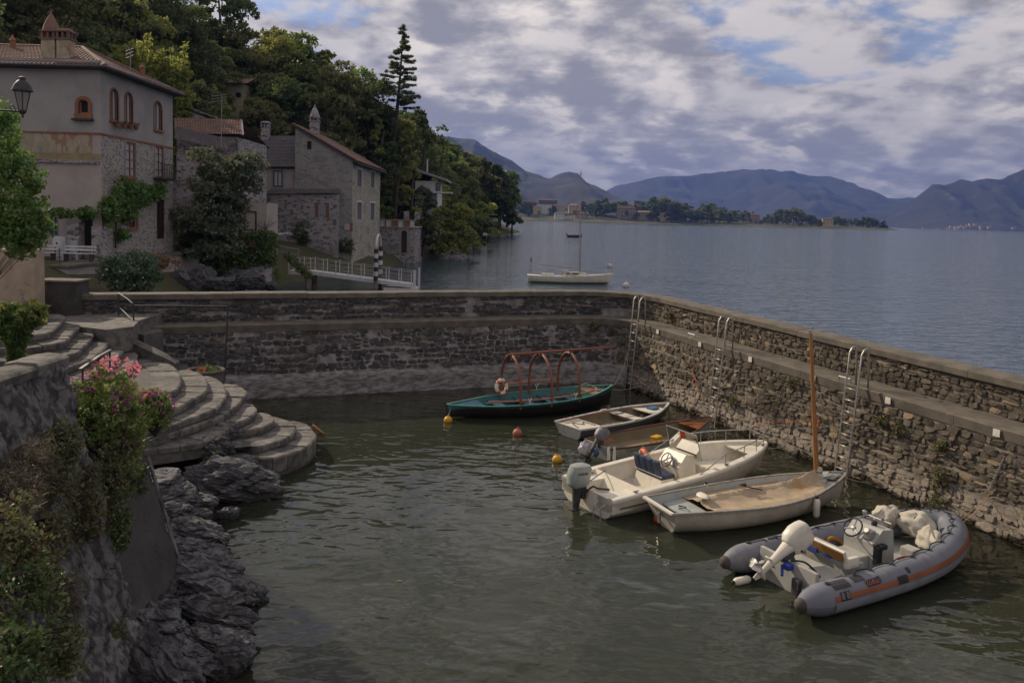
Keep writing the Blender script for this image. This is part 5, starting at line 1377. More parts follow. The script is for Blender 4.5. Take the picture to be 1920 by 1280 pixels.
def rock(pos, d, rz, label, seed, sub=4, name='rock', tilt=(0, 0), amp=.22, group='rocks along the left shore'):
    bm = bmesh.new(); bmesh.ops.create_icosphere(bm, subdivisions=sub, radius=1)
    o3 = Vector((seed * 3.7, seed * 1.3, 0))
    for v in bm.verts:
        q = v.co.copy()
        f = 1 + amp * 1.4 * noise.noise(q * 1.1 + o3) + amp * .7 * noise.noise(q * 2.6 + o3)
        st_ = (q.y * .55 + q.z * .85) * 3.2 + q.x * .5 + 1.1 * noise.noise(q * 1.6 + o3)
        fr = st_ - math.floor(st_)
        f += .15 * (fr ** 2.5 - .35) * (.55 + .9 * abs(noise.noise(q * 1.3 - o3)))
        st2 = (q.x * .8 - q.y * .6) * 2.1 + .9 * noise.noise(q * 1.2 - o3); f -= .20 * max(0, 1 - abs((st2 - round(st2)) * 9))
        f += .05 * noise.noise(q * 5 + o3) + .025 * noise.noise(q * 13 + o3)
        e = 3.2
        box = (abs(q.x) ** e + abs(q.y) ** e + abs(q.z) ** e) ** (-1 / e)
        q2 = q * (f * (.45 + .55 * box))
        v.co = Vector((q2.x * d[0], q2.y * d[1], q2.z * d[2]))
    me = bpy.data.meshes.new(name); bm.to_mesh(me); bm.free()
    me.polygons.foreach_set('use_smooth', [True] * len(me.polygons)); me.set_sharp_from_angle(angle=R(21))
    o = obj(name, me, m_rock)
    o.matrix_basis = Matrix.Translation(pos) @ Matrix.Rotation(rz, 4, 'Z') @ Matrix.Rotation(tilt[0], 4, 'X') @ Matrix.Rotation(tilt[1], 4, 'Y')
    return props(o, label, 'rock', group)
# pixel centre, height of centre, half sizes, heading, label
RK = [((440, 905), .30, (1.25, .75, .55), .15, 'big sloping slab rock running into the water below the steps', (0, .22)),
 ((300, 900), .95, (.5, .5, .22), .1, 'flat square layered rock at the top of the pile below the steps', (0, 0)),
 ((318, 930), .70, (.62, .42, .26), .1, 'long pale flat rock under the square layered rock', (0, .05)),
 ((352, 928), .55, (.22, .45, .22), .6, 'narrow pale leaning rock beside the big slab rock', (.3, 0)),
 ((378, 942), .40, (.42, .28, .22), -.3, 'light grey rock against the foot of the big slab rock', (0, .1)),
 ((330, 960), .55, (.42, .32, .25), .2, 'rounded pale rock in the middle of the stone pile', (0, 0)),
 ((372, 968), .35, (.30, .24, .2), 0, 'small oval rock at the water side of the stone pile', (0, 0)),
 ((350, 985), .40, (.40, .26, .2), .1, 'pale flat rock above the pink wild flower', (0, 0)),
 ((388, 990), .18, (.22, .2, .16), .3, 'wet dark stone standing at the water edge', (0, 0)),
 ((428, 965), .10, (.30, .16, .2), .8, 'weedy black rock tip sticking out of the water', (0, 0)),
 ((372, 1010), .25, (.75, .38, .34), -.25, 'long ribbed rock pointing into the water above its twin', (0, .15)),
 ((372, 1042), .25, (.72, .36, .32), -.15, 'second ribbed rock with a wet black end', (0, .15)),
 ((390, 1072), .25, (.72, .34, .30), -.3, 'low ribbed rock between the twins and the hollowed rock', (0, .12)),
 ((378, 1105), .30, (.85, .60, .45), -.2, 'large hollowed rock beside the buttress foot', (0, .10)),
 ((440, 1115), .12, (.62, .40, .25), -.3, 'seaweed covered rock shelf at the water', (0, .15)),
 ((285, 1130), .40, (.45, .45, .40), .2, 'blocky rock under the dark buttress', (0, 0)),
 ((400, 1165), .22, (.85, .42, .36), -.3, 'long dark rock with a wet tip below the hollowed rock', (0, .12)),
 ((300, 1180), .40, (.55, .40, .40), -.5, 'leaning rock between the wall foot and the gully', (0, .2)),
 ((408, 1205), .12, (.62, .34, .28), -.2, 'black wet rock below the long dark rock', (0, .1)),
 ((440, 1228), .25, (.34, .26, .34), .2, 'upright grey rock standing at the water edge near the bottom', (.1, 0)),
 ((265, 1235), .45, (.60, .36, .42), -.7, 'steep striped rock rising from the bottom edge by the wall', (0, .35)),
 ((345, 1232), .20, (.62, .30, .26), -.5, 'dark ridge rock beside the striped rock', (0, .25)),
 ((385, 1250), .12, (.42, .26, .22), -.3, 'small wet rock at the bottom between ridge and upright rock', (0, .1)),
 ((320, 1272), .30, (.70, .34, .36), -.6, 'lowest striped rock cut by the bottom edge of the picture', (0, .3)),
 ((455, 868), .40, (.42, .32, .22), .2, 'pale flat stone under the lowest round step', (0, 0)),
 ((405, 848), .75, (.52, .40, .42), -.5, 'pointed rock breaking through the middle of the steps', (0, .4)),
 ((470, 888), .12, (.60, .32, .2), 0, 'low wet rock in front of the lowest round step', (0, 0)),
 ((425, 808), .95, (.30, .40, .26), -.5, 'brown rounded rock between the fan steps', (0, .3)),
 ((500, 880), .05, (.35, .2, .14), .2, 'small rock washed by the water beside the round step', (0, 0))]
for i, (pp, z, d, rz, lab, tl) in enumerate(RK):
    p = G(*pp, z)
    rock(p, tuple(q * .86 for q in d), rz, lab, i + 1, 5 if d[0] > .5 else 4, tilt=tl)

# ------------------------------------------------------------------ hillside
def T(x, y):
    d = shore_x(y) - x
    flat = np.interp(d, [-6, -1, 0, 1.5, 6, 22, 27, 34, 48, 80, 150, 260], [-3, -1.2, -.3, 1.6, 3.6, 4.0, 7.5, 15, 24, 36, 60, 90])
    steep = np.interp(d, [-6, -1, 0, 1.5, 6, 12, 20, 32, 60, 120, 260], [-3, -1.2, -.3, .8, 2.4, 5, 9.5, 17, 26, 34, 60])
    w = np.clip((np.asarray(y, float) - 62) / 30, 0, 1)
    w = np.where(np.asarray(y, float) > 100, np.clip(w, 0, 1), w * .6)
    z = flat * (1 - w) + steep * w
    return z * np.clip((430 - np.asarray(y, float)) / 70, 0, 1) + np.clip((np.asarray(y, float) - 360) / 40, 0, 1) * -3
def Tz(x, y): return float(T(np.array(x), np.array(y)))
X_, Y_ = np.meshgrid(np.arange(-300, 12, 2.0), np.arange(28.5, 440, 2.0), indexing='ij')
Z_ = T(X_, Y_) + .5 * fbm(X_ * .12, Y_ * .12) * np.clip((shore_x(Y_) - X_) / 6, 0, 1)
m_under = MAT('hill_undergrowth', (0.05, 0.06, 0.02), (0.08, 0.065, 0.035), scale=.25, rough=1, bmp=1.0, bscale=1.2, bdist=.4, world_=True, c3=(0.085, 0.08, 0.075), s3=.5, lo3=.6, hi3=.7)
props(obj('hillside', gridmesh('hillside', X_, Y_, Z_), m_under), kind='structure')

# ------------------------------------------------------------------ trees
m_bark = MAT('bark', (0.075, 0.055, 0.04), (0.04, 0.03, 0.024), scale=4, stretch=(1, 1, .2), rough=.95, bmp=.8, bscale=6, bdist=.05)
L_dark = LEAF('dark_leaves', (0.036, 0.066, 0.015), (0.080, 0.112, 0.024), .35, .42)
L_mid = LEAF('green_leaves', (0.052, 0.095, 0.018), (0.120, 0.160, 0.030), .35, .47)
L_lite = LEAF('yellow_green_leaves', (0.105, 0.150, 0.022), (0.215, 0.235, 0.038), .35, .5)
L_oliv = LEAF('olive_leaves', (0.075, 0.095, 0.026), (0.140, 0.145, 0.042), .4, .45)
L_bam = LEAF('bamboo_leaves', (0.12, 0.17, 0.022), (0.22, 0.25, 0.035), .5, .5, .1)
L_vine = LEAF('vine_leaves', (0.045, 0.110, 0.012), (0.105, 0.190, 0.026), .9, .35, .1)
L_bush = LEAF('bush_leaves', (0.040, 0.080, 0.038), (0.085, 0.125, 0.060), 1.2, .25, .1)
L_shrub = LEAF('grey_green_leaves', (0.055, 0.085, 0.048), (0.115, 0.150, 0.080), .6, .35, .1, (0.14, 0.09, 0.04), .06)
L_ivy = LEAF('ivy_leaves', (0.035, 0.075, 0.016), (0.085, 0.125, 0.030), 1.0, .2, .1, (0.12, 0.085, 0.015), .12)
L_wild = LEAF('wild_leaves', (0.075, 0.095, 0.030), (0.145, 0.145, 0.050), 1.5, .3, .1, (0.075, 0.045, 0.025), .2)
L_dry = LEAF('dry_stems', (0.115, 0.098, 0.06), (0.07, 0.058, 0.038), 1.5, .2, .1)
L_ger = LEAF('geranium_leaves', (0.065, 0.125, 0.018), (0.145, 0.215, 0.032), 3, .35, .05)
L_fern = LEAF('fresh_leaves', (0.04, 0.085, 0.010), (0.11, 0.16, 0.02), 2.0, .45, .05)
L_yel = LEAF('yellow_leaf_tips', (0.22, 0.23, 0.03), (0.17, 0.19, 0.03), 2.0, .45, .05)
def trunk_mesh(name, Ht, r0, lean=0.0, limbs=5, R_=3, seed=1, top=.8):
    r = random.Random(seed); mb = MB()
    P = [(lean * (k / 5) ** 2 * Ht * .1 + r.uniform(-.1, .1), r.uniform(-.1, .1), Ht * top * k / 5 - (.6 if k == 0 else 0)) for k in range(6)]
    mb.tube(P, [r0 * (1.25 if k == 0 else 1 - .75 * k / 5) for k in range(6)], 7)
    for i in range(limbs):
        f = r.uniform(.3, .75); a = r.uniform(0, 6.28); b = Vector(P[0]).lerp(Vector(P[5]), f); L_ = R_ * r.uniform(.5, .9)
        mb.tube([b, b + Vector((math.cos(a) * L_ * .5, math.sin(a) * L_ * .5, L_ * .35)), b + Vector((math.cos(a) * L_, math.sin(a) * L_, L_ * .9))], [r0 * .4, r0 * .25, r0 * .08], 5)
    return mb.mesh(name, True)
def crown_mesh(name, Ht, R_, seed, kind='round', lobes=13, clumps=20, per=18, leaf=.22):
    r = np.random.default_rng(seed); C, S = [], []
    for i in range(lobes):
        f = (i + r.random()) / lobes
        if kind == 'round': z = Ht * (.32 + .60 * f); w = R_ * math.sin(math.pi * (.18 + .72 * f)) ** .7
        elif kind == 'oval': z = Ht * (.18 + .76 * f); w = R_ * math.sin(math.pi * (.12 + .8 * f)) ** .6
        elif kind == 'col': z = Ht * (.06 + .90 * f); w = R_ * (1 - .85 * f) ** .5
        else: z = Ht * (.10 + .75 * f); w = R_ * (1 - .3 * f)
        a = r.random() * 6.28; q = w * (.25 + .62 * r.random())
        lr = R_ * (.23 + .19 * r.random()) * (.75 if kind == 'col' else 1)
        d = r.normal(size=(clumps, 3)); d /= np.linalg.norm(d, axis=1, keepdims=True); d[:, 2] = np.abs(d[:, 2]) * .9 - .25
        C.append(np.array([q * math.cos(a), q * math.sin(a), z]) + d * lr * (.8 + .3 * r.random((clumps, 1)))); S.append(np.full(clumps, lr * .36))
    V, Fq = leaf_cloud(np.concatenate(C), np.concatenate(S), per, leaf, .8, .6, r)
    return npmesh(name, V, Fq)
def tree(name, label, pos, Ht, R_, mat, kind='round', seed=1, group=None, rz=0, cat='tree', lobes=13, clumps=22, per=20, leaf=.22, r0=None, part='crown'):
    t = thing(name, label, cat, pos, rz, group)
    obj('trunk', trunk_mesh('trunk', Ht, r0 or Ht * .022, .5, 5, R_, seed), m_bark, t)
    obj(part, crown_mesh(part, Ht, R_, seed, kind, lobes, clumps, per, leaf), mat, t)
    return t
# hillside forest: a few kinds, then copies
FL = 'broadleaf tree in the dense wood covering the hillside'
protos = []
kinds = [(15, 4.6, L_dark, 'round'), (14, 4.2, L_mid, 'round'), (17, 4.0, L_dark, 'oval'), (13, 4.4, L_oliv, 'round'), (16, 4.2, L_mid, 'oval'), (14, 4.0, L_lite, 'round'), (15, 5.0, L_dark, 'oval'), (15, 4.4, L_oliv, 'oval')]
cand = []
yy = 58.0
while yy < 345:
    sx = float(shore_x(yy)); st = 5.0 + yy * .008
    d = 27.0 if yy < 72 else (22.0 if yy < 104 else 7.0 if yy > 135 else 13.0)
    while d < (62 if yy < 200 else 45):
        x, y = sx - d + random.uniform(-2, 2), yy + random.uniform(-2.2, 2.2)
        d += st * random.uniform(.85, 1.2)
        z = Tz(x, y); q = Vector((x, y, z + 10)) - EYE; dd = q.dot(fw); px = 960 + F * q.dot(rt) / dd; py = CY - F * q.dot(up) / dd
        if (768 < px < 852 and y < 165) or (402 < px < 470 and y < 122): continue
        if -130 < px < 1010 and py > -260: cand.append((x, y, z))
    yy += st * .9
for x in (-46, -51, -56, -61, -66, -71):                      # the slope above and left of the big house
    for y in (48, 53.5):
        cand.append((x + random.uniform(-2, 2), y + random.uniform(-2, 2), Tz(x, y)))
GROUP = 'trees of the wooded hillside'
LOOK = ['dark green round', 'mid green round', 'dark green tall', 'olive round', 'mid green tall', 'yellow-green round', 'dark green wide', 'olive tall']
def hill_label(k, x, y, z):
    q = Vector((x, y, z + 8)) - EYE; px = 960 + F * q.dot(rt) / q.dot(fw)
    zone = 'above the roof of the tall plastered house' if px < 330 else 'above the stone outbuildings' if px < 560 else 'on the ridge behind the tall conifer' if px < 830 else 'on the headland slope'
    return LOOK[k] + ' tree ' + zone
random.shuffle(cand)
ntree = 0
for i, (x, y, z) in enumerate(cand[:290]):
    k = i if i < len(kinds) else random.choice([0, 1, 1, 2, 3, 4, 4, 5, 5, 6, 7, 7])
    s = random.uniform(.8, 1.25) * (1.18 if y > 100 else 1.0)
    if k < len(kinds) and i < len(kinds):
        Ht, R_, mt, kd = kinds[i]
        protos.append(tree('hillside_tree', hill_label(k, x, y, z), (x, y, z - .3), Ht, R_, mt, kd, 100 + i, GROUP, lobes=26, clumps=24, per=18, leaf=.20))
    else:
        dup(protos[k], (x, y, z - .3), random.uniform(0, 6.28), hill_label(k, x, y, z), scale=(s * random.uniform(.9, 1.15), s, s * random.uniform(.88, 1.15)))
# trees that stand out
def at_px(px, py, y): return D(px, py, y)
def ptree(name, label, px, ytop, y, mat, R_, kind='round', base=None, seed=1, **k):
    p = D(px, ytop, y); z0 = Tz(p.x, y) if base is None else base
    return tree(name, label, (p.x, y, z0 - .3), p.z - z0 + .3, R_, mat, kind, seed, **k)
ptree('broadleaf_tree', 'big sunlit yellow-green tree rising behind the slate roofed house', 520, 60, 132, L_lite, 6.2, 'oval', seed=41, lobes=26, clumps=26, per=15)
ptree('broadleaf_tree', 'tall olive tree between the big sunlit tree and the conifer', 620, 88, 140, L_oliv, 4.6, 'oval', seed=42, lobes=18)
ptree('ivy_clad_tree', 'yellow-green ivy clad tree left of the tall conifer', 708, 190, 119, L_lite, 2.4, 'col', seed=43, lobes=22, clumps=24, per=15, leaf=.24)
ptree('ivy_clad_tree', 'ivy clad tree with hanging curtains right of the tall conifer', 772, 222, 121, L_lite, 2.6, 'col', seed=44, lobes=22, clumps=24, per=15, leaf=.24)
ptree('ivy_clad_tree', 'dark ivy column in front of the tall conifer trunk', 742, 260, 116, L_dark, 1.8, 'col', seed=45, lobes=16, leaf=.22)
ptree('broadleaf_tree', 'dark round tree right behind the tall conifer', 790, 186, 138, L_dark, 4.2, 'round', seed=46)
ptree('broadleaf_tree', 'sparse leaning tree at the right end of the wooded ridge', 822, 222, 150, L_dark, 2.8, 'round', seed=47, lobes=9, clumps=12, per=9)
ptree('broadleaf_tree', 'sunlit pointed tree on the headland behind the white villa', 884, 282, 235, L_oliv, 5.6, 'col', seed=48, lobes=20)
ptree('broadleaf_tree', 'dark tree at the shore end of the headland', 938, 305, 285, L_dark, 6.8, 'oval', base=1, seed=49, lobes=20, leaf=.5)
ptree('broadleaf_tree', 'olive lit tree on the headland slope', 915, 290, 270, L_oliv, 5.8, 'col', seed=50, lobes=18, leaf=.5)
ptree('broadleaf_tree', 'last small tree leaning over the headland point', 962, 352, 315, L_dark, 5.0, 'oval', base=0, seed=51, leaf=.5)
ptree('willow_shrub', 'wide drooping willow shrub standing at the water beside the boathouse', 848, 375, 125, L_lite, 4.3, 'low', base=.2, seed=52, lobes=26, clumps=24, per=16, leaf=.22)
ptree('evergreen_shrub', 'bluish round shrub below the white villa', 795, 342, 128, L_shrub, 2.8, 'low', base=3, seed=53, lobes=14)
ptree('evergreen_shrub', 'dark shrub between the willow and the boathouse', 792, 402, 118, L_dark, 2.4, 'low', base=1.5, seed=54, lobes=12)
ptree('evergreen_shrub', 'low dark shrub behind the willow towards the headland', 890, 400, 160, L_dark, 4.4, 'low', base=.5, seed=55, lobes=14)
ptree('evergreen_shrub', 'yellow-green shrub under the headland trees', 905, 372, 190, L_lite, 3.4, 'low', base=2, seed=56, lobes=12)
ptree('low_shrub', 'dark green shrub filling the foot of the grey-green shrub tree', 400, 405, 56, L_shrub, 1.9, 'low', base=3.4, seed=59, lobes=20, clumps=24, per=16, leaf=.13)
t_ = ptree('shrub_tree', 'large grey-green shrub tree in front of the stone outbuildings', 412, 268, 57, L_shrub, 3.1, 'low', base=4.0, seed=57, lobes=30, clumps=28, per=18, leaf=.13)
ptree('broadleaf_tree', 'pale olive tree on the slope above the grey roof', 385, 170, 105, L_mid, 3.4, 'round', seed=58)
# tall conifer
pc_ = D(757, 46, 122); zc_ = 5.0; Ht = pc_.z - zc_
con_ = thing('conifer', 'tall dark conifer with a sparse pointed crown rising above the wood', 'tree', (pc_.x - .6, 122, zc_))
mb = MB(); mb.tube([(-1.0, 0, -.4), (-.6, 0, Ht * .4), (0.2, 0, Ht * .75), (.6, 0, Ht)], [.48, .36, .18, .03], 8); obj('trunk', mb, m_bark, con_, smooth=True)
bb, C, S = MB(), [], []
r = random.Random(3)
for i in range(96):
    f = (i + r.random()) / 96; z = Ht * (.55 + .45 * f); L_ = (3.7 * (1 - f) ** .8 + .3) * r.uniform(.6, 1.15); a = r.uniform(0, 6.28); x0 = -.2 + .8 * (z / Ht - .55) / .45
    P = [Vector((x0 + math.cos(a) * L_ * q, math.sin(a) * L_ * q, z - .12 * L_ * q + .22 * L_ * q * q)) for q in (0, .4, .75, 1.0)]
    bb.tube(P, [.06, .045, .03, .012], 4)
    for k in range(max(2, int(L_ * 5.5))):
        q = r.uniform(.25, 1.0); p = P[0].lerp(P[3], q); C.append((p.x, p.y, p.z - .16)); S.append(.22 + .16 * r.random())
obj('branches', bb, m_bark, con_)
V, Fq = leaf_cloud(C, S, 30, .14, .8, .3); obj('needles', npmesh('needles', V, Fq), L_dark, con_)
# bamboo
def plume(name, label, cat, pos, n, Ht, spread, mat, seed, leaf=.3, tip=None, per=7, q0=.35):
    t = thing(name, label, cat, pos); r = random.Random(seed); mb, C, CT = MB(), [], []
    for i in range(n):
        a = r.uniform(0, 6.28); l = spread * r.uniform(.3, 1.0); h_ = Ht * r.uniform(.7, 1.0)
        P = [Vector((math.cos(a) * l * q ** 2.2, math.sin(a) * l * q ** 2.2, h_ * (q - .10 * q ** 4))) for q in np.linspace(0, 1, 8)]
        mb.tube(P, [Ht * .006 * (1 - .8 * k / 7) for k in range(8)], 4)
        for k in range(22):
            q = r.uniform(q0, 1.0); p = P[0].lerp(P[7], q) if False else Vector([np.interp(q, np.linspace(0, 1, 8), [v[j] for v in P]) for j in range(3)])
            (CT if tip and q > .965 else C).append((p.x, p.y, p.z))
    obj('culms', mb, m_bark, t)
    V, Fq = leaf_cloud(C, leaf * 1.5, per, leaf, .7, .28, np.random.default_rng(seed)); obj('foliage', npmesh('foliage', V, Fq), mat, t)
    if tip:
        V, Fq = leaf_cloud(CT, leaf * 1.5, per, leaf, .7, .28, np.random.default_rng(seed + 1)); obj('leaf_tips', npmesh('leaf_tips', V, Fq), tip, t, kind='stuff')
    return t
for px, ytop, yb, sp, lab, sd in [(262, 14, 80, 2.3, 'tall bright bamboo clump on the dark hillside', 1), (335, 38, 82, 1.8, 'shorter bright bamboo clump right of the tall one', 2), (236, 34, 79, 1.4, 'small bamboo clump at the left of the bright bamboo', 3)]:
    p = D(px, ytop, yb); z0 = Tz(p.x, yb)
    plume('bamboo_clump', lab, 'bamboo', (p.x, yb, z0 - .3), 34, p.z - z0, sp, L_bam, sd, .26, per=14)

# ------------------------------------------------------------------ plants close by
def clump(name, label, cat, C, S, per, leaf, mat, part='foliage', squash=.9, aspect=.55, extra=(), seed=1, stems=True, base=None):
    t = thing(name, label, cat)
    C = np.asarray(C, float)
    V, Fq = leaf_cloud(C, S, per, leaf, squash, aspect, np.random.default_rng(seed)); obj(part, npmesh(part, V, Fq), mat, t)
    if stems:
        b = Vector(base) if base is not None else Vector((*C[:, :2].mean(0), C[:, 2].min()))
        mb = MB()
        for c in C[::max(1, len(C) // 26)]:
            c = Vector(c); mb.tube([b, b.lerp(c, .5) + Vector((0, 0, .1 * (c - b).length)), c], [.018, .012, .005], 4)
        obj('stems', mb, m_bark, t)
    for nm, m2, C2, S2, per2, lf2 in extra:
        V, Fq = leaf_cloud(C2, S2, per2, lf2, .8, .8, np.random.default_rng(seed + 7)); obj(nm, npmesh(nm, V, Fq), m2, t, kind='stuff')
    return t
def ball(c, d, n, seed, shell=.55, zmin=-1):
    r = np.random.default_rng(seed); q = r.normal(size=(n * 2, 3)); q /= np.linalg.norm(q, axis=1, keepdims=True); q = q[q[:, 2] > zmin][:n]
    return np.array(c) + q * (shell + (1 - shell) * r.random((len(q), 1))) * np.array(d)
m_pink = LEAF('pink_petals', (0.55, 0.11, 0.15), (0.64, 0.24, 0.22), 6, .35, .05)
m_mag = LEAF('magenta_petals', (0.24, 0.035, 0.15), (0.31, 0.07, 0.20), 6, .3, .05)
m_redf = LEAF('red_petals', (0.5, 0.02, 0.02), (0.6, 0.06, 0.03), 6, .3, .05)
def rest_on_wall(px, py):
    y = min(np.linspace(5, 13, 300), key=lambda y: abs(D(px, py, y).x - XF(D(px, py, y).z, y) if y < 10.9 else 9))
    return D(px, py, y)
c1 = D(192, 762, 11.7)
top = ball((c1.x + .02, 11.7, c1.z + .42), (.42, .35, .26), 90, 1, .7, -.1)
clump('flower_bush', 'large geranium bush with pink and magenta flowers hanging over the wall end', 'flowers', np.concatenate([ball(c1, (.48, .4, .62), 150, 2, .5), ball(c1 + Vector((.28, .1, -.35)), (.35, .35, .45), 80, 3, .5)]), .10, 16, .040, L_ger, extra=[('pink_flowers', m_pink, top + np.array([.08, .15, .06]), .032, 8, .016), ('magenta_flowers', m_mag, np.concatenate([ball((c1.x - .25, 11.45, c1.z + .38), (.32, .2, .14), 46, 5, .7), ball((c1.x + .36, 11.55, c1.z + .05), (.14, .2, .34), 40, 6, .7), ball((c1.x + .45, 11.6, c1.z - .45), (.14, .2, .24), 20, 7, .7)]), .030, 8, .016)], seed=5, base=(c1.x - .1, 11.8, c1.z - .5))
c2 = D(288, 768, 12.75)
clump('flower_bush', 'smaller round geranium bush with magenta flowers above the steps', 'flowers', ball(c2, (.34, .3, .34), 110, 8, .5), .085, 16, .034, L_ger, extra=[('magenta_flowers', m_mag, ball((c2.x + .06, 12.65, c2.z + .1), (.33, .26, .26), 62, 9, .85, -.35), .030, 8, .016), ('pink_flowers', m_pink, ball((c2.x - .16, 12.6, c2.z + .2), (.2, .2, .14), 26, 10, .85, -.2), .030, 8, .016)], seed=6, base=(c2.x, 12.8, c2.z - .45))
cg = D(245, 800, 12.2)
clump('grass_tuft', 'pale dry grass tuft between the two geranium bushes', 'grass', np.concatenate([ball(D(243, 735, 12.3), (.14, .15, .22), 50, 11), ball(cg, (.16, .2, .4), 80, 12)]), .09, 18, .05, LEAF('pale_grass', (.20, .17, .09), (.14, .13, .06), 3, .4, .05), aspect=.12, seed=7, stems=False)
for px, py, y, d, mat, lab, sd, nm in [(185, 855, 11.2, (.48, .4, .5), L_wild, 'brown-green bush hanging below the geraniums on the wall', 21, 'hanging_bush'), (150, 900, 10.6, (.30, .3, .34), L_dry, 'dry brown bramble in the middle of the retaining wall', 22, 'bramble'), (215, 905, 11.3, (.30, .3, .45), L_wild, 'green creeper at the corner between wall and buttress', 23, 'creeper'),
        (225, 985, 10.9, (.12, .25, .5), L_ivy, 'narrow ivy strand hanging in the corner of the buttress', 24, 'ivy_strand'), (60, 870, 8.7, (.24, .4, .34), L_dry, 'tangled dry stems on the wall at the left edge', 25, 'bramble'), (120, 830, 10.0, (.22, .3, .3), L_wild, 'small grey-green weed high on the retaining wall', 26, 'weed'),
        (25, 1010, 7.0, (.25, .3, .42), L_wild, 'olive shrub at the left edge half way down the wall', 27, 'shrub'), (38, 1130, 6.6, (.38, .4, .42), L_ivy, 'dense green shrub at the left edge low on the wall', 28, 'shrub'), (95, 1225, 6.8, (.30, .3, .25), L_wild, 'yellowish weed near the bottom of the retaining wall', 29, 'weed'), (20, 1240, 6.0, (.28, .3, .3), L_ivy, 'dark green shrub in the bottom left corner', 30, 'shrub'),
        (92, 1010, 8.2, (.16, .3, .3), L_wild, 'thin green weed beside the iron rungs', 31, 'weed'), (215, 1200, 10.4, (.08, .2, .3), L_ivy, 'small ivy tuft at the foot of the corner', 32, 'ivy_strand'), (250, 905, 12.6, (.18, .3, .4), L_ivy, 'ivy creeping over the sloping buttress top', 33, 'creeper'), (205, 850, 11.6, (.35, .3, .35), L_wild, 'leafy tangle under the geranium bush', 34, 'hanging_bush'), (170, 800, 11.3, (.42, .35, .4), L_ger, 'bright green leafy mass below the pink geraniums', 35, 'hanging_bush'), (235, 850, 12.0, (.3, .3, .4), L_ger, 'green mass hanging left of the agave', 36, 'hanging_bush'), (100, 905, 9.6, (.34, .4, .5), L_wild, 'grey-green bush beside the dry brown bramble', 37, 'hanging_bush'), (165, 960, 10.3, (.26, .3, .45), L_wild, 'leafy strand below the dry brown bramble', 38, 'creeper'), (20, 930, 7.8, (.3, .4, .4), L_dry, 'bare brown twigs above the olive shrub', 39, 'bramble'), (62, 1060, 7.3, (.25, .3, .3), L_wild, 'pale weed between the olive shrub and the rungs', 45, 'weed'), (120, 1130, 8.2, (.18, .3, .3), L_dry, 'thin dry stems low on the wall beside the rungs', 46, 'bramble')]:
    c = D(px, py, y)
    dry = mat is L_dry
    clump(nm, lab, 'plant', ball(c, d, 90 if not dry else 70, sd, .35), .085, 17 if not dry else 26, .026 if not dry else .05, mat, aspect=.5 if not dry else .07, seed=sd, base=(c.x - .25, y, c.z + .1))
# low herb with a pink flower among the rocks, agave tuft on the buttress
c = D(305, 972, 14.2); clump('wild_flower', 'single pink wild flower among the rocks by the buttress', 'flower', ball(c, (.08, .1, .12), 16, 40), .05, 10, .03, L_ger, extra=[('pink_flowers', m_mag, ball(c + Vector((.08, -.05, .02)), (.05, .05, .06), 6, 41), .03, 8, .02)], seed=40)
def blades(name, label, cat, pos, n, L_, mat, seed, w=.05, droop=.5, up_=.7):
    t = thing(name, label, cat, pos); r = random.Random(seed); mb = MB()
    for i in range(n):
        a = r.uniform(0, 6.28); l = L_ * r.uniform(.7, 1.1); e = r.uniform(.35, 1.0) * up_
        rows = []
        for k in range(6):
            q = k / 5; d = Vector((math.cos(a), math.sin(a), 0)); p = d * l * q * math.cos(e) + Vector((0, 0, l * (q * math.sin(e + .3) - droop * q * q * .6)))
            s = Vector((-d.y, d.x, 0)) * w * (1 - q) ** .7 * (.6 + q)
            rows.append([p - s, p + Vector((0, 0, -w * .4)), p + s])
        mb.grid(rows)
    obj('leaves', mb, mat, t, smooth=True); return t
m_agave = MAT('agave_leaf', (0.10, 0.14, 0.12), (0.07, 0.10, 0.085), scale=3, rough=.6)
blades('agave', 'grey-green agave below the geraniums beside the grassy steps', 'plant', D(250, 838, 12.9), 14, .42, m_agave, 3, .035)
blades('agave', 'grey agave on the terrace wall under the benches', 'plant', D(128, 540, 36), 14, 1.0, m_agave, 4, .07)
blades('yucca', 'pale yucca in front of the dark red door', 'plant', D(497, 432, 62), 22, 1.1, MAT('yucca_leaf', (.16, .17, .10), (.11, .12, .07), rough=.6), 5, .045, .3, 1.2)
# the shrubs by the stairs and behind
c = D(30, 640, 19.2)
t_ = plume('leafy_shrub', 'fresh green feathery shrub with yellow tips at the left of the steps', 'shrub', (c.x, 19.2, c.z - .62), 46, 1.75, .78, L_fern, 9, .10, L_yel, per=10, q0=.05)
c = D(15, 365, 21.0)
clump('garden_tree', 'sunlit leafy tree overhanging the stucco wall at the left edge', 'tree', np.concatenate([ball(c, (.95, .8, 1.5), 230, 50, .45), ball(D(45, 425, 21), (.62, .6, .75), 110, 51, .4), ball(D(0, 250, 21), (.5, .5, .9), 70, 52, .4)]), .20, 22, .058, L_vine, extra=[('lit_leaves', L_fern, ball(D(22, 400, 20.6), (.9, .6, 1.2), 120, 53, .8), .16, 12, .055)], seed=52, base=(c.x - 1.3, 21.2, 3.2), part='crown')
c = D(244, 512, 40)
clump('round_bush', 'round bluish-green bush with a few white flowers behind the harbour wall', 'bush', ball(c, (1.62, 1.3, 1.12), 260, 60, .5), .26, 22, .085, L_bush, extra=[('white_flowers', m_white, ball((c.x, 39.2, c.z - .2), (1.4, .8, .7), 9, 61, .9), .03, 8, .04)], seed=60, base=(c.x, 40, c.z - 1.4))
c = D(285, 492, 42.5)
clump('orange_bush', 'russet leaved bush behind the round bluish bush', 'bush', ball(c, (1.5, .6, .45), 90, 62, .5), .22, 16, .07, LEAF('russet_leaves', (.16, .055, .02), (.10, .065, .02), 2, .3, .05, (.20, .17, .02), .2), seed=62)
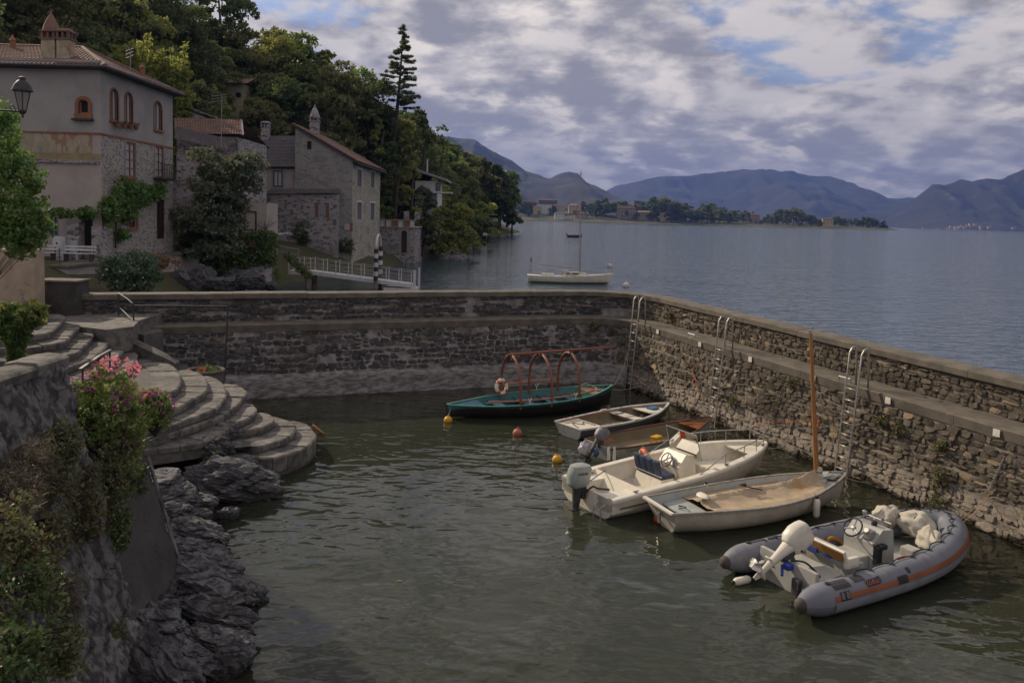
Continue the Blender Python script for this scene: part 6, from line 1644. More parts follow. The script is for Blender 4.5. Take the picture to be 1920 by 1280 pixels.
c = D(62, 560, 26); clump('weed', 'small weeds on the steps below the stucco wall', 'plant', ball(D(70, 578, 25.6), (.4, .2, .1), 24, 63), .08, 10, .035, L_wild, seed=63)
# weeds growing from the harbour wall
for px, py, lab, sz in [(1115, 612, 'green weed tuft under the ledge at the wall corner', .20), (1148, 622, 'yellow-green weed on the wall just right of the corner', .16), (1490, 715, 'dark weed clump under the ledge left of the mast', .26), (1655, 790, 'dry weed hanging under the ledge right of the last ladder', .2), (1685, 805, 'small bush hanging from the ledge over the inflatable bow', .2), (1765, 835, 'pale green weed in the joints near the right end', .15), (1260, 592, 'small green weed on the parapet near the corner', .12), (1375, 752, 'green plant at the foot of the middle ladder', .2)]:
    p = on_wall(px, py, face) if py > 600 else wall_at(wall_s(*G(px, py, 3).to_2d()), 1.28, 3.0)[0]
    clump('wall_weed', lab, 'plant', ball(p, (sz, sz, sz * .8), 26, px), .08, 14, .035, L_wild, seed=px, stems=False)
p = on_wall(1765, 900, face)
clump('dry_bush', 'straggly half dry bush rooted in the wall above the inflatable bow', 'plant', np.concatenate([ball(p, (.22, .2, .45), 60, 71), ball(p + Vector((-.1, -.1, -.55)), (.3, .2, .3), 40, 72)]), .08, 12, .03, L_wild, seed=71, base=p + Vector((.1, .1, -.5)))
p = on_wall(1445, 750, face); clump('dry_creeper', 'dry brown creeper hanging on the wall between middle ladder and mast', 'plant', ball(p, (.5, .3, .6), 60, 73), .1, 26, .06, L_dry, aspect=.06, seed=73, stems=False)
p = Vector((pc.x, pc.y, 1.82)) if False else Vector((pc_pl.x, pc_pl.y, 1.50))
clump('red_flowers', 'few red flowers and grass growing in the stone planter', 'flowers', ball(p, (.42, .35, .15), 40, 75), .1, 12, .05, L_fern, extra=[('red_blossoms', m_redf, ball(p + Vector((-.1, -.2, .08)), (.35, .2, .08), 7, 76), .035, 9, .03)], aspect=.25, seed=75, stems=False)
# moss and grass on the lower steps
C_ = [G(random.uniform(280, 420), random.uniform(800, 850), .95) for _ in range(46)]
V, Fq = leaf_cloud([tuple(c) for c in C_], .10, 14, .028, .4, .4); o = obj('step_grass', npmesh('step_grass', V, Fq), L_fern); props(o, 'short grass and moss growing in the joints of the steps', 'grass', None, 'stuff')

# ------------------------------------------------------------------ the village
m_plast = MAT('grey_plaster', (0.33, 0.305, 0.295), (0.26, 0.24, 0.235), scale=.55, rough=.95, bmp=.3, bscale=10, bdist=.01, world_=True, c3=(0.34, 0.28, 0.225), s3=.5, lo3=.55, hi3=.75)
m_plastw = MAT('warm_plaster', (0.40, 0.345, 0.315), (0.33, 0.285, 0.265), scale=.6, rough=.95, bmp=.3, bscale=8, bdist=.01, world_=True, c3=(0.27, 0.235, 0.22), s3=.45, lo3=.55, hi3=.72)
def rubble(name, a, b, dk, sc, th=.5):
    m, nt, out = newmat(name)
    v = coords(nt, (1, 1, 1.9), True)
    vo = nn(nt, 'ShaderNodeTexVoronoi', feature='DISTANCE_TO_EDGE', ins={'Vector': v, 'Scale': sc, 'Randomness': 1}).outputs[0]
    vc = nn(nt, 'ShaderNodeTexVoronoi', feature='F1', ins={'Vector': v, 'Scale': sc, 'Randomness': 1}).outputs['Color']
    c = nn(nt, 'ShaderNodeSeparateColor', ins={0: vc}).outputs[0]
    col = mixc(nt, rampf(nt, c, .25, .75), a, b)
    col = mixc(nt, mth(nt, 'MULTIPLY', rampf(nt, c, th + .28, th + .34), .85), col, dk)
    col = mixc(nt, rampf(nt, vo, .07, .02), col, tuple(x * 1.0 for x in a))
    col = mixc(nt, mth(nt, 'MULTIPLY', rampf(nt, noi(nt, v, .35, 7, .65), .5, .68), .7), col, tuple(x * .62 for x in b))
    p = nn(nt, 'ShaderNodeBsdfPrincipled', ins={'Base Color': col, 'Roughness': .95})
    nt.links.new(bump(nt, mth(nt, 'ADD', mth(nt, 'MULTIPLY', rampf(nt, vo, 0, .15), .6), noi(nt, v, 9, 6)), .9, .06), p.inputs['Normal'])
    nt.links.new(p.outputs[0], out.inputs[0]); return m
m_rub = rubble('pale_rubble_wall', (0.46, 0.41, 0.375), (0.38, 0.335, 0.305), (0.15, 0.132, 0.125), 6.0, .44)
m_rubd = rubble('old_rubble_wall', (0.36, 0.33, 0.335), (0.27, 0.245, 0.25), (0.10, 0.09, 0.095), 2.8, .40)
m_rubw = rubble('warm_rubble_wall', (0.42, 0.385, 0.315), (0.33, 0.30, 0.25), (0.20, 0.18, 0.155), 2.8, .5)
m_roof = MAT('clay_roof_tiles', (0.20, 0.112, 0.085), (0.135, 0.085, 0.07), scale=1.6, rough=.9, bmp=.4, bscale=8, bdist=.03, world_=True, c3=(0.10, 0.09, 0.075), s3=.8, lo3=.52, hi3=.68)
m_slate = MAT('dark_slate_roof', (0.11, 0.098, 0.105), (0.08, 0.072, 0.08), scale=2.5, rough=.85, bmp=.5, bscale=6, bdist=.03, world_=True, c3=(0.10, 0.085, 0.08), s3=.6)
m_terra = MAT('terracotta', (0.27, 0.115, 0.065), (0.20, 0.09, 0.055), scale=3, rough=.85, bmp=.2, bscale=20)
m_woodo = MAT('orange_brown_window_wood', (0.21, 0.098, 0.055), (0.16, 0.075, 0.045), scale=3, stretch=(3, 3, .4), rough=.6)
m_doord = MAT('dark_red_door', (0.055, 0.022, 0.02), (0.035, 0.016, 0.016), scale=3, rough=.6)
m_curt = MAT('pale_curtain', (0.42, 0.42, 0.46), (0.32, 0.32, 0.36), scale=5, stretch=(6, 6, .3), rough=.9)
m_dkin = MAT('dark_interior', (0.012, 0.011, 0.011), rough=.9)
m_pane = MAT('window_glass', (0.03, 0.032, 0.036), rough=.08, spec=.8)
m_iron = MAT('black_iron', (0.035, 0.034, 0.036), (0.055, 0.05, 0.05), scale=12, rough=.6, metal=.3)
m_whitew = MAT('white_paint', (0.55, 0.54, 0.54), (0.45, 0.44, 0.45), scale=3, rough=.6)
m_stonetrim = MAT('stone_trim', (0.30, 0.28, 0.265), (0.23, 0.215, 0.205), scale=3, rough=.9, bmp=.3)
UPV = Vector((0, 0, 1))
class Fac:
    """a flat facade through point o, running along u, facing n"""
    def __init__(s, o, u, n): s.o, s.u, s.n = Vector(o), Vector(u).normalized(), Vector(n).normalized()
    def P(s, a, z, d=0.0): return Vector((s.o.x, s.o.y, 0)) + s.u * a + UPV * z + s.n * d
    def hit(s, px, py):
        r_ = ray(px, py); t = (s.o - EYE).dot(s.n) / r_.dot(s.n); p = EYE + r_ * t
        return (p - s.o).dot(s.u), p.z
    def rect(s, x0, y0, x1, y1):
        xm, ym = (x0 + x1) / 2, (y0 + y1) / 2
        a0, _ = s.hit(x0, ym); a1, _ = s.hit(x1, ym); _, z1 = s.hit(xm, y0); _, z0 = s.hit(xm, y1)
        return min(a0, a1), max(a0, a1), z0, z1
    def M(s): return Matrix(((s.u.x, -s.n.x, 0, s.o.x), (s.u.y, -s.n.y, 0, s.o.y), (0, 0, 1, 0), (0, 0, 0, 1)))
    def box(s, mb, a0, a1, z0, z1, d0, d1): 
        P = [s.P(a, z, d) for d in (d0, d1) for z in (z0, z1) for a in (a0, a1)]
        return mb.add(P, [(0, 1, 3, 2), (4, 6, 7, 5), (0, 4, 5, 1), (2, 3, 7, 6), (0, 2, 6, 4), (1, 5, 7, 3)])
    def panel(s, mb, a0, a1, z0, z1, holes, rev=.22):
        A = sorted({a0, a1, *[h[0] for h in holes], *[h[1] for h in holes]}); Z = sorted({z0, z1, *[h[2] for h in holes], *[h[3] for h in holes]})
        A = [a for a in A if a0 - 1e-6 <= a <= a1 + 1e-6]; Z = [z for z in Z if z0 - 1e-6 <= z <= z1 + 1e-6]
        for i in range(len(A) - 1):
            for j in range(len(Z) - 1):
                c = ((A[i] + A[i + 1]) / 2, (Z[j] + Z[j + 1]) / 2)
                if any(h[0] < c[0] < h[1] and h[2] < c[1] < h[3] for h in holes): continue
                mb.add([s.P(A[i], Z[j]), s.P(A[i + 1], Z[j]), s.P(A[i + 1], Z[j + 1]), s.P(A[i], Z[j + 1])], [(0, 1, 2, 3)])
        for h in holes:
            q = [(h[0], h[2]), (h[1], h[2]), (h[1], h[3]), (h[0], h[3])]
            for k in range(4):
                a, b = q[k], q[(k + 1) % 4]
                mb.add([s.P(*a), s.P(*b), s.P(*b, -rev), s.P(*a, -rev)], [(0, 1, 2, 3)])
        return mb
    def window(s, root, h, frame_m, pane_m, cols=2, rws=3, fw_=.07, d=-.12, name='window', back=None):
        a0, a1, z0, z1 = h
        mb = MB()
        for (x0, x1, y0, y1) in [(a0, a0 + fw_, z0, z1), (a1 - fw_, a1, z0, z1), (a0 + fw_, a1 - fw_, z0, z0 + fw_), (a0 + fw_, a1 - fw_, z1 - fw_, z1)]: s.box(mb, x0, x1, y0, y1, d - .03, d + .04)
        for k in range(1, cols): x = a0 + (a1 - a0) * k / cols; s.box(mb, x - fw_ * .4, x + fw_ * .4, z0 + fw_, z1 - fw_, d - .02, d + .03)
        for k in range(1, rws): z = z0 + (z1 - z0) * k / rws; s.box(mb, a0 + fw_, a1 - fw_, z - fw_ * .3, z + fw_ * .3, d - .015, d + .02)
        w = obj(name, mb, frame_m, root)
        mb = MB(); mb.add([s.P(a0, z0, d - .035), s.P(a1, z0, d - .035), s.P(a1, z1, d - .035), s.P(a0, z1, d - .035)], [(0, 1, 2, 3)]); obj('pane', mb, pane_m, w)
        return w
    def arch(s, root, h, trim_m, wall_mb=None, tw=.16, d0=0.0, d1=.04):
        """the surround of an arched opening h (rectangle up to the crown): spandrels that close the square corners, and a trim"""
        a0, a1, z0, z1 = h; r = (a1 - a0) / 2; ac = (a0 + a1) / 2; zc = z1 - r; n = 10
        arc = [(ac - r * math.cos(math.pi * k / n), zc + r * math.sin(math.pi * k / n)) for k in range(n + 1)]
        if wall_mb is not None:
            for k in range(n):
                (xa, ya), (xb, yb) = arc[k], arc[k + 1]
                wall_mb.add([s.P(xa, ya, 0), s.P(xb, yb, 0), s.P(xb, z1, 0), s.P(xa, z1, 0)], [(0, 1, 2, 3)])
                wall_mb.add([s.P(xa, ya, 0), s.P(xb, yb, 0), s.P(xb, yb, -.2), s.P(xa, ya, -.2)], [(0, 1, 2, 3)])
        ou = [(a0 - tw, z0)] + [(ac - (r + tw) * math.cos(math.pi * k / n), zc + (r + tw) * math.sin(math.pi * k / n)) for k in range(n + 1)] + [(a1 + tw, z0)]
        inn = [(a0, z0)] + arc + [(a1, z0)]
        mb = MB(); rows = [[s.P(*i_, d0 - .06), s.P(*i_, d1), s.P(*o_, d1), s.P(*o_, d0 - .02)] for i_, o_ in zip(inn, ou)]; mb.grid(rows)
        return obj('surround', mb, trim_m, root)
def tiled(mb, A, B, C, D_, ncol, nrow, amp=.05, st=.05):
    """a tiled slope: A-B along the eave, D-C along the ridge"""
    A, B, C, D_ = map(Vector, (A, B, C, D_)); n = (B - A).cross(D_ - A).normalized()
    if n.z < 0: n = -n
    rows = []
    for j in range(nrow * 2 + 1):
        v = (j // 2 + (0 if j % 2 == 0 else .92)) / nrow; lift = 0 if j % 2 else st
        v = min(v, 1)
        row = []
        for i in range(ncol * 2 + 1):
            f = i / (ncol * 2); p = A.lerp(B, f).lerp(D_.lerp(C, f), v)
            row.append(p + n * ((amp if i % 2 else 0) + lift * (1 - 0 * v)))
        rows.append(row)
    return mb.grid(rows)
def block(mb, x0, x1, y0, y1, z0, z1): return mb.box(((x0 + x1) / 2, (y0 + y1) / 2, (z0 + z1) / 2), (x1 - x0, y1 - y0, z1 - z0))
def chimney(root, pos, w, h_, mat, cap='cone', capm=None):
    x, y, z = pos; mb = MB(); mb.box((x, y, z + h_ / 2 - .3), (w, w, h_ + .6)); c = obj('chimney', mb, mat, root)
    mb = MB(); mb.box((x, y, z + h_ + .04), (w * 1.2, w * 1.2, .09))
    for sx in (-1, 1):
        for sy in (-1, 0, 1): mb.box((x + sx * w * .45, y + sy * w * .42, z + h_ + .26), (w * .16, w * .16, .36)); mb.box((x + sy * w * .42, y + sx * w * .45, z + h_ + .26), (w * .155, w * .155, .358))
    mb.box((x, y, z + h_ + .47), (w * 1.2, w * 1.2, .08)); obj('flue_arcade', mb, capm or mat, c)
    mb = MB()
    if cap == 'cone': mb.lathe([(w * .62, 0), (w * .5, w * .45), (w * .26, w * 1.0), (w * .06, w * 1.35), (.02, w * 1.6)], 10, Matrix.Translation((x, y, z + h_ + .51)))
    else: mb.box((x, y, z + h_ + .58), (w * 1.1, w * 1.1, .14), taper=.7)
    obj('chimney_cap', mb, capm or mat, c, smooth=40)
    return c

# --- the big house
pc = D(190, 300, 46.0); XR = pc.x; YF = 46.0
big = thing('plastered_house', 'tall three storey house with arched windows and a faded fresco band', 'house', (XR, YF, 3.7))
FR = Fac((XR, YF, 0), (0, 1, 0), (1, 0, 0)); FF = Fac((XR, YF, 0), (-1, 0, 0), (0, -1, 0))
LR = FR.hit(324, 300)[0]; ZE = FR.hit(190, 127)[1]
zs_ = FR.hit(190, 250)[1]                                        # string course
AW = [FR.rect(207, 167, 221, 226), FR.rect(234, 174, 248, 232), FR.rect(289, 191, 303, 244)]
FWN = [FR.rect(236, 267, 254, 332), FR.rect(291, 275, 307, 333)]
LW = FR.rect(241, 384, 256, 428); DR = FR.rect(294, 374, 309, 448)
mb = MB(); FR.panel(mb, 0, LR, zs_, ZE + .4, AW)
aw_mb = MB()
for a in AW: FR.arch(big, a, m_terra, aw_mb, .09)
FA = FF.rect(148, 187, 166, 213)
FF.panel(mb, 0, 22, zs_, ZE + .4, [FA]); FF.arch(big, FA, m_terra, aw_mb, .20, 0, .07)
mb.add(aw_mb.v, aw_mb.f); obj('upper_wall', mb, m_plast, big, world=True)
for o_ in [o for o in COL.objects if o.parent == big]: o_.matrix_parent_inverse = big.matrix_basis.inverted()
mb = MB(); FR.panel(mb, 0, LR, 2.0, zs_, FWN + [LW, DR]); obj('stone_wall', mb, m_rub, big, world=True)
GT = FF.rect(152, 405, 174, 470); DW = FF.rect(92, 402, 110, 442)
mb = MB(); FF.panel(mb, 0, 22, 2.0, zs_, [GT, DW]); obj('lower_wall', mb, m_plastw, big, world=True)
mb = MB(); block(mb, XR - 22, XR - .3, YF + LR - .02, YF + LR, 2, ZE + .4); obj('back_wall', mb, m_plast, big, world=True)
def bigw(fac, h, fm, pm, c, r_, **k):
    w = fac.window(big, h, fm, pm, c, r_, **k); w.matrix_parent_inverse = big.matrix_basis.inverted(); return w
for a in AW: bigw(FR, a, m_woodo, m_curt, 2, 1, fw_=.09)
bigw(FF, FA, m_terra, m_dkin, 1, 1, fw_=.08)
for a in FWN: bigw(FR, a, m_woodo, m_curt, 2, 4, fw_=.10, d=-.06)
bigw(FR, LW, m_woodo, m_pane, 2, 3, fw_=.08)
bigw(FR, DR, m_doord, m_doord, 2, 3, name='door', d=-.10)
bigw(FF, GT, m_iron, m_dkin, 8, 3, fw_=.04, name='gate', d=-.08)
bigw(FF, DW, m_bluepl if False else MAT('blue_grey_shutter', (.10, .12, .15), rough=.7), m_pane, 2, 2, fw_=.08)
def bpart(name, mb, mat): return obj(name, mb, mat, big, world=True)
mb = MB(); FR.box(mb, -.03, LR, zs_ - .09, zs_ + .02, -.02, .05); bpart('string_course', mb, m_terra)
mb = MB(); FF.box(mb, -.04, 22, zs_ - .09, zs_ + .02, -.02, .05); bpart('string_course', mb, m_terra)
for a in AW: mb = MB(); FR.box(mb, a[0] - .14, a[1] + .14, a[2] - .14, a[2] - .02, -.02, .14); bpart('window_sill', mb, m_terra)
mb = MB(); FF.box(mb, FA[0] - .3, FA[1] + .3, FA[2] - .42, FA[2] - .30, -.02, .30); bpart('window_sill', mb, m_iron)
mb = MB(); FF.box(mb, FA[0] - .24, FA[1] + .24, FA[2] - .30, FA[2] - .02, -.02, .10); bpart('window_apron', mb, m_terra)
for a in FWN: 
    mb = MB(); FR.box(mb, a[0] - .1, a[1] + .1, a[2] - .12, a[2] - .01, -.02, .12); bpart('window_sill', mb, m_terra)
    mb = MB(); FR.box(mb, a[0] - .16, a[0] - .01, a[2], a[3] + .16, -.02, .03); FR.box(mb, a[1] + .01, a[1] + .16, a[2], a[3] + .16, -.02, .03); FR.box(mb, a[0] - .01, a[1] + .01, a[3] + .01, a[3] + .16, -.02, .03); bpart('surround', mb, m_stonetrim)
mb = MB(); FR.box(mb, LW[0] - .2, LW[0] - .01, LW[2] - .15, LW[3] + .2, -.02, .04); FR.box(mb, LW[1] + .01, LW[1] + .2, LW[2] - .15, LW[3] + .2, -.02, .04); FR.box(mb, LW[0] - .01, LW[1] + .01, LW[2] - .15, LW[2] - .02, -.02, .10); bpart('surround', mb, m_terra)
bal = FWN[1]; mb = MB(); FR.box(mb, bal[0] - .3, bal[1] + .5, bal[2] - .16, bal[2] - .02, 0, .55)
for k in range(9): a = bal[0] - .28 + (bal[1] - bal[0] + .76) * k / 8; FR.box(mb, a - .012, a + .012, bal[2], bal[2] + .85, .50, .53)
FR.box(mb, bal[0] - .3, bal[1] + .5, bal[2] + .85, bal[2] + .9, .49, .54); bpart('balcony', mb, m_iron)
# fresco: flat painted panel with blocky faded figures
def fresco():
    m, nt, out = newmat('faded_fresco'); v = coords(nt, (1, 1, .5), True)
    n1 = noi(nt, v, 1.6, 4, .6, .6); n2 = noi(nt, v, 2.6, 5, .65); n3 = noi(nt, nn(nt, 'ShaderNodeMapping', ins={'Vector': v, 'Location': (9, 3, 1)}).outputs[0], 1.9, 4, .6)
    col = mixc(nt, rampf(nt, n2, .4, .6), (.30, .255, .18), (.37, .32, .24))
    col = mixc(nt, mth(nt, 'MULTIPLY', rampf(nt, n1, .54, .60), .75), col, (.27, .115, .07))
    col = mixc(nt, mth(nt, 'MULTIPLY', rampf(nt, n3, .60, .66), .75), col, (.17, .20, .26))
    col = mixc(nt, mth(nt, 'MULTIPLY', rampf(nt, n3, .38, .33), .7), col, (.42, .40, .36))
    b = nn(nt, 'ShaderNodeBsdfPrincipled', ins={'Base Color': col, 'Roughness': .95}); nt.links.new(b.outputs[0], out.inputs[0]); return m
fq = FF.rect(2, 249, 173, 286); mb = MB(); FF.box(mb, fq[0], fq[1] + 6, fq[2], fq[3], -.02, .012); fr = bpart('fresco', mb, fresco())
fb = FF.rect(2, 286, 190, 298); mb = MB(); FF.box(mb, .02, 22, fb[2], fb[3] - .02, -.02, .018); bpart('fresco_border', mb, MAT('ochre_band', (.30, .24, .13), (.24, .19, .11), scale=2, rough=.95))
for k in range(22):
    a = fq[0] + (fq[1] - fq[0]) * k / 22; mb = MB(); w = (fq[1] - fq[0]) / 22
    mb.add([FF.P(a + w * (.5 - .42 * math.cos(math.pi * q / 6)), fq[3] - .02 - .22 * math.sin(math.pi * q / 6), .016) for q in range(7)], [tuple(range(7))]); obj('garland', mb, m_curt if k % 2 else m_woodo, fr, world=True)
lc = FF.hit(110, 302)[1]; mb = MB()
for k in range(48): FF.box(mb, .1 + .12 * k * 1.0, .1 + .12 * k + .10, lc - .10 + random.uniform(-.03, .03), lc + .06, -.02, .16 + random.uniform(-.03, .03))
o_ = bpart('stone_cornice', mb, m_rubd); o_['kind'] = 'stuff'
# roof
ov = .55; ZR = D(150, 88, 50.5).z; RX = D(150, 88, 50.5).x; RY = YF + LR / 2
E1, E2 = Vector((XR + ov, YF - ov, ZE)), Vector((XR + ov, YF + LR + ov, ZE)); E0, E3 = Vector((XR - 22, YF - ov, ZE)), Vector((XR - 22, YF + LR + ov, ZE)); R1, R0 = Vector((RX, RY, ZR)), Vector((XR - 22, RY, ZR))
for nm, q, nc, nr in (('front', (E0, E1, R1, R0), 90, 12), ('side', (E1, E2, R1, R1), 46, 12), ('back', (E2, E3, R0, R1), 60, 10)):
    mb = MB(); tiled(mb, *q, nc, nr); bpart('roof', mb, m_roof)
mb = MB(); mb.tube([E1, R1], .14, 6); mb.tube([E2, R1], .14, 6); mb.tube([R1, R0], .14, 6); bpart('ridge_tiles', mb, m_roof)
mb = MB(); mb.prism([E0 - UPV * .16, E1 - UPV * .16, E2 - UPV * .16, E3 - UPV * .16], .12); bpart('eave_boards', mb, MAT('eave_wood', (.075, .055, .05), (.05, .04, .036), rough=.9))
mb = MB(); mb.tube([E0 + Vector((0, -.06, -.02)), E1 + Vector((.06, -.06, -.04)), E2 + Vector((.06, 0, -.04))], .075, 6); bpart('gutter', mb, m_slate)
m_chim = MAT('stained_chimney_plaster', (.42, .36, .27), (.30, .24, .16), scale=2, rough=.95, world_=True, c3=(.16, .10, .06), s3=1.5)
for px, w, cap in ((97, .78, 'cone'), (124, .72, 'flat')):
    p = D(px, 104, 47.4); c = chimney(big, (p.x, 47.4, p.z - .1), w, .95, m_chim, cap, m_roof); c.matrix_parent_inverse = big.matrix_basis.inverted()
for px, py, y in ((24, 90, 50), (267, 141, 51.5)):
    p = D(px, py, y); mb = MB(); mb.lathe([(.16, -.5), (.16, .42), (.2, .45), (.1, .6), (.03, .8)], 10, Matrix.Translation(p)); bpart('pot_chimney', mb, m_terra)
def antenna(label, px, ptop, pbot, y):
    t = thing('tv_antenna', label, 'antenna'); a, b = D(px, pbot, y), D(px + 1, ptop, y); mb = MB(); mb.tube([a - UPV * .3, b], .025, 5); obj('pole', mb, m_galv, t)
    mb = MB(); L_ = (b - a).length * .42
    for k in range(3): mb.tube([b + Vector((-L_ * .55, 0, -.15 - .22 * k)), b + Vector((L_ * .3, 0, .05 - .22 * k))], .018, 4)
    for k in range(6): q = b + Vector((-L_ * .5 + L_ * .13 * k, 0, -.1 + .03 * k)); mb.tube([q + Vector((0, -.3, .18)), q + Vector((0, .3, -.45))], .012, 4)
    obj('aerial', mb, m_galv, t)
antenna('tv antenna on the roof ridge of the tall plastered house', 244, 92, 132, 52)
antenna('tall tv antenna between the shrub tree and the small tiled roof', 415, 178, 262, 64)
# flower pots under the arched windows
for k, px in enumerate((214, 226, 238, 249)):
    a, z = FR.hit(px, 236 + 1.2 * k); p = FR.P(a, z, .22)
    t = thing('flower_pot', ['first', 'second', 'third', 'fourth'][k] + ' hanging flower pot from the house corner under the arched windows', 'flower pot', p, group='flower pots under the arched windows')
    mb = MB(); mb.lathe([(.10, -.14), (.15, .10), (.165, .10), (.165, .14)], 10); obj('pot', mb, m_terra, t)
    V, Fq = leaf_cloud([(0, 0, .18), (.08, 0, .2), (-.08, .05, .2)], .12, 16, .05); obj('plant', npmesh('plant', V, Fq), L_ivy, t)
# vine on the corner
pts, r = [], np.random.default_rng(4)
for px, py, rx, rz_, n in [(215, 368, 1.2, .75, 110), (190, 395, .6, .6, 60), (245, 362, .9, .55, 80), (275, 360, .8, .4, 60), (165, 398, .5, .25, 30), (218, 398, .45, .5, 40), (213, 440, .3, .25, 16), (200, 385, .6, .5, 40)]:
    for _ in range(n):
        a, z = FR.hit(px + 8, py); u_ = r.normal(size=3) * .45
        if px < 185: p = D(px, py, YF - .4) + Vector((u_[0] * rx, -abs(u_[1]) * .4, u_[2] * rz_))
        else: p = FR.P(max(-.3, a + u_[0] * rx * 1.6), z + u_[2] * rz_ * 1.2, .12 + abs(u_[1]) * .5)
        pts.append(tuple(p))
clump('climbing_vine', 'bright green climbing vine spread over the corner of the tall house', 'vine', pts, .26, 17, .12, L_vine, seed=80, stems=False)
vt = thing('vine_trunk', 'two bare vine stems rising against the tall house wall', 'vine'); 
for px in (193, 213):
    mb = MB(); mb.tube(catmull([D(px - 1, 470, YF - .1) if px < 200 else FR.P(FR.hit(px, 465)[0], FR.hit(px, 465)[1], .12), D(px + 1, 430, YF - .15) if px < 200 else FR.P(FR.hit(px, 430)[0], FR.hit(px, 430)[1], .15), D(px - 2, 395, YF - .1) if px < 200 else FR.P(FR.hit(px, 395)[0], FR.hit(px, 395)[1], .12)], 5), .06, 6); obj('stem', mb, m_bark, vt, smooth=True)
clump('arbour_vine', 'small leafy arbour over the blue shuttered window', 'vine', ball(D(118, 400, YF - 1.0), (.75, .5, .2), 70, 82, .5), .2, 10, .10, L_vine, seed=82, stems=False)

# --- terrace with benches
ter = thing('terrace', 'plain terrace with a thin iron railing in front of the tall house', 'terrace')
ZT = 3.72; y0 = 40.6
mb = MB(); block(mb, -48, XR + 1.0, y0, YF + 12, .6, ZT - .12); obj('terrace_wall', mb, m_plastw, ter)
mb = MB(); block(mb, -48, XR + 1.15, y0 - .15, YF + 12, ZT - .118, ZT); obj('terrace_slab', mb, m_conc, ter)
for i in range(9):
    x = XR + .6 - i * 1.35; mb = MB(); mb.tube([(x, y0 + .05, ZT), (x - .05, y0 + .05, ZT + .75)], .022, 5); obj('railing_post', mb, m_iron, ter)
for z in (.40, .74): mb = MB(); mb.tube([(XR + .7, y0 + .05, ZT + z), (-40, y0 + .05, ZT + z)], .014, 5); obj('railing_bar', mb, m_iron, ter)
for x0, x1, h_ in [(-32, -28.6, 1.3), (-27.9, -25.6, .9)]:
    mb = MB(); block(mb, x0, x1, y0 - 1.6, y0 - .3, .6, 1.6 + h_); obj('low_wall', mb, m_plast, ter)
def bench(label, px0, px1, py, y):
    a, b = D(px0, py, y), D(px1, py, y); w = b.x - a.x; t = thing('bench', label, 'bench', (a.x, y, ZT), group='benches on the terrace')
    for k in range(2): mb = MB(); mb.box((w / 2, -.1 + .2 * k, .45), (w, .14, .04)); obj('seat_slat', mb, m_whitew, t)
    for k in range(2): mb = MB(); mb.box((w / 2, .24, .64 + .17 * k), (w, .035, .11)); obj('back_slat', mb, m_whitew, t)
    for x in (.15, w - .15):
        mb = MB(); mb.box((x, 0, .22), (.05, .36, .44)); mb.box((x, .25, .45), (.05, .05, .75)); obj('leg', mb, m_iron, t)
bench('pale slatted bench in front of the iron gate', 118, 176, 480, 43.5); bench('dark low bench at the left behind the stucco wall', 62, 104, 485, 43.5)
t = thing('meter_cabinet', 'white metal meter cabinet standing on the terrace', 'cabinet', D(111, 487, 44.3)); t.location.z = ZT
mb = MB(); mb.bbox((0, 0, .65), (.5, .4, 1.3), .02); obj('cabinet_body', mb, m_whitew, t); mb = MB(); mb.box((0, -.21, .68), (.42, .012, 1.1)); d_ = obj('door', mb, m_whitew, t); mb = MB(); mb.box((.15, -.225, .6), (.03, .02, .1)); obj('handle', mb, m_iron, d_); mb = MB(); mb.box((0, -.219, .95), (.10, .006, .12)); obj('warning_label', mb, m_patch, d_)
t = thing('notice_board', 'small white notice board between bench and gate', 'board', (D(134, 480, 44.8).x, 44.8, ZT))
mb = MB(); mb.box((0, 0, .75), (.6, .04, .7)); obj('panel', mb, m_curt, t)
for x in (-.27, .27): mb = MB(); mb.box((x, .05, .55), (.07, .05, 1.1)); obj('post', mb, m_whitew, t)
t = thing('stone_pillar', 'rough stone pillar left of the iron gate', 'pillar'); p = D(143, 440, YF - .4); mb = MB(); block(mb, p.x - .35, p.x + .3, YF - .7, YF - .05, ZT, ZT + 2.1); obj('pillar_body', mb, m_rubd, t)
t = thing('stone_pillar', 'rough stone pillar right of the iron gate at the house corner', 'pillar'); p = D(184, 440, YF - .4); mb = MB(); block(mb, p.x - .28, p.x + .28, YF - .6, YF - .05, ZT, ZT + 1.9); obj('pillar_body', mb, m_rubd, t)

# --- stucco wall, dark stone block, lantern at the left edge
t = thing('stucco_wall', 'tan stucco garden wall end at the left edge above the steps', 'wall'); t['kind'] = 'thing'
p = D(64, 540, 26.3); mb = MB(); block(mb, -24, p.x, 26.3, 26.9, 2.6, D(40, 468, 26.3).z); obj('wall_body', mb, MAT('tan_stucco', (.42, .33, .245), (.33, .255, .19), scale=1.6, rough=.95, bmp=.5, bscale=12, bdist=.02, world_=True, c3=(.22, .16, .12), s3=2.2, lo3=.56, hi3=.66), t)
t = thing('dark_stone_block', 'dark square stone block at the left end of the harbour parapet', 'block'); a, b = D(68, 585, 27.4), D(143, 530, 27.4); mb = MB(); mb.bbox(((a.x + b.x) / 2, 27.8, (2.8 + b.z) / 2), (b.x - a.x, .9, b.z - 2.8), .03); obj('block_body', mb, m_darkc, t); mb = MB(); block(mb, a.x - .05, b.x + .05, 27.3, 28.3, b.z + .002, b.z + .07); obj('cap_slab', mb, m_slab, t)
Ll = D(42, 178, 16.0); t = thing('street_lantern', 'wrought iron street lantern on a bracket at the left edge', 'lantern', (Ll.x, 16, Ll.z)); t.scale = (.74, .74, .82)
m_lg = glassmat('lantern_glass', (.75, .75, .75), .15)
mb = MB(); mb.lathe([(.045, -.38), (.10, -.36), (.21, .10)], 6); obj('glass', mb, m_lg, t)
mb = MB()
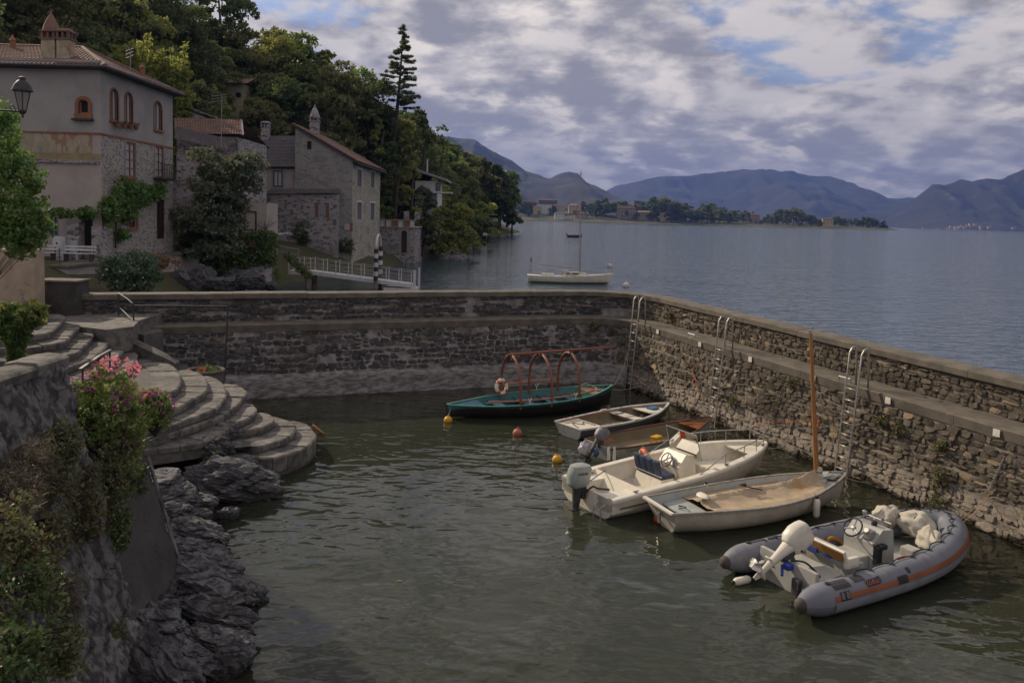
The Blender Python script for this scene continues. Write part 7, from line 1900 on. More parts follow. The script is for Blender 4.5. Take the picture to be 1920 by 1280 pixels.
for k in range(6): a = 2 * math.pi * k / 6; mb.tube([(.10 * math.cos(a), .10 * math.sin(a), -.37), (.215 * math.cos(a), .215 * math.sin(a), .10)], .012, 5)
torus(mb, .225, .018, 24, 6, Matrix.Translation((0, 0, .10))); mb.lathe([(.05, -.46), (.10, -.40), (.10, -.37)], 8); mb.tube([(0, 0, -.44), (0, 0, -.55)], .03, 6); obj('cage', mb, m_iron, t)
mb = MB(); mb.lathe([(.27, .09), (.25, .13), (.20, .24), (.12, .33), (.08, .35), (.08, .40), (.10, .41), (.03, .44)], 12); obj('hood', mb, m_iron, t, smooth=40)
mb = MB(); mb.tube([(0, 0, -.48), (-.1, 0, -.40), (-.5, 0, -.38), (-1.6, 0, -.36)], .025, 6); mb.tube(catmull([(-.18, 0, -.39), (-.26, 0, -.25), (-.34, 0, -.32), (-.28, 0, -.38)], 5), .012, 5); obj('bracket', mb, m_iron, t)
mb = MB(); mb.tube([(-1.6, 0, -.2), (-1.6, 0, -8.8)], .06, 8); obj('post', mb, m_iron, t)

# --- guard railing by the ledge and the short handrail over the flowers
t = thing('guard_railing', 'dark iron guard railing with a D shaped end above the steps', 'railing')
Yr = 27.0; A_, B_, C_ = D(222, 550, 27.6), D(250, 573, 26.6), D(421, 574, 26.6)
P0 = Vector((A_.x, 27.6, A_.z)); P1 = Vector((B_.x, 26.6, B_.z)); P2 = Vector((C_.x, 26.9, P1.z + .02))
mb = MB(); mb.tube([P0, Vector((P0.x, P0.y, 2.9))], .028, 6); obj('post', mb, m_iron, t)
mb = MB(); mb.tube([P1, D(251, 652, 26.6)], .03, 6); obj('post', mb, m_iron, t)
mb = MB(); mb.tube([P2, D(421, 715, 26.9)], .03, 6); obj('post', mb, m_iron, t)
mb = MB(); mb.tube([P1, P2], .034, 6); obj('top_rail', mb, m_iron, t)
mb = MB(); mb.tube(catmull([P0, P0.lerp(P1, .6) + UPV * .06, P1 + Vector((.0, 0, .02)), P1.lerp(P0, .5) + Vector((.05, 0, -.22))], 6), .03, 6); obj('bent_end', mb, m_iron, t, smooth=True)
mb = MB(); mb.tube([P0 - UPV * .45, P1 - UPV * .52], .024, 6); mb.tube([P0 - UPV * .42, P1 - UPV * .9], .02, 6); obj('brace', mb, m_iron, t)
t = thing('handrail', 'short sloping flat handrail rising above the pink geraniums', 'railing')
q = [D(150, 692, 11.5), D(185, 668, 11.9), D(207, 656, 12.2)]
mb = MB(); strip(mb, q, .05, .02); obj('rail', mb, m_motord, t)
for px, p0, p1, y in ((155, 690, 725, 11.55), (185, 670, 712, 11.9), (206, 658, 690, 12.18)): mb = MB(); mb.tube([D(px, p0, y), D(px, p1, y)], .016, 6); obj('post', mb, m_iron, t)

# --- stone outbuildings behind the shrub tree
def house_box(name, label, cat, x0, x1, y0, y1, z0, z1, mat):
    t = thing(name, label, cat); mb = MB(); block(mb, x0, x1, y0, y1, z0, z1); obj('wall', mb, mat, t); return t
e0, e1 = D(328, 253, 70), D(455, 253, 70); r0, r1 = D(326, 223, 74.5), D(452, 226, 74.5)
barn = house_box('stone_barn', 'small stone building with a reddish ribbed tile roof', 'building', e0.x, e1.x - .7, 70.4, 79, 3, e0.z, m_rubd)
mb = MB(); tiled(mb, e0, e1, r1, r0, 26, 7, .09, .07); obj('roof', mb, m_roof, barn); mb = MB(); tiled(mb, r0 + Vector((0, 9, -1.9)), r1 + Vector((0, 9, -1.9)), r1, r0, 20, 5, .06); obj('roof', mb, m_roof, barn)
mb = MB(); strip(mb, [e1 + UPV * .02, r1 + UPV * .02], .22, .10); obj('verge_board', mb, m_stonetrim, barn); mb = MB(); mb.tube([D(444, 262, 70.2), D(444, 282, 70.2)], .08, 6); obj('downpipe', mb, m_slate, barn)
g0, g1, g2 = D(323, 192, 82), D(432, 232, 82), D(323, 240, 82)
hut = house_box('stone_hut', 'grey stone building end with a sloping slab roof behind the ribbed tile roof', 'building', g0.x - 3, g1.x - 1, 82.2, 88, 4, g1.z, m_rubd)
mb = MB(); mb.prism([(g0.x - 3, 82.2, g1.z), (g1.x - 1, 82.2, g1.z), (g0.x, 82.2, g0.z - .2), (g0.x - 3, 82.2, g0.z - .2)], (0, 5.8, 0)); obj('gable', mb, m_rubd, hut)
mb = MB(); tiled(mb, (g1.x, 81.8, g1.z), (g1.x, 88.4, g1.z), (g0.x, 88.4, g0.z), (g0.x, 81.8, g0.z), 14, 8, .02, .06); obj('roof', mb, m_slate, hut)
l0, l1, l2, l3 = D(326, 262, 63.5), D(432, 285, 63.5), D(424, 262, 69.5), D(330, 240, 69.5)
lean = house_box('lean_to_shed', 'low stone shed with a loose slate roof beside the tall house', 'shed', l0.x, l1.x - .4, 64, 69.8, 3, l1.z - .3, m_rubd)
mb = MB(); tiled(mb, l0, l1, l2, l3, 12, 9, .05, .09); obj('roof', mb, m_slate, lean)
F_ = Fac((0, 64, 0), (1, 0, 0), (0, -1, 0))
for q, fm, pm in ((F_.rect(331, 415, 350, 444), m_doord, m_doord), (F_.rect(354, 415, 376, 442), m_whitew, m_dkin), (F_.rect(458, 396, 481, 432), m_doord, m_doord)):
    w = F_.window(lean, q, fm, pm, 1, 1, .08, .03, 'door')
mb = MB(); a = F_.rect(440, 380, 500, 436); F_.box(mb, a[0], a[1], 3, a[3], -3, 0); obj('white_wall', mb, m_plastw, lean)

# --- slate roofed house and the tall stone house
Y2 = 88.0
sl_ = thing('slate_roofed_house', 'house with a broad dark slate roof and one white window', 'house')
a = D(455, 313, Y2 + .6); b = D(553, 313, Y2 + .6); c = D(553, 255, Y2 + 6.5); d = D(458, 255, Y2 + 6.5)
mb = MB(); tiled(mb, a + Vector((-1.5, -.6, -.05)), b + Vector((.25, -.6, -.05)), c, d, 40, 22, .015, .05); obj('roof', mb, m_slate, sl_)
mb = MB(); block(mb, a.x - 1, b.x + .2, Y2 + .6, Y2 + 12, 2, a.z - .1); wl = obj('wall', mb, m_plastw, sl_)
F2 = Fac((0, Y2 + .6, 0), (1, 0, 0), (0, -1, 0)); q = F2.rect(513, 320, 530, 350); F2.window(sl_, q, m_patch, m_curt, 2, 1, .10, .06)
mb = MB(); F2.box(mb, q[0] - .2, q[0] - .02, q[2] - .1, q[3] + .15, -.02, .05); F2.box(mb, q[1] + .02, q[1] + .2, q[2] - .1, q[3] + .15, -.02, .05); F2.box(mb, q[0] - .2, q[1] + .2, q[2] - .25, q[2] - .12, -.02, .14); obj('surround', mb, m_stonetrim, sl_)
p = D(498, 258, Y2 + 6); chimney(sl_, (p.x, Y2 + 6, p.z - .3), .85, 1.5, m_rubd, 'flat', m_rubd)
for px, py in ((533, 262), (490, 274)): p = D(px, py, Y2 + 5.4); mb = MB(); mb.box(p, (.45, .3, .06)); obj('roof_vent', mb, m_whitew, sl_)
tall = thing('tall_stone_house', 'tall old stone house with a lopsided tiled roof by the water', 'house')
X0, X1 = D(553, 350, Y2).x, D(660, 400, Y2).x
FG = Fac((0, Y2, 0), (1, 0, 0), (0, -1, 0))
zA, zB = D(553, 236, Y2).z, D(660, 301, Y2).z
Y3 = DX(712, 400, X1).y
FS = Fac((X1, Y2, 0), (0, 1, 0), (1, 0, 0)); LS = Y3 - Y2
ATT = FG.rect(576, 265, 584, 280)
mb = MB(); mb.add([FG.P(X0, .3), FG.P(X1, .3), FG.P(X1, zB), FG.P(X0, zA)], [(0, 1, 2, 3)]); mb.add([(X0, Y2, .3), (X0, Y3, .3), (X0, Y3, zA), (X0, Y2, zA)], [(0, 1, 2, 3)]); obj('gable_wall', mb, rubble('rough_grey_rubble', (.29, .272, .258), (.25, .235, .225), (.19, .178, .17), 2.4, .5), tall)
HS = [FS.rect(669, 318, 678, 350), FS.rect(694, 322, 702, 352), FS.rect(669, 380, 678, 412), FS.rect(694, 381, 702, 413)]
mb = MB(); FS.panel(mb, 0, LS, .3, zB + .1, HS); obj('side_wall', mb, m_rubw, tall)
for q in HS:
    FS.window(tall, q, m_stonetrim, MAT('grey_shutter', (.10, .095, .095), rough=.7), 2, 1, .06, -.10)
    mb = MB(); t_ = .26
    FS.box(mb, q[0] - t_, q[0] - .01, q[2] - .1, q[3] + t_, -.02, .06); FS.box(mb, q[1] + .01, q[1] + t_, q[2] - .1, q[3] + t_, -.02, .06); FS.box(mb, q[0] - .01, q[1] + .01, q[3] + .01, q[3] + t_, -.02, .06); obj('surround', mb, m_whitew, tall)
mb = MB(); FG.box(mb, *ATT, -.02, .02); obj('attic_opening', mb, m_dkin, tall)
mb = MB(); P_ = [Vector((X0 - .3, Y2 - .35, zA + .25)), Vector((X1 + .75, Y2 - .35, zB - .15)), Vector((X1 + .75, Y3 + .5, zB - .15)), Vector((X0 - .3, Y3 + .5, zA + .25))]
tiled(mb, P_[1], P_[2], P_[3], P_[0], 34, 16, .07, .06); obj('roof', mb, m_roof, tall)
mb = MB(); mb.prism([p - UPV * .22 for p in P_], .16); obj('roof_boards', mb, MAT('verge_wood', (.06, .045, .04), rough=.9), tall)
p = D(590, 240, Y2 + 5); c_ = chimney(tall, (p.x, Y2 + 5, p.z - .6), .95, 1.3, m_rubd, 'cone', m_rubd)
# rougher lower front with a little tiled ledge
a, b = D(502, 362, Y2 - 1.4), D(632, 362, Y2 - 1.4)
mb = MB(); block(mb, a.x, b.x, Y2 - 1.4, Y2 - .02, .2, a.z); obj('lower_wall', mb, m_rubd, tall)
mb = MB(); tiled(mb, a + Vector((-.1, -.35, -.1)), b + Vector((.1, -.35, -.1)), b + Vector((.1, 1.3, .4)), a + Vector((-.1, 1.3, .4)), 30, 3, .07, .06); obj('tiled_ledge', mb, m_slate, tall)
Fl = Fac((0, Y2 - 1.4, 0), (1, 0, 0), (0, -1, 0)); q = Fl.rect(597, 384, 611, 404); mb = MB(); Fl.box(mb, q[0], q[1], q[2], q[3], -.02, .03); w_ = obj('window', mb, m_curt, tall); m_obr = MAT('old_brick', (.20, .10, .075), (.15, .085, .07), scale=6, rough=.95)
for xa, xb in ((q[0] - .35, q[0]), (q[1], q[1] + .35)): mb = MB(); Fl.box(mb, xa, xb, q[2] - .2, q[3] + .2, -.02, .05); obj('brick_jamb', mb, m_obr, w_)
for k in range(5): mb = MB(); x = q[0] + (q[1] - q[0]) * (k + .5) / 5; Fl.box(mb, x - .02, x + .02, q[2], q[3], .03, .06); obj('bar', mb, m_iron, w_)
q = FG.rect(646, 420, 656, 431); mb = MB(); FG.box(mb, *q, -.02, .03); w_ = obj('window', mb, m_curt, tall); mb = MB(); FG.box(mb, q[1], q[1] + .3, q[2] - .1, q[3] + .15, -.02, .05); obj('brick_surround', mb, m_terra, w_)
for q, m_ in ((Fl.rect(650, 432, 664, 470), m_bark),): pass
clump('wall_creeper', 'dark creeper hanging on the lower front of the tall stone house', 'plant', np.concatenate([ball(D(565, 440, Y2 - 1.6), (1.0, .2, 1.6), 60, 84), ball(D(650, 462, Y2 - .2), (1.0, .2, .9), 40, 85)]), .3, 12, .12, L_dark, seed=84, stems=False)

# --- boathouse with a terrace on top
bh = thing('boathouse', 'grey stone boathouse with a panelled balustrade and arched door at the water', 'building')
Yb = 110.0; Fb = Fac((0, Yb, 0), (1, 0, 0), (0, -1, 0)); q = Fb.rect(711, 412, 778, 484)
dr = Fb.rect(752, 432, 763, 474)
mb = MB(); Fb.panel(mb, q[0], q[1], -1, q[3] - 1.1, [dr], .4); mb.add([Fb.P(q[1], -1), Fb.P(q[1], -1, -9), Fb.P(q[1], q[3] - 1.1, -9), Fb.P(q[1], q[3] - 1.1)], [(0, 1, 2, 3)]); obj('wall', mb, m_rubd, bh)
mb = MB(); Fb.box(mb, *dr, -.38, -.34); obj('door', mb, m_doord, bh); Fb.arch(bh, (dr[0], dr[1], dr[2], dr[3]), m_stonetrim, None, .35)
mb = MB(); Fb.box(mb, q[0] - .2, q[1] + .2, q[3] - 1.1, q[3] - .95, -9, .15); obj('terrace_slab', mb, m_stonetrim, bh)
for k in range(6):
    x0, x1 = q[0] + (q[1] - q[0]) * k / 6, q[0] + (q[1] - q[0]) * (k + 1) / 6
    mb = MB(); Fb.box(mb, x0 + .12, x1 - .12, q[3] - .95, q[3] - .12, -.15, 0); obj('balustrade_panel', mb, m_terra if k in (2, 4) else m_whitew, bh)
    mb = MB(); Fb.box(mb, x0 - .10, x0 + .10, q[3] - .95, q[3] - .1, -.2, .05); obj('pier', mb, m_terra if k in (1, 3, 5) else m_stonetrim, bh)
mb = MB(); Fb.box(mb, q[0] - .1, q[1] + .1, q[3] - .1, q[3] + .05, -.3, .1); obj('handrail', mb, m_stonetrim, bh)
for px in (752, 773): a = Fb.hit(px, 405)[0]; mb = MB(); Fb.box(mb, a - .35, a + .35, q[3] + .052, q[3] + 1.2, -6, -5.3); obj('gate_pillar', mb, m_rubd, bh)
a, b = G(842, 486, 0), G(878, 482, 0); t = thing('stone_jetty', 'small dark stone jetty under the willow shrub', 'jetty'); mb = MB(); block(mb, a.x, b.x, 122, 127, -1.5, .75); obj('jetty_body', mb, m_rubd, t)
# --- villa and far terrace
t = thing('white_villa', 'modern white villa with a grey roof among the hillside trees', 'house'); Yv = 132.0
a, b = D(779, 332, Yv), D(838, 355, Yv); Fv = Fac((0, Yv, 0), (1, 0, 0), (0, -1, 0)); zv = 3.0
mb = MB(); block(mb, a.x, b.x - 1.6, Yv, Yv + 9, zv, a.z - .6); obj('wall', mb, m_whitew, t)
mb = MB(); mb.prism([(a.x - 1, Yv - 1.2, D(779, 312, Yv).z), (b.x, Yv - 1.2, D(838, 336, Yv).z), (b.x, Yv - 1.2, D(838, 340, Yv).z), (a.x - 1, Yv - 1.2, D(779, 318, Yv).z)], (0, 11, 0)); obj('roof', mb, MAT('pale_grey_roof', (.30, .31, .33), (.24, .25, .27), scale=2, rough=.8), t)
q = Fv.rect(817, 343, 826, 358); Fv.window(t, q, m_patch, m_pane, 2, 1, .12, .05); mb = MB(); Fv.box(mb, D(800, 350, Yv).x, b.x + 1, D(820, 363, Yv).z, D(820, 360, Yv).z, 0, 2.2); obj('balcony', mb, m_whitew, t); p = D(801, 312, Yv); mb = MB(); mb.tube([p - UPV * 1.5, p + UPV * 1.2], .14, 6); obj('flue', mb, m_whitew, t)
t = thing('lake_terrace', 'concrete terrace deck on a white pillar below the headland trees', 'terrace'); Yv = 215.0; a, b = D(900, 404, Yv), D(932, 416, Yv); mb = MB(); block(mb, a.x, b.x, Yv, Yv + 8, b.z, b.z + .9); obj('deck', mb, m_stonetrim, t); mb = MB(); block(mb, D(902, 416, Yv).x, D(912, 416, Yv).x, Yv + .5, Yv + 7, -1, b.z); obj('pillar', mb, m_whitew, t); mb = MB(); mb.tube([(a.x, Yv + .2, b.z + 1.9), (b.x, Yv + .2, b.z + 1.9)], .08, 5); obj('rail', mb, m_galv, t)
t = thing('cream_house', 'small cream house with a brown roof high among the trees', 'house'); Yv = 118.0; a, b = D(423, 156, Yv), D(456, 190, Yv); mb = MB(); block(mb, a.x, b.x, Yv, Yv + 5, b.z - 5, a.z); obj('wall', mb, MAT('cream_plaster', (.36, .32, .21), (.30, .27, .18), scale=.8, rough=.9), t); mb = MB(); tiled(mb, (a.x - .5, Yv - .6, a.z - .1), (b.x + .8, Yv - .6, a.z - .1), (b.x + .8, Yv + 3, a.z + 1.2), (a.x - .5, Yv + 3, a.z + 1.2), 16, 5); obj('roof', mb, m_roof, t); Fv = Fac((0, Yv, 0), (1, 0, 0), (0, -1, 0)); q = Fv.rect(441, 173, 453, 184); Fv.window(t, q, m_stonetrim, m_dkin, 1, 1, .08, .04)

# --- garden wall with hanging greenery, dark shore rocks behind the harbour
gw = thing('garden_wall', 'rough garden retaining wall draped with hanging greenery below the houses', 'wall'); gw['kind'] = 'thing'
PTS = [D(300, 470, 55), D(345, 455, 58), D(430, 447, 60), D(500, 440, 62), D(516, 445, 64)]
rows = []
for p in catmull(PTS, 8): rows.append([Vector((p.x, p.y - .5, .4)), Vector((p.x, p.y - .2, p.z - 1.2)), Vector((p.x, p.y, p.z)), Vector((p.x, p.y + 5.5, p.z + .05))])
mb = MB(); mb.grid(rows); obj('wall_face', mb, m_rubd, gw)
pts, pt2 = [], []
r = np.random.default_rng(9)
for p in catmull(PTS[1:], 30):
    for _ in range(9):
        f = r.random(); ln = 2.9 * (.5 + .5 * noise.noise(Vector((p.x * .8, 0, 3))) + .4)
        (pt2 if noise.noise(Vector((p.x * .9, f * 2, 5))) > .16 else pts).append((p.x + r.normal() * .15, p.y - .45 - .5 * r.random() - .3 * f, p.z + .25 - f * ln))
clump('hanging_creeper', 'thick green creeper hanging over the garden wall below the houses', 'creeper', pts, .30, 15, .13, L_ivy, seed=90, stems=False, extra=[('yellowed_fronds', LEAF('yellowed_leaves', (.16, .10, .02), (.11, .09, .02), 2, .3, .05), np.array(pt2), .28, 14, .13)])
clump('wall_ivy', 'bright green ivy column at the corner of the garden wall', 'ivy', [(PTS[4].x - .1 + r.normal() * .3, PTS[4].y - .8, PTS[4].z - 3.2 * r.random()) for _ in range(70)], .24, 12, .10, L_vine, seed=91, stems=False)
clump('grass_bank', 'green grassy bank beside the path down to the gangway', 'grass', [(PTS[4].x + .6 + 2.2 * q, PTS[4].y + 1 - .6 * q + r.normal() * .4, PTS[4].z - 1.4 - 1.8 * q) for q in r.random(80)], .35, 14, .10, L_ivy, seed=92, stems=False)
for i, (pp, z, d, lab) in enumerate([((345, 528), 1.0, (1.0, .7, .85), 'dark leaning slab rock left of the hanging creeper'), ((378, 520), 1.0, (.8, .6, .95), 'dark pointed rock below the hanging creeper'), ((420, 534), .6, (1.2, .6, .5), 'low grey shore rock behind the harbour parapet'), ((470, 528), .5, (1.0, .6, .55), 'dark rounded rock at the foot of the garden wall'), ((318, 536), 1.2, (.8, .6, .5), 'brown rock beside the round bluish bush'), ((505, 537), .2, (1.1, .6, .35), 'flat dark rock at the water left of the gangway'), ((445, 540), .3, (1.3, .5, .4), 'pale flat rock just behind the parapet')]):
    p = D(*pp, 52 if i < 5 else 58); rock((p.x, p.y, min(p.z, 2.2)), d, .3 * i, lab, 60 + i, 4, tilt=(0, .6 if i < 2 else .1), group='rocks behind the harbour wall')
t = thing('rope_railing', 'thin rope railing leading down from the garden wall to the gangway', 'railing')
pr = [D(520, 457, 66), D(560, 466, 68.5), D(566, 486, 69.5)]
for p in pr[:2]: mb = MB(); mb.tube([p, p - UPV * 1.1], .03, 5); obj('post', mb, m_galv, t)
for dz in (0, -.5): mb = MB(); mb.tube(rope_pts(pr[0] + UPV * dz, pr[1] + UPV * dz, .12, 8) + [pr[2] + UPV * dz * .5], .018, 4); obj('line', mb, m_galv, t)

# --- gangway pier
gp = thing('gangway_pier', 'grey landing gangway with rope rails sloping down to the lake', 'pier')
Yg = 70.0
dk = [D(541, 507, Yg), D(582, 508, Yg), D(771, 533, Yg)]
mb = MB(); mb.prism([(dk[0].x, Yg, dk[0].z - .35), (dk[1].x, Yg, dk[1].z - .35), (dk[1].x, Yg, dk[1].z), (dk[0].x, Yg, dk[0].z)], (0, 1.7, 0)); obj('deck', mb, m_whitew, gp)
mb = MB(); mb.prism([(dk[1].x, Yg, dk[1].z - .32), (dk[2].x, Yg, dk[2].z - .32), (dk[2].x, Yg, dk[2].z), (dk[1].x, Yg, dk[1].z)], (0, 1.7, 0)); obj('deck', mb, m_whitew, gp)
mb = MB(); mb.prism([(dk[2].x - 2.4, Yg - .3, -.3), (dk[2].x + .5, Yg - .3, -.3), (dk[2].x + .5, Yg - .3, .25), (dk[2].x - 2.4, Yg - .3, .25)], (0, 2.4, 0)); obj('pontoon', mb, m_whitew, gp)
for yy_ in (Yg + .05, Yg + 1.65):
    P_ = [dk[0].lerp(dk[1], k / 2) for k in range(2)] + [dk[1].lerp(dk[2], k / 8) for k in range(9)]
    tops = []
    for p in P_:
        b = Vector((p.x, yy_, p.z)); tp = b + UPV * 1.15; tops.append(tp); mb = MB(); mb.tube([b, tp], .04, 5); obj('stanchion', mb, m_whitew, gp)
    for dz in (-.03, -.45, -.8):
        L_ = []
        for i in range(len(tops) - 1): L_ += rope_pts(tops[i] + UPV * dz, tops[i + 1] + UPV * dz, .07, 5)[:-1]
        mb = MB(); mb.tube(L_ + [tops[-1] + UPV * dz], .022, 4); obj('rope_line', mb, m_galv, gp)
m_pile = MAT('rusty_pile', (.20, .185, .17), (.16, .10, .05), scale=2, rough=.9, world_=True)
for px in (577, 590):
    p = D(px, 520, Yg + (.3 if px < 580 else 1.4)); mb = MB(); mb.tube([(p.x, p.y, -3), (p.x, p.y, dk[1].z - .3)], .24, 8); obj('pile', mb, m_pile, gp)
t = thing('striped_mooring_post', 'pair of black and white striped posts joined by a white arch', 'post')
pA, pB = D(704.5, 530, Yg - .3), D(713, 525, Yg + 2.0)
for p, top in ((pA, 467), (pB, 462)):
    zt = D(704, top, p.y).z; n = 7; z0 = .9
    mb = MB(); mb.tube([(p.x, p.y, -3), (p.x, p.y, z0)], .17, 8); obj('pile_foot', mb, m_pile, t)
    for k in range(n): mb = MB(); mb.tube([(p.x, p.y, z0 + (zt - z0) * k / n), (p.x, p.y, z0 + (zt - z0) * (k + 1) / n)], .19, 10); obj('stripe', mb, m_whitew if k % 2 else m_black, t, smooth=40)
    p.z = zt
mb = MB(); mb.tube([pA] + [pA.lerp(pB, (1 - math.cos(a)) / 2) + UPV * (1.15 * math.sin(a)) for a in [math.pi * k / 12 for k in range(1, 12)]] + [pB], .10, 8); obj('arch', mb, m_whitew, t, smooth=True)
t = thing('landing_post', 'slim white landing posts at the end of the gangway', 'post')
for px, p0, p1, y in ((778, 507, 541, Yg + .2), (786, 502, 538, Yg + 1.6)): a, b = D(px, p0, y), D(px, p1, y); mb = MB(); mb.box(((a.x + b.x) / 2, y, (a.z - 2) / 2), (.16, .16, a.z + 2)); obj('post_body', mb, m_whitew, t)

# ------------------------------------------------------------------ on the lake
m_antif = MAT('green_waterline_paint', (.03, .055, .04), rough=.6)
a_ = G(994, 531, 0); b_ = G(1136, 532, 0); LB = (b_ - a_).length + .15
sy = thing('sailing_yacht', 'white sailing yacht with a tall bare mast moored beyond the wall', 'sailboat', (a_.x, (a_.y + b_.y) / 2 + .5, 0), math.atan2(.35, LB))
h = Hull(LB, [0, .2, .45, .7, .88, 1], [.85, 1.1, 1.28, 1.02, .5, .02], [.62, .92, 1.08, .78, .3, .01], [.80, .74, .74, .86, .98, 1.08], [-.1, -.35, -.45, -.35, -.1, .1], zc=.12, rake=.4, srake=.3)
obj('hull', h.shell(), m_white, sy, smooth=35); obj('transom', h.transom(), m_white, sy)
mb = MB()
for sd in (-1, 1): strip(mb, [Vector((h.x(t, .1), sd * (h.y_at(t, .13) + .01), .10)) for t in np.linspace(.01, .97, 24)], .04, .16)
obj('boot_stripe', mb, m_antif, sy)
mb = MB(); mb.grid([[Vector((h.x(t, 1), y * h.at(t)[0], h.at(t)[2] + .04 * (1 - y * y))) for y in (-1, -.5, 0, .5, 1)] for t in np.linspace(0, 1, 20)]); obj('deck', mb, m_white, sy, smooth=True)
mb = MB(); mb.prism([(LB * .40, -.62, .78), (LB * .74, -.40, .88), (LB * .70, -.36, 1.08), (LB * .60, -.5, 1.18), (LB * .43, -.56, 1.20)], (0, 1.1, 0)); cab = obj('cabin', mb, m_white, sy)
for x0, x1 in ((.44, .50), (.52, .60)): mb = MB(); mb.prism([(LB * x0, -.66, .98), (LB * x1, -.63, .98), (LB * x1, -.62, 1.10), (LB * x0, -.65, 1.11)], (0, .05, 0)); obj('cabin_window', mb, m_patch, cab)
mb = MB(); mb.bbox((LB * .44, 0, 1.27), (.7, .9, .18), .05); obj('sliding_hatch', mb, m_whitew, cab)
mb = MB(); mb.bbox((LB * .22, 0, .86), (1.3, 1.1, .22), .05); obj('cockpit_coaming', mb, m_white, sy)
Ms = sy.matrix_basis.inverted(); pt = Ms @ D(1089, 325, sy.location.y); m0 = Vector((LB * .625, 0, 1.0))
mb = MB(); mb.tube([m0, m0.lerp(pt, .5), pt], [.075, .07, .055], 8); mm = obj('mast', mb, m_galv, sy, smooth=40); mb = MB(); mb.box(pt, (.35, .06, .05)); mb.tube([pt, pt + Vector((.05, 0, .35))], .015, 4); obj('masthead', mb, m_iron, mm)
mb = MB(); mb.tube([m0 + Vector((0, 0, .55)), (LB * .12, 0, 1.85)], .05, 6); obj('boom', mb, m_galv, sy)
for p in ((LB * 1.03, 0, 1.1), (.1, 0, .9), (LB * .62, 1.2, .8), (LB * .62, -1.2, .8)): mb = MB(); mb.tube([pt, p], .010, 4); obj('stay', mb, m_galv, sy)
for sd in (-1, 1):
    mb = MB(); P_ = [h.edge(sd, -.06, 0, t, t, 1)[0] for t in (.02, .2, .45, .7, .98)]
    for p in P_: mb.tube([p, p + Vector((0, 0, .55))], .016, 4)
    mb.tube([p + Vector((0, 0, .55)) for p in P_], .012, 4); obj('guard_rail', mb, m_galv, sy)
mb = MB(); mb.tube([(.15, .5, .9), (.1, .5, 2.6)], .02, 4); mb.bbox((.1, .5, 2.3), (.12, .08, .5), .03); obj('stern_pole', mb, m_motord, sy)
mb = MB(); mb.bbox((-.15, 0, .3), (.12, .1, .7), .03); obj('rudder', mb, m_white, sy)
buoy('mooring_buoy', 'white mooring buoy nearer to the harbour wall right of the yacht', G(1174, 538, 0), .36, m_whitew)
buoy('mooring_buoy', 'white mooring buoy farther out behind the yacht bow', G(1143, 501, 0), .42, m_whitew)
p = G(1063, 445, 0); L_ = 5.2
dd_ = thing('dark_motor_dinghy', 'small dark motor dinghy far out on the lake', 'boat', p, 0.1)
h = Hull(L_, [0, .3, .7, 1], [.8, .9, .75, .05], [.7, .8, .55, .02], [.9, .85, .9, 1.05], [-.1, -.2, -.15, .1], rake=.3, n=10); obj('hull', h.shell(), m_motord, dd_); obj('inner_hull', h.shell(0, .97, inset=.08, floor=.3), m_motord, dd_); obj('transom', h.transom(), m_motord, dd_); mb = MB(); mb.bbox((-.1, 0, 1.15), (.5, .45, .8), .1); obj('outboard_motor', mb, m_motord, dd_)
p = G(1166, 421.2, 0); tb = thing('distant_sailboat', 'tiny white sailboat below the far wooded shore', 'sailboat', p, 0.05)
h = Hull(8, [0, .3, .7, 1], [1.1, 1.3, 1.0, .05], [.9, 1.1, .7, .02], [1.2, 1.1, 1.2, 1.5], [-.1, -.2, -.15, .1], rake=.3, n=8); obj('hull', h.shell(), m_whitew, tb); mb = MB(); mb.grid([[Vector((x, y, 1.2)) for y in (-.9, .9)] for x in (.2, 4, 7)]); obj('deck', mb, m_whitew, tb); mb = MB(); mb.tube([(4.6, 0, 1), (4.6, 0, 12)], .18, 6); obj('mast', mb, m_galv, tb)
# swimmers' leaf on the water
t = obj('floating_leaf', MB().add([(0, 0, .006), (.05, .04, .012), (.13, 0, .006), (.05, -.04, .012)], [(0, 1, 2, 3)]), L_yel); t.location = G(743, 1089, 0); props(t, 'single yellow leaf floating in the middle of the basin', 'leaf')
a, b = G(585, 812, 0), G(612, 812, 0); mb = MB(); mb.tube([a + Vector((0, 0, .25)), a.lerp(b, .6) + Vector((0, 0, .05)), b + Vector((0, 0, -.08))], [.06, .05, .03], 7); props(obj('driftwood', mb, m_spruce, smooth=True), 'pale driftwood stick beside the lowest round step', 'driftwood')

# ------------------------------------------------------------------ far shore
Yp = 1400.0
pts = []
xs_ = np.linspace(D(955, 415, Yp).x, D(1690, 430, Yp).x, 60)
X_, V_ = np.meshgrid(xs_, np.array([0, .03, .12, .3, .6, .85, 1.0]), indexing='ij')
endf = np.clip((xs_[-1] - X_) / 90, 0, 1) ** .6
Yg_ = Yp + 14 * fbm(X_ * .02, X_ * 0 + .5) + V_ * 260 * (.15 + .85 * endf) + (1 - endf) * 10
town = np.interp(X_, [D(1120, 410, Yp).x, D(1300, 410, Yp).x], [1, .25])
def far_z(v, endf, town): return np.interp(v, [0, .03, .12, .3, .6, 1], [-1.5, .8, 3, 9, 20, 2]) * (.35 + .65 * endf) * town + np.interp(v, [0, .03, .12, .3, .6, 1], [-1.5, .8, 2.5, 4, 5, -2]) * (1 - town) * (.35 + .65 * endf)
Zg_ = far_z(V_, endf, town)
m_land = MAT('far_shore_ground', (.05, .06, .025), (.09, .085, .055), scale=.03, rough=1, world_=True)
props(obj('far_shore', gridmesh('far_shore', X_, Yg_, Zg_), m_land), kind='structure')
FT = []
ftk = [(L_mid, 'round'), (L_dark, 'oval'), (L_oliv, 'round'), (L_dark, 'low')]
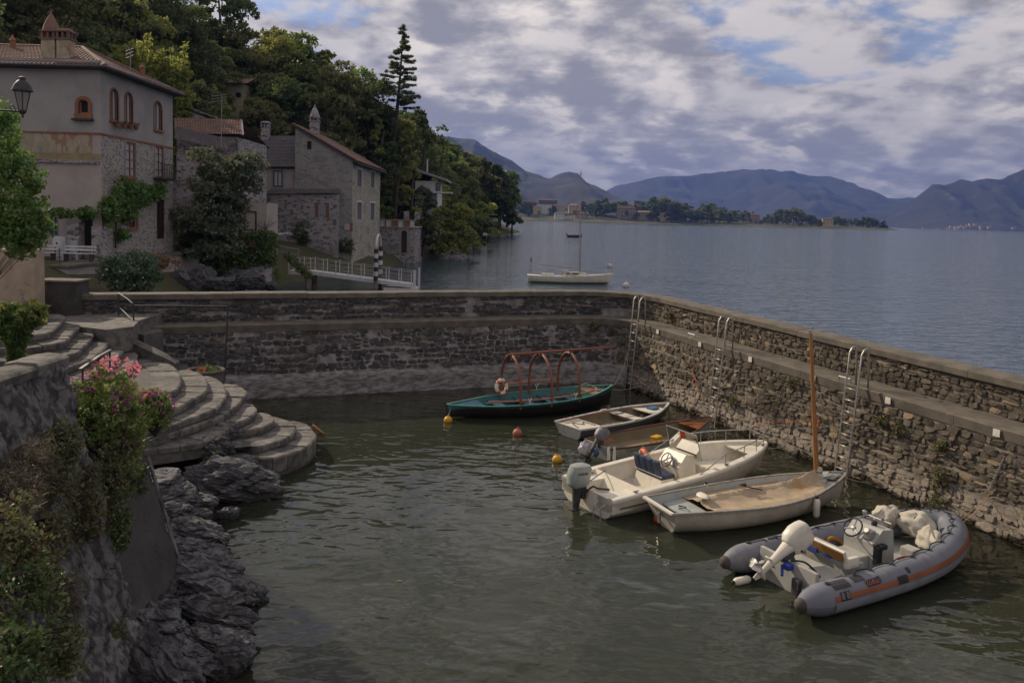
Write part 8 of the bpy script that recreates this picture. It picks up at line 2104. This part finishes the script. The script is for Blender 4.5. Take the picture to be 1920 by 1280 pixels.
for i, (mt, kd) in enumerate(ftk):
    t = thing('far_shore_tree', 'tree of the wooded far shore', 'tree', (0, 0, 0), 0, 'trees on the far wooded shore')
    obj('trunk', trunk_mesh('trunk', 24, .5, .3, 3, 6, 200 + i), m_bark, t); obj('crown', crown_mesh('crown', 24, 8.5, 210 + i, kd, 13, 14, 12, .95), mt, t); FT.append(t)
def prof(px): return float(np.interp(px, [965, 1000, 1060, 1100, 1140, 1175, 1200, 1222, 1260, 1300, 1330, 1400, 1430, 1450, 1490, 1520, 1560, 1600, 1650, 1672], [377, 380, 384, 378, 372, 376, 384, 366, 370, 384, 380, 396, 404, 390, 388, 402, 405, 408, 408, 424]))
used = set()
for i in range(215):
    px = 968 + (1668 - 968) * ((i + random.random()) / 215); row_ = random.random()
    y = Yp + 25 + 150 * row_ * min(1, (1690 - px) / 200) + 10
    if row_ < .3 and px < 1240 and random.random() < .55: continue
    p = D(px, 400, y); hz = 24.0; tw_ = float(np.interp(px, [1120, 1300], [1, .25])); ef_ = min(1, max(0.02, (xs_[-1] - p.x) / 90)) ** .6; gz = max(.5, float(far_z((y - Yp) / (260 * (.15 + .85 * ef_)), ef_, tw_)))
    zt = D(px, prof(px) + (random.uniform(-2, 9) if row_ > .3 else random.uniform(6, 18)), y).z
    s = max(.3, (zt - gz) / hz); k = random.randrange(4)
    lab_ = ['mid green round', 'dark oval', 'olive round', 'dark low'][k] + ' tree ' + ('left of the yacht mast' if px < 1083 else 'among the pinkish houses' if px < 1230 else 'in the middle of the long' if px < 1430 else 'towards the tip of the') + ' far shore'
    if k not in used: FT[k]['label'] = lab_; FT[k].matrix_basis = Matrix.Translation((p.x, y, gz - .5)) @ Matrix.Diagonal((s * 1.1, s * 1.1, s, 1)); used.add(k)
    else: dup(FT[k], (p.x, y, gz - .5), random.uniform(0, 6.28), lab_, scale=(s * random.uniform(.95, 1.35), s * 1.1, s))
def far_house(label, px0, px1, ytop, ybot, y, wall_c, roof_c, flat=False, group='houses on the far shore'):
    zb_ = D(px0, ybot, Yp).z; y = Yp + 8 + max(0, zb_ - 3) * 7.5
    a, b = D(px0, ytop, y), D(px1, ybot, y); w, hh = b.x - a.x, max(4, a.z - b.z); t = thing('far_house', label, 'house', ((a.x + b.x) / 2, y, b.z), 0, group)
    mw = MAT('far_wall', wall_c, rough=.9); mb = MB(); mb.box((0, 5, hh * .40 - 4), (w, 10, hh * .8 + 8)); obj('wall', mb, mw, t)
    mb = MB()
    if flat: mb.box((0, 5, hh * .83), (w * 1.04, 11, hh * .06))
    else:
        e_, r_ = hh * .78, hh * 1.02; mb.add([(-w * .54, -1, e_), (w * .54, -1, e_), (w * .54, 11, e_), (-w * .54, 11, e_), (-w * .34, 5, r_), (w * .34, 5, r_)], [(0, 1, 5, 4), (1, 2, 5), (2, 3, 4, 5), (3, 0, 4), (3, 2, 1, 0)])
    obj('roof', mb, MAT('far_roof', roof_c, rough=.9), t)
    nw = max(2, int(w / 5)); ns = max(1, int(hh * .8 / 3.4))
    for i in range(nw):
        for j in range(ns):
            mb = MB(); mb.box((-w / 2 + w * (i + .5) / nw, -.05, hh * .8 * (j + .5) / ns), (1.4, .12, 1.6)); obj('window', mb, m_dkin, t)
CR, WH, OR, PK, TR_, GR = (.46, .36, .20), (.55, .54, .52), (.34, .22, .13), (.27, .21, .175), (.16, .09, .06), (.12, .105, .09)
for a in [('white flat roofed block at the left end of the far town', 1007, 1034, 381, 397, 1395, WH, WH, True), ('cream square house beside the white flat block', 1035, 1060, 383, 397, 1398, CR, TR_), ('cream house left of the yacht mast', 1067, 1090, 382, 397, 1398, CR, OR), ('white boathouse below the cream houses', 1040, 1058, 397, 408, 1392, WH, GR), ('long brown roofed block above the town', 975, 1005, 375, 395, 1420, GR, TR_), ('brown roofed row behind the cream houses', 1010, 1045, 373, 384, 1450, GR, TR_), ('low orange house at the shore right of the mast', 1078, 1100, 397, 406, 1392, OR, TR_), ('long pinkish house row among the trees', 1158, 1192, 386, 405, 1400, PK, TR_), ('second pinkish house with a red roof', 1192, 1230, 395, 408, 1400, PK, OR), ('dark flat topped tower block above the far trees', 1189, 1208, 374, 392, 1480, GR, GR, True), ('small yellow house by the far shore', 1238, 1254, 399, 409, 1396, CR, OR), ('yellow house half hidden near the tip of the far shore', 1543, 1562, 408, 421, 1410, CR, GR), ('red roofed house left of the rounded far trees', 1408, 1424, 400, 412, 1420, PK, TR_), ('cream roofs behind the trees left of the mast', 1000, 1014, 386, 398, 1405, CR, TR_)]:
    far_house(*a)

# ------------------------------------------------------------------ mountains
def mountain(name, label, ridge, Yd, dfront, dback, seed, amp, mat, foot_py=None):
    px = np.linspace(ridge[0][0], ridge[-1][0], 220); py = np.interp(px, [r_[0] for r_ in ridge], [r_[1] for r_ in ridge])
    P = np.array([D(float(a), float(b), Yd)[:] for a, b in zip(px, py)])
    v = np.concatenate([np.linspace(0, 1, 46), np.linspace(1.06, 1.8, 10)])
    X = np.repeat(P[:, 0:1], len(v), 1); zr_ = np.maximum(P[:, 2:3], -20)
    prof_ = np.where(v <= 1, v ** 1.15, np.clip(1.0 - (v - 1) * 1.1, 0, 1))
    Y = np.where(v <= 1, Yd - dfront * (1 - v), Yd + dback * (v - 1))[None, :] + 0 * X
    sc = 1 / (dfront * .34)
    rid = (np.abs(fbm(X * sc + seed, Y * sc * .45 + seed, 5, .55)) * -2 + .5) * amp
    w = np.clip(np.minimum(v / .2, (1 - v) / .12 + .12), 0, 1) * (v <= 1.0)
    Z = zr_ * prof_[None, :] + rid * w[None, :] * zr_ / zr_.max() + fbm(X * sc * 6, Y * sc * 6, 3) * amp * .10 * (v <= 1)
    Z[:, 0] -= 12
    o = obj(name, gridmesh(name, X, Y, Z), mat); props(o, label, None, None, 'structure')
def mtmat(name, a, b, c, lo=.56):
    return MAT(name, a, b, scale=.004, rough=1, world_=True, c3=c, s3=.0022, lo3=lo, hi3=lo + .12)
m_mt1 = mtmat('mountain_forest', (.022, .026, .016), (.038, .036, .025), (.058, .052, .042))
m_mt3 = mtmat('mountain_rock', (.028, .028, .022), (.042, .04, .032), (.18, .15, .125), .60)
mountain('mountain_ridge', 'blue mountain range across the lake', [(1090, 432), (1110, 372), (1150, 352), (1215, 334), (1300, 327), (1350, 322), (1390, 318), (1440, 325), (1480, 327), (1545, 331), (1580, 336), (1600, 348), (1640, 356), (1665, 370), (1700, 371), (1745, 382), (1790, 426), (1800, 436)], 8600, 2600, 800, 3, 190, m_mt1)
mountain('mountain_ridge', 'grey-violet left mountain ridge behind the headland', [(740, 240), (800, 252), (842, 259), (880, 262), (893, 264), (915, 280), (960, 303), (985, 322), (1000, 326), (1030, 334), (1045, 328), (1066, 322), (1083, 325), (1100, 342), (1140, 362), (1172, 390), (1225, 402), (1262, 418)], 4300, 1500, 600, 8, 95, m_mt1)
mountain('mountain_ridge', 'dark rocky mountain at the right edge of the lake', [(1652, 432), (1668, 412), (1700, 395), (1722, 380), (1728, 362), (1748, 346), (1775, 345), (1800, 338), (1822, 341), (1850, 335), (1872, 337), (1905, 322), (1935, 312), (2060, 285), (2200, 330)], 5600, 900, 700, 13, 110, m_mt3)
for i in range(22):
    px = random.choice([random.gauss(1826, 22), random.gauss(1800, 26), random.uniform(1745, 1915)]); py = 431.5 - abs(random.gauss(0, 3.6)) - (0 if abs(px - 1826) > 25 else random.uniform(0, 5))
    y = 4640 + (432 - py) * 22; p = D(px, py, y); w = random.uniform(9, 20)
    if i == 0:
        fh = thing('lakeside_house', 'pale house of the village under the dark rocky mountain', 'house', p, 0, 'village under the dark rocky mountain'); mb = MB(); mb.box((0, 0, 3), (1, 9, 12)); obj('wall', mb, MAT('far_pale_wall', (.55, .47, .38), (.42, .30, .22), scale=.01, rough=.9, rand=.3), fh); mb = MB(); mb.prism([(-.55, -5.5, 9), (-.55, 5.5, 9), (-.55, 0, 12.5)], (1.1, 0, 0)); obj('roof', mb, MAT('far_red_roof', (.26, .13, .08), rough=.9), fh); fh.matrix_basis = Matrix.Translation(p) @ Matrix.Diagonal((w, 1, 1, 1))
    else: dup(fh, p, 0, scale=(w, 1, random.uniform(.7, 1.3)))

# ------------------------------------------------------------------ air
hm, nt, out = newmat('haze_air')
pv = nn(nt, 'ShaderNodeVolumePrincipled', ins={'Color': (.15, .25, .66, 1), 'Density': 0.00010, 'Anisotropy': 0.2})
nt.links.new(pv.outputs[0], out.inputs['Volume'])
mb = MB(); mb.box((0, 4900, 350), (19800, 10800, 770)); hz = obj('haze', mb, hm); props(hz, 'thin blue haze over the lake', None, None, 'stuff')
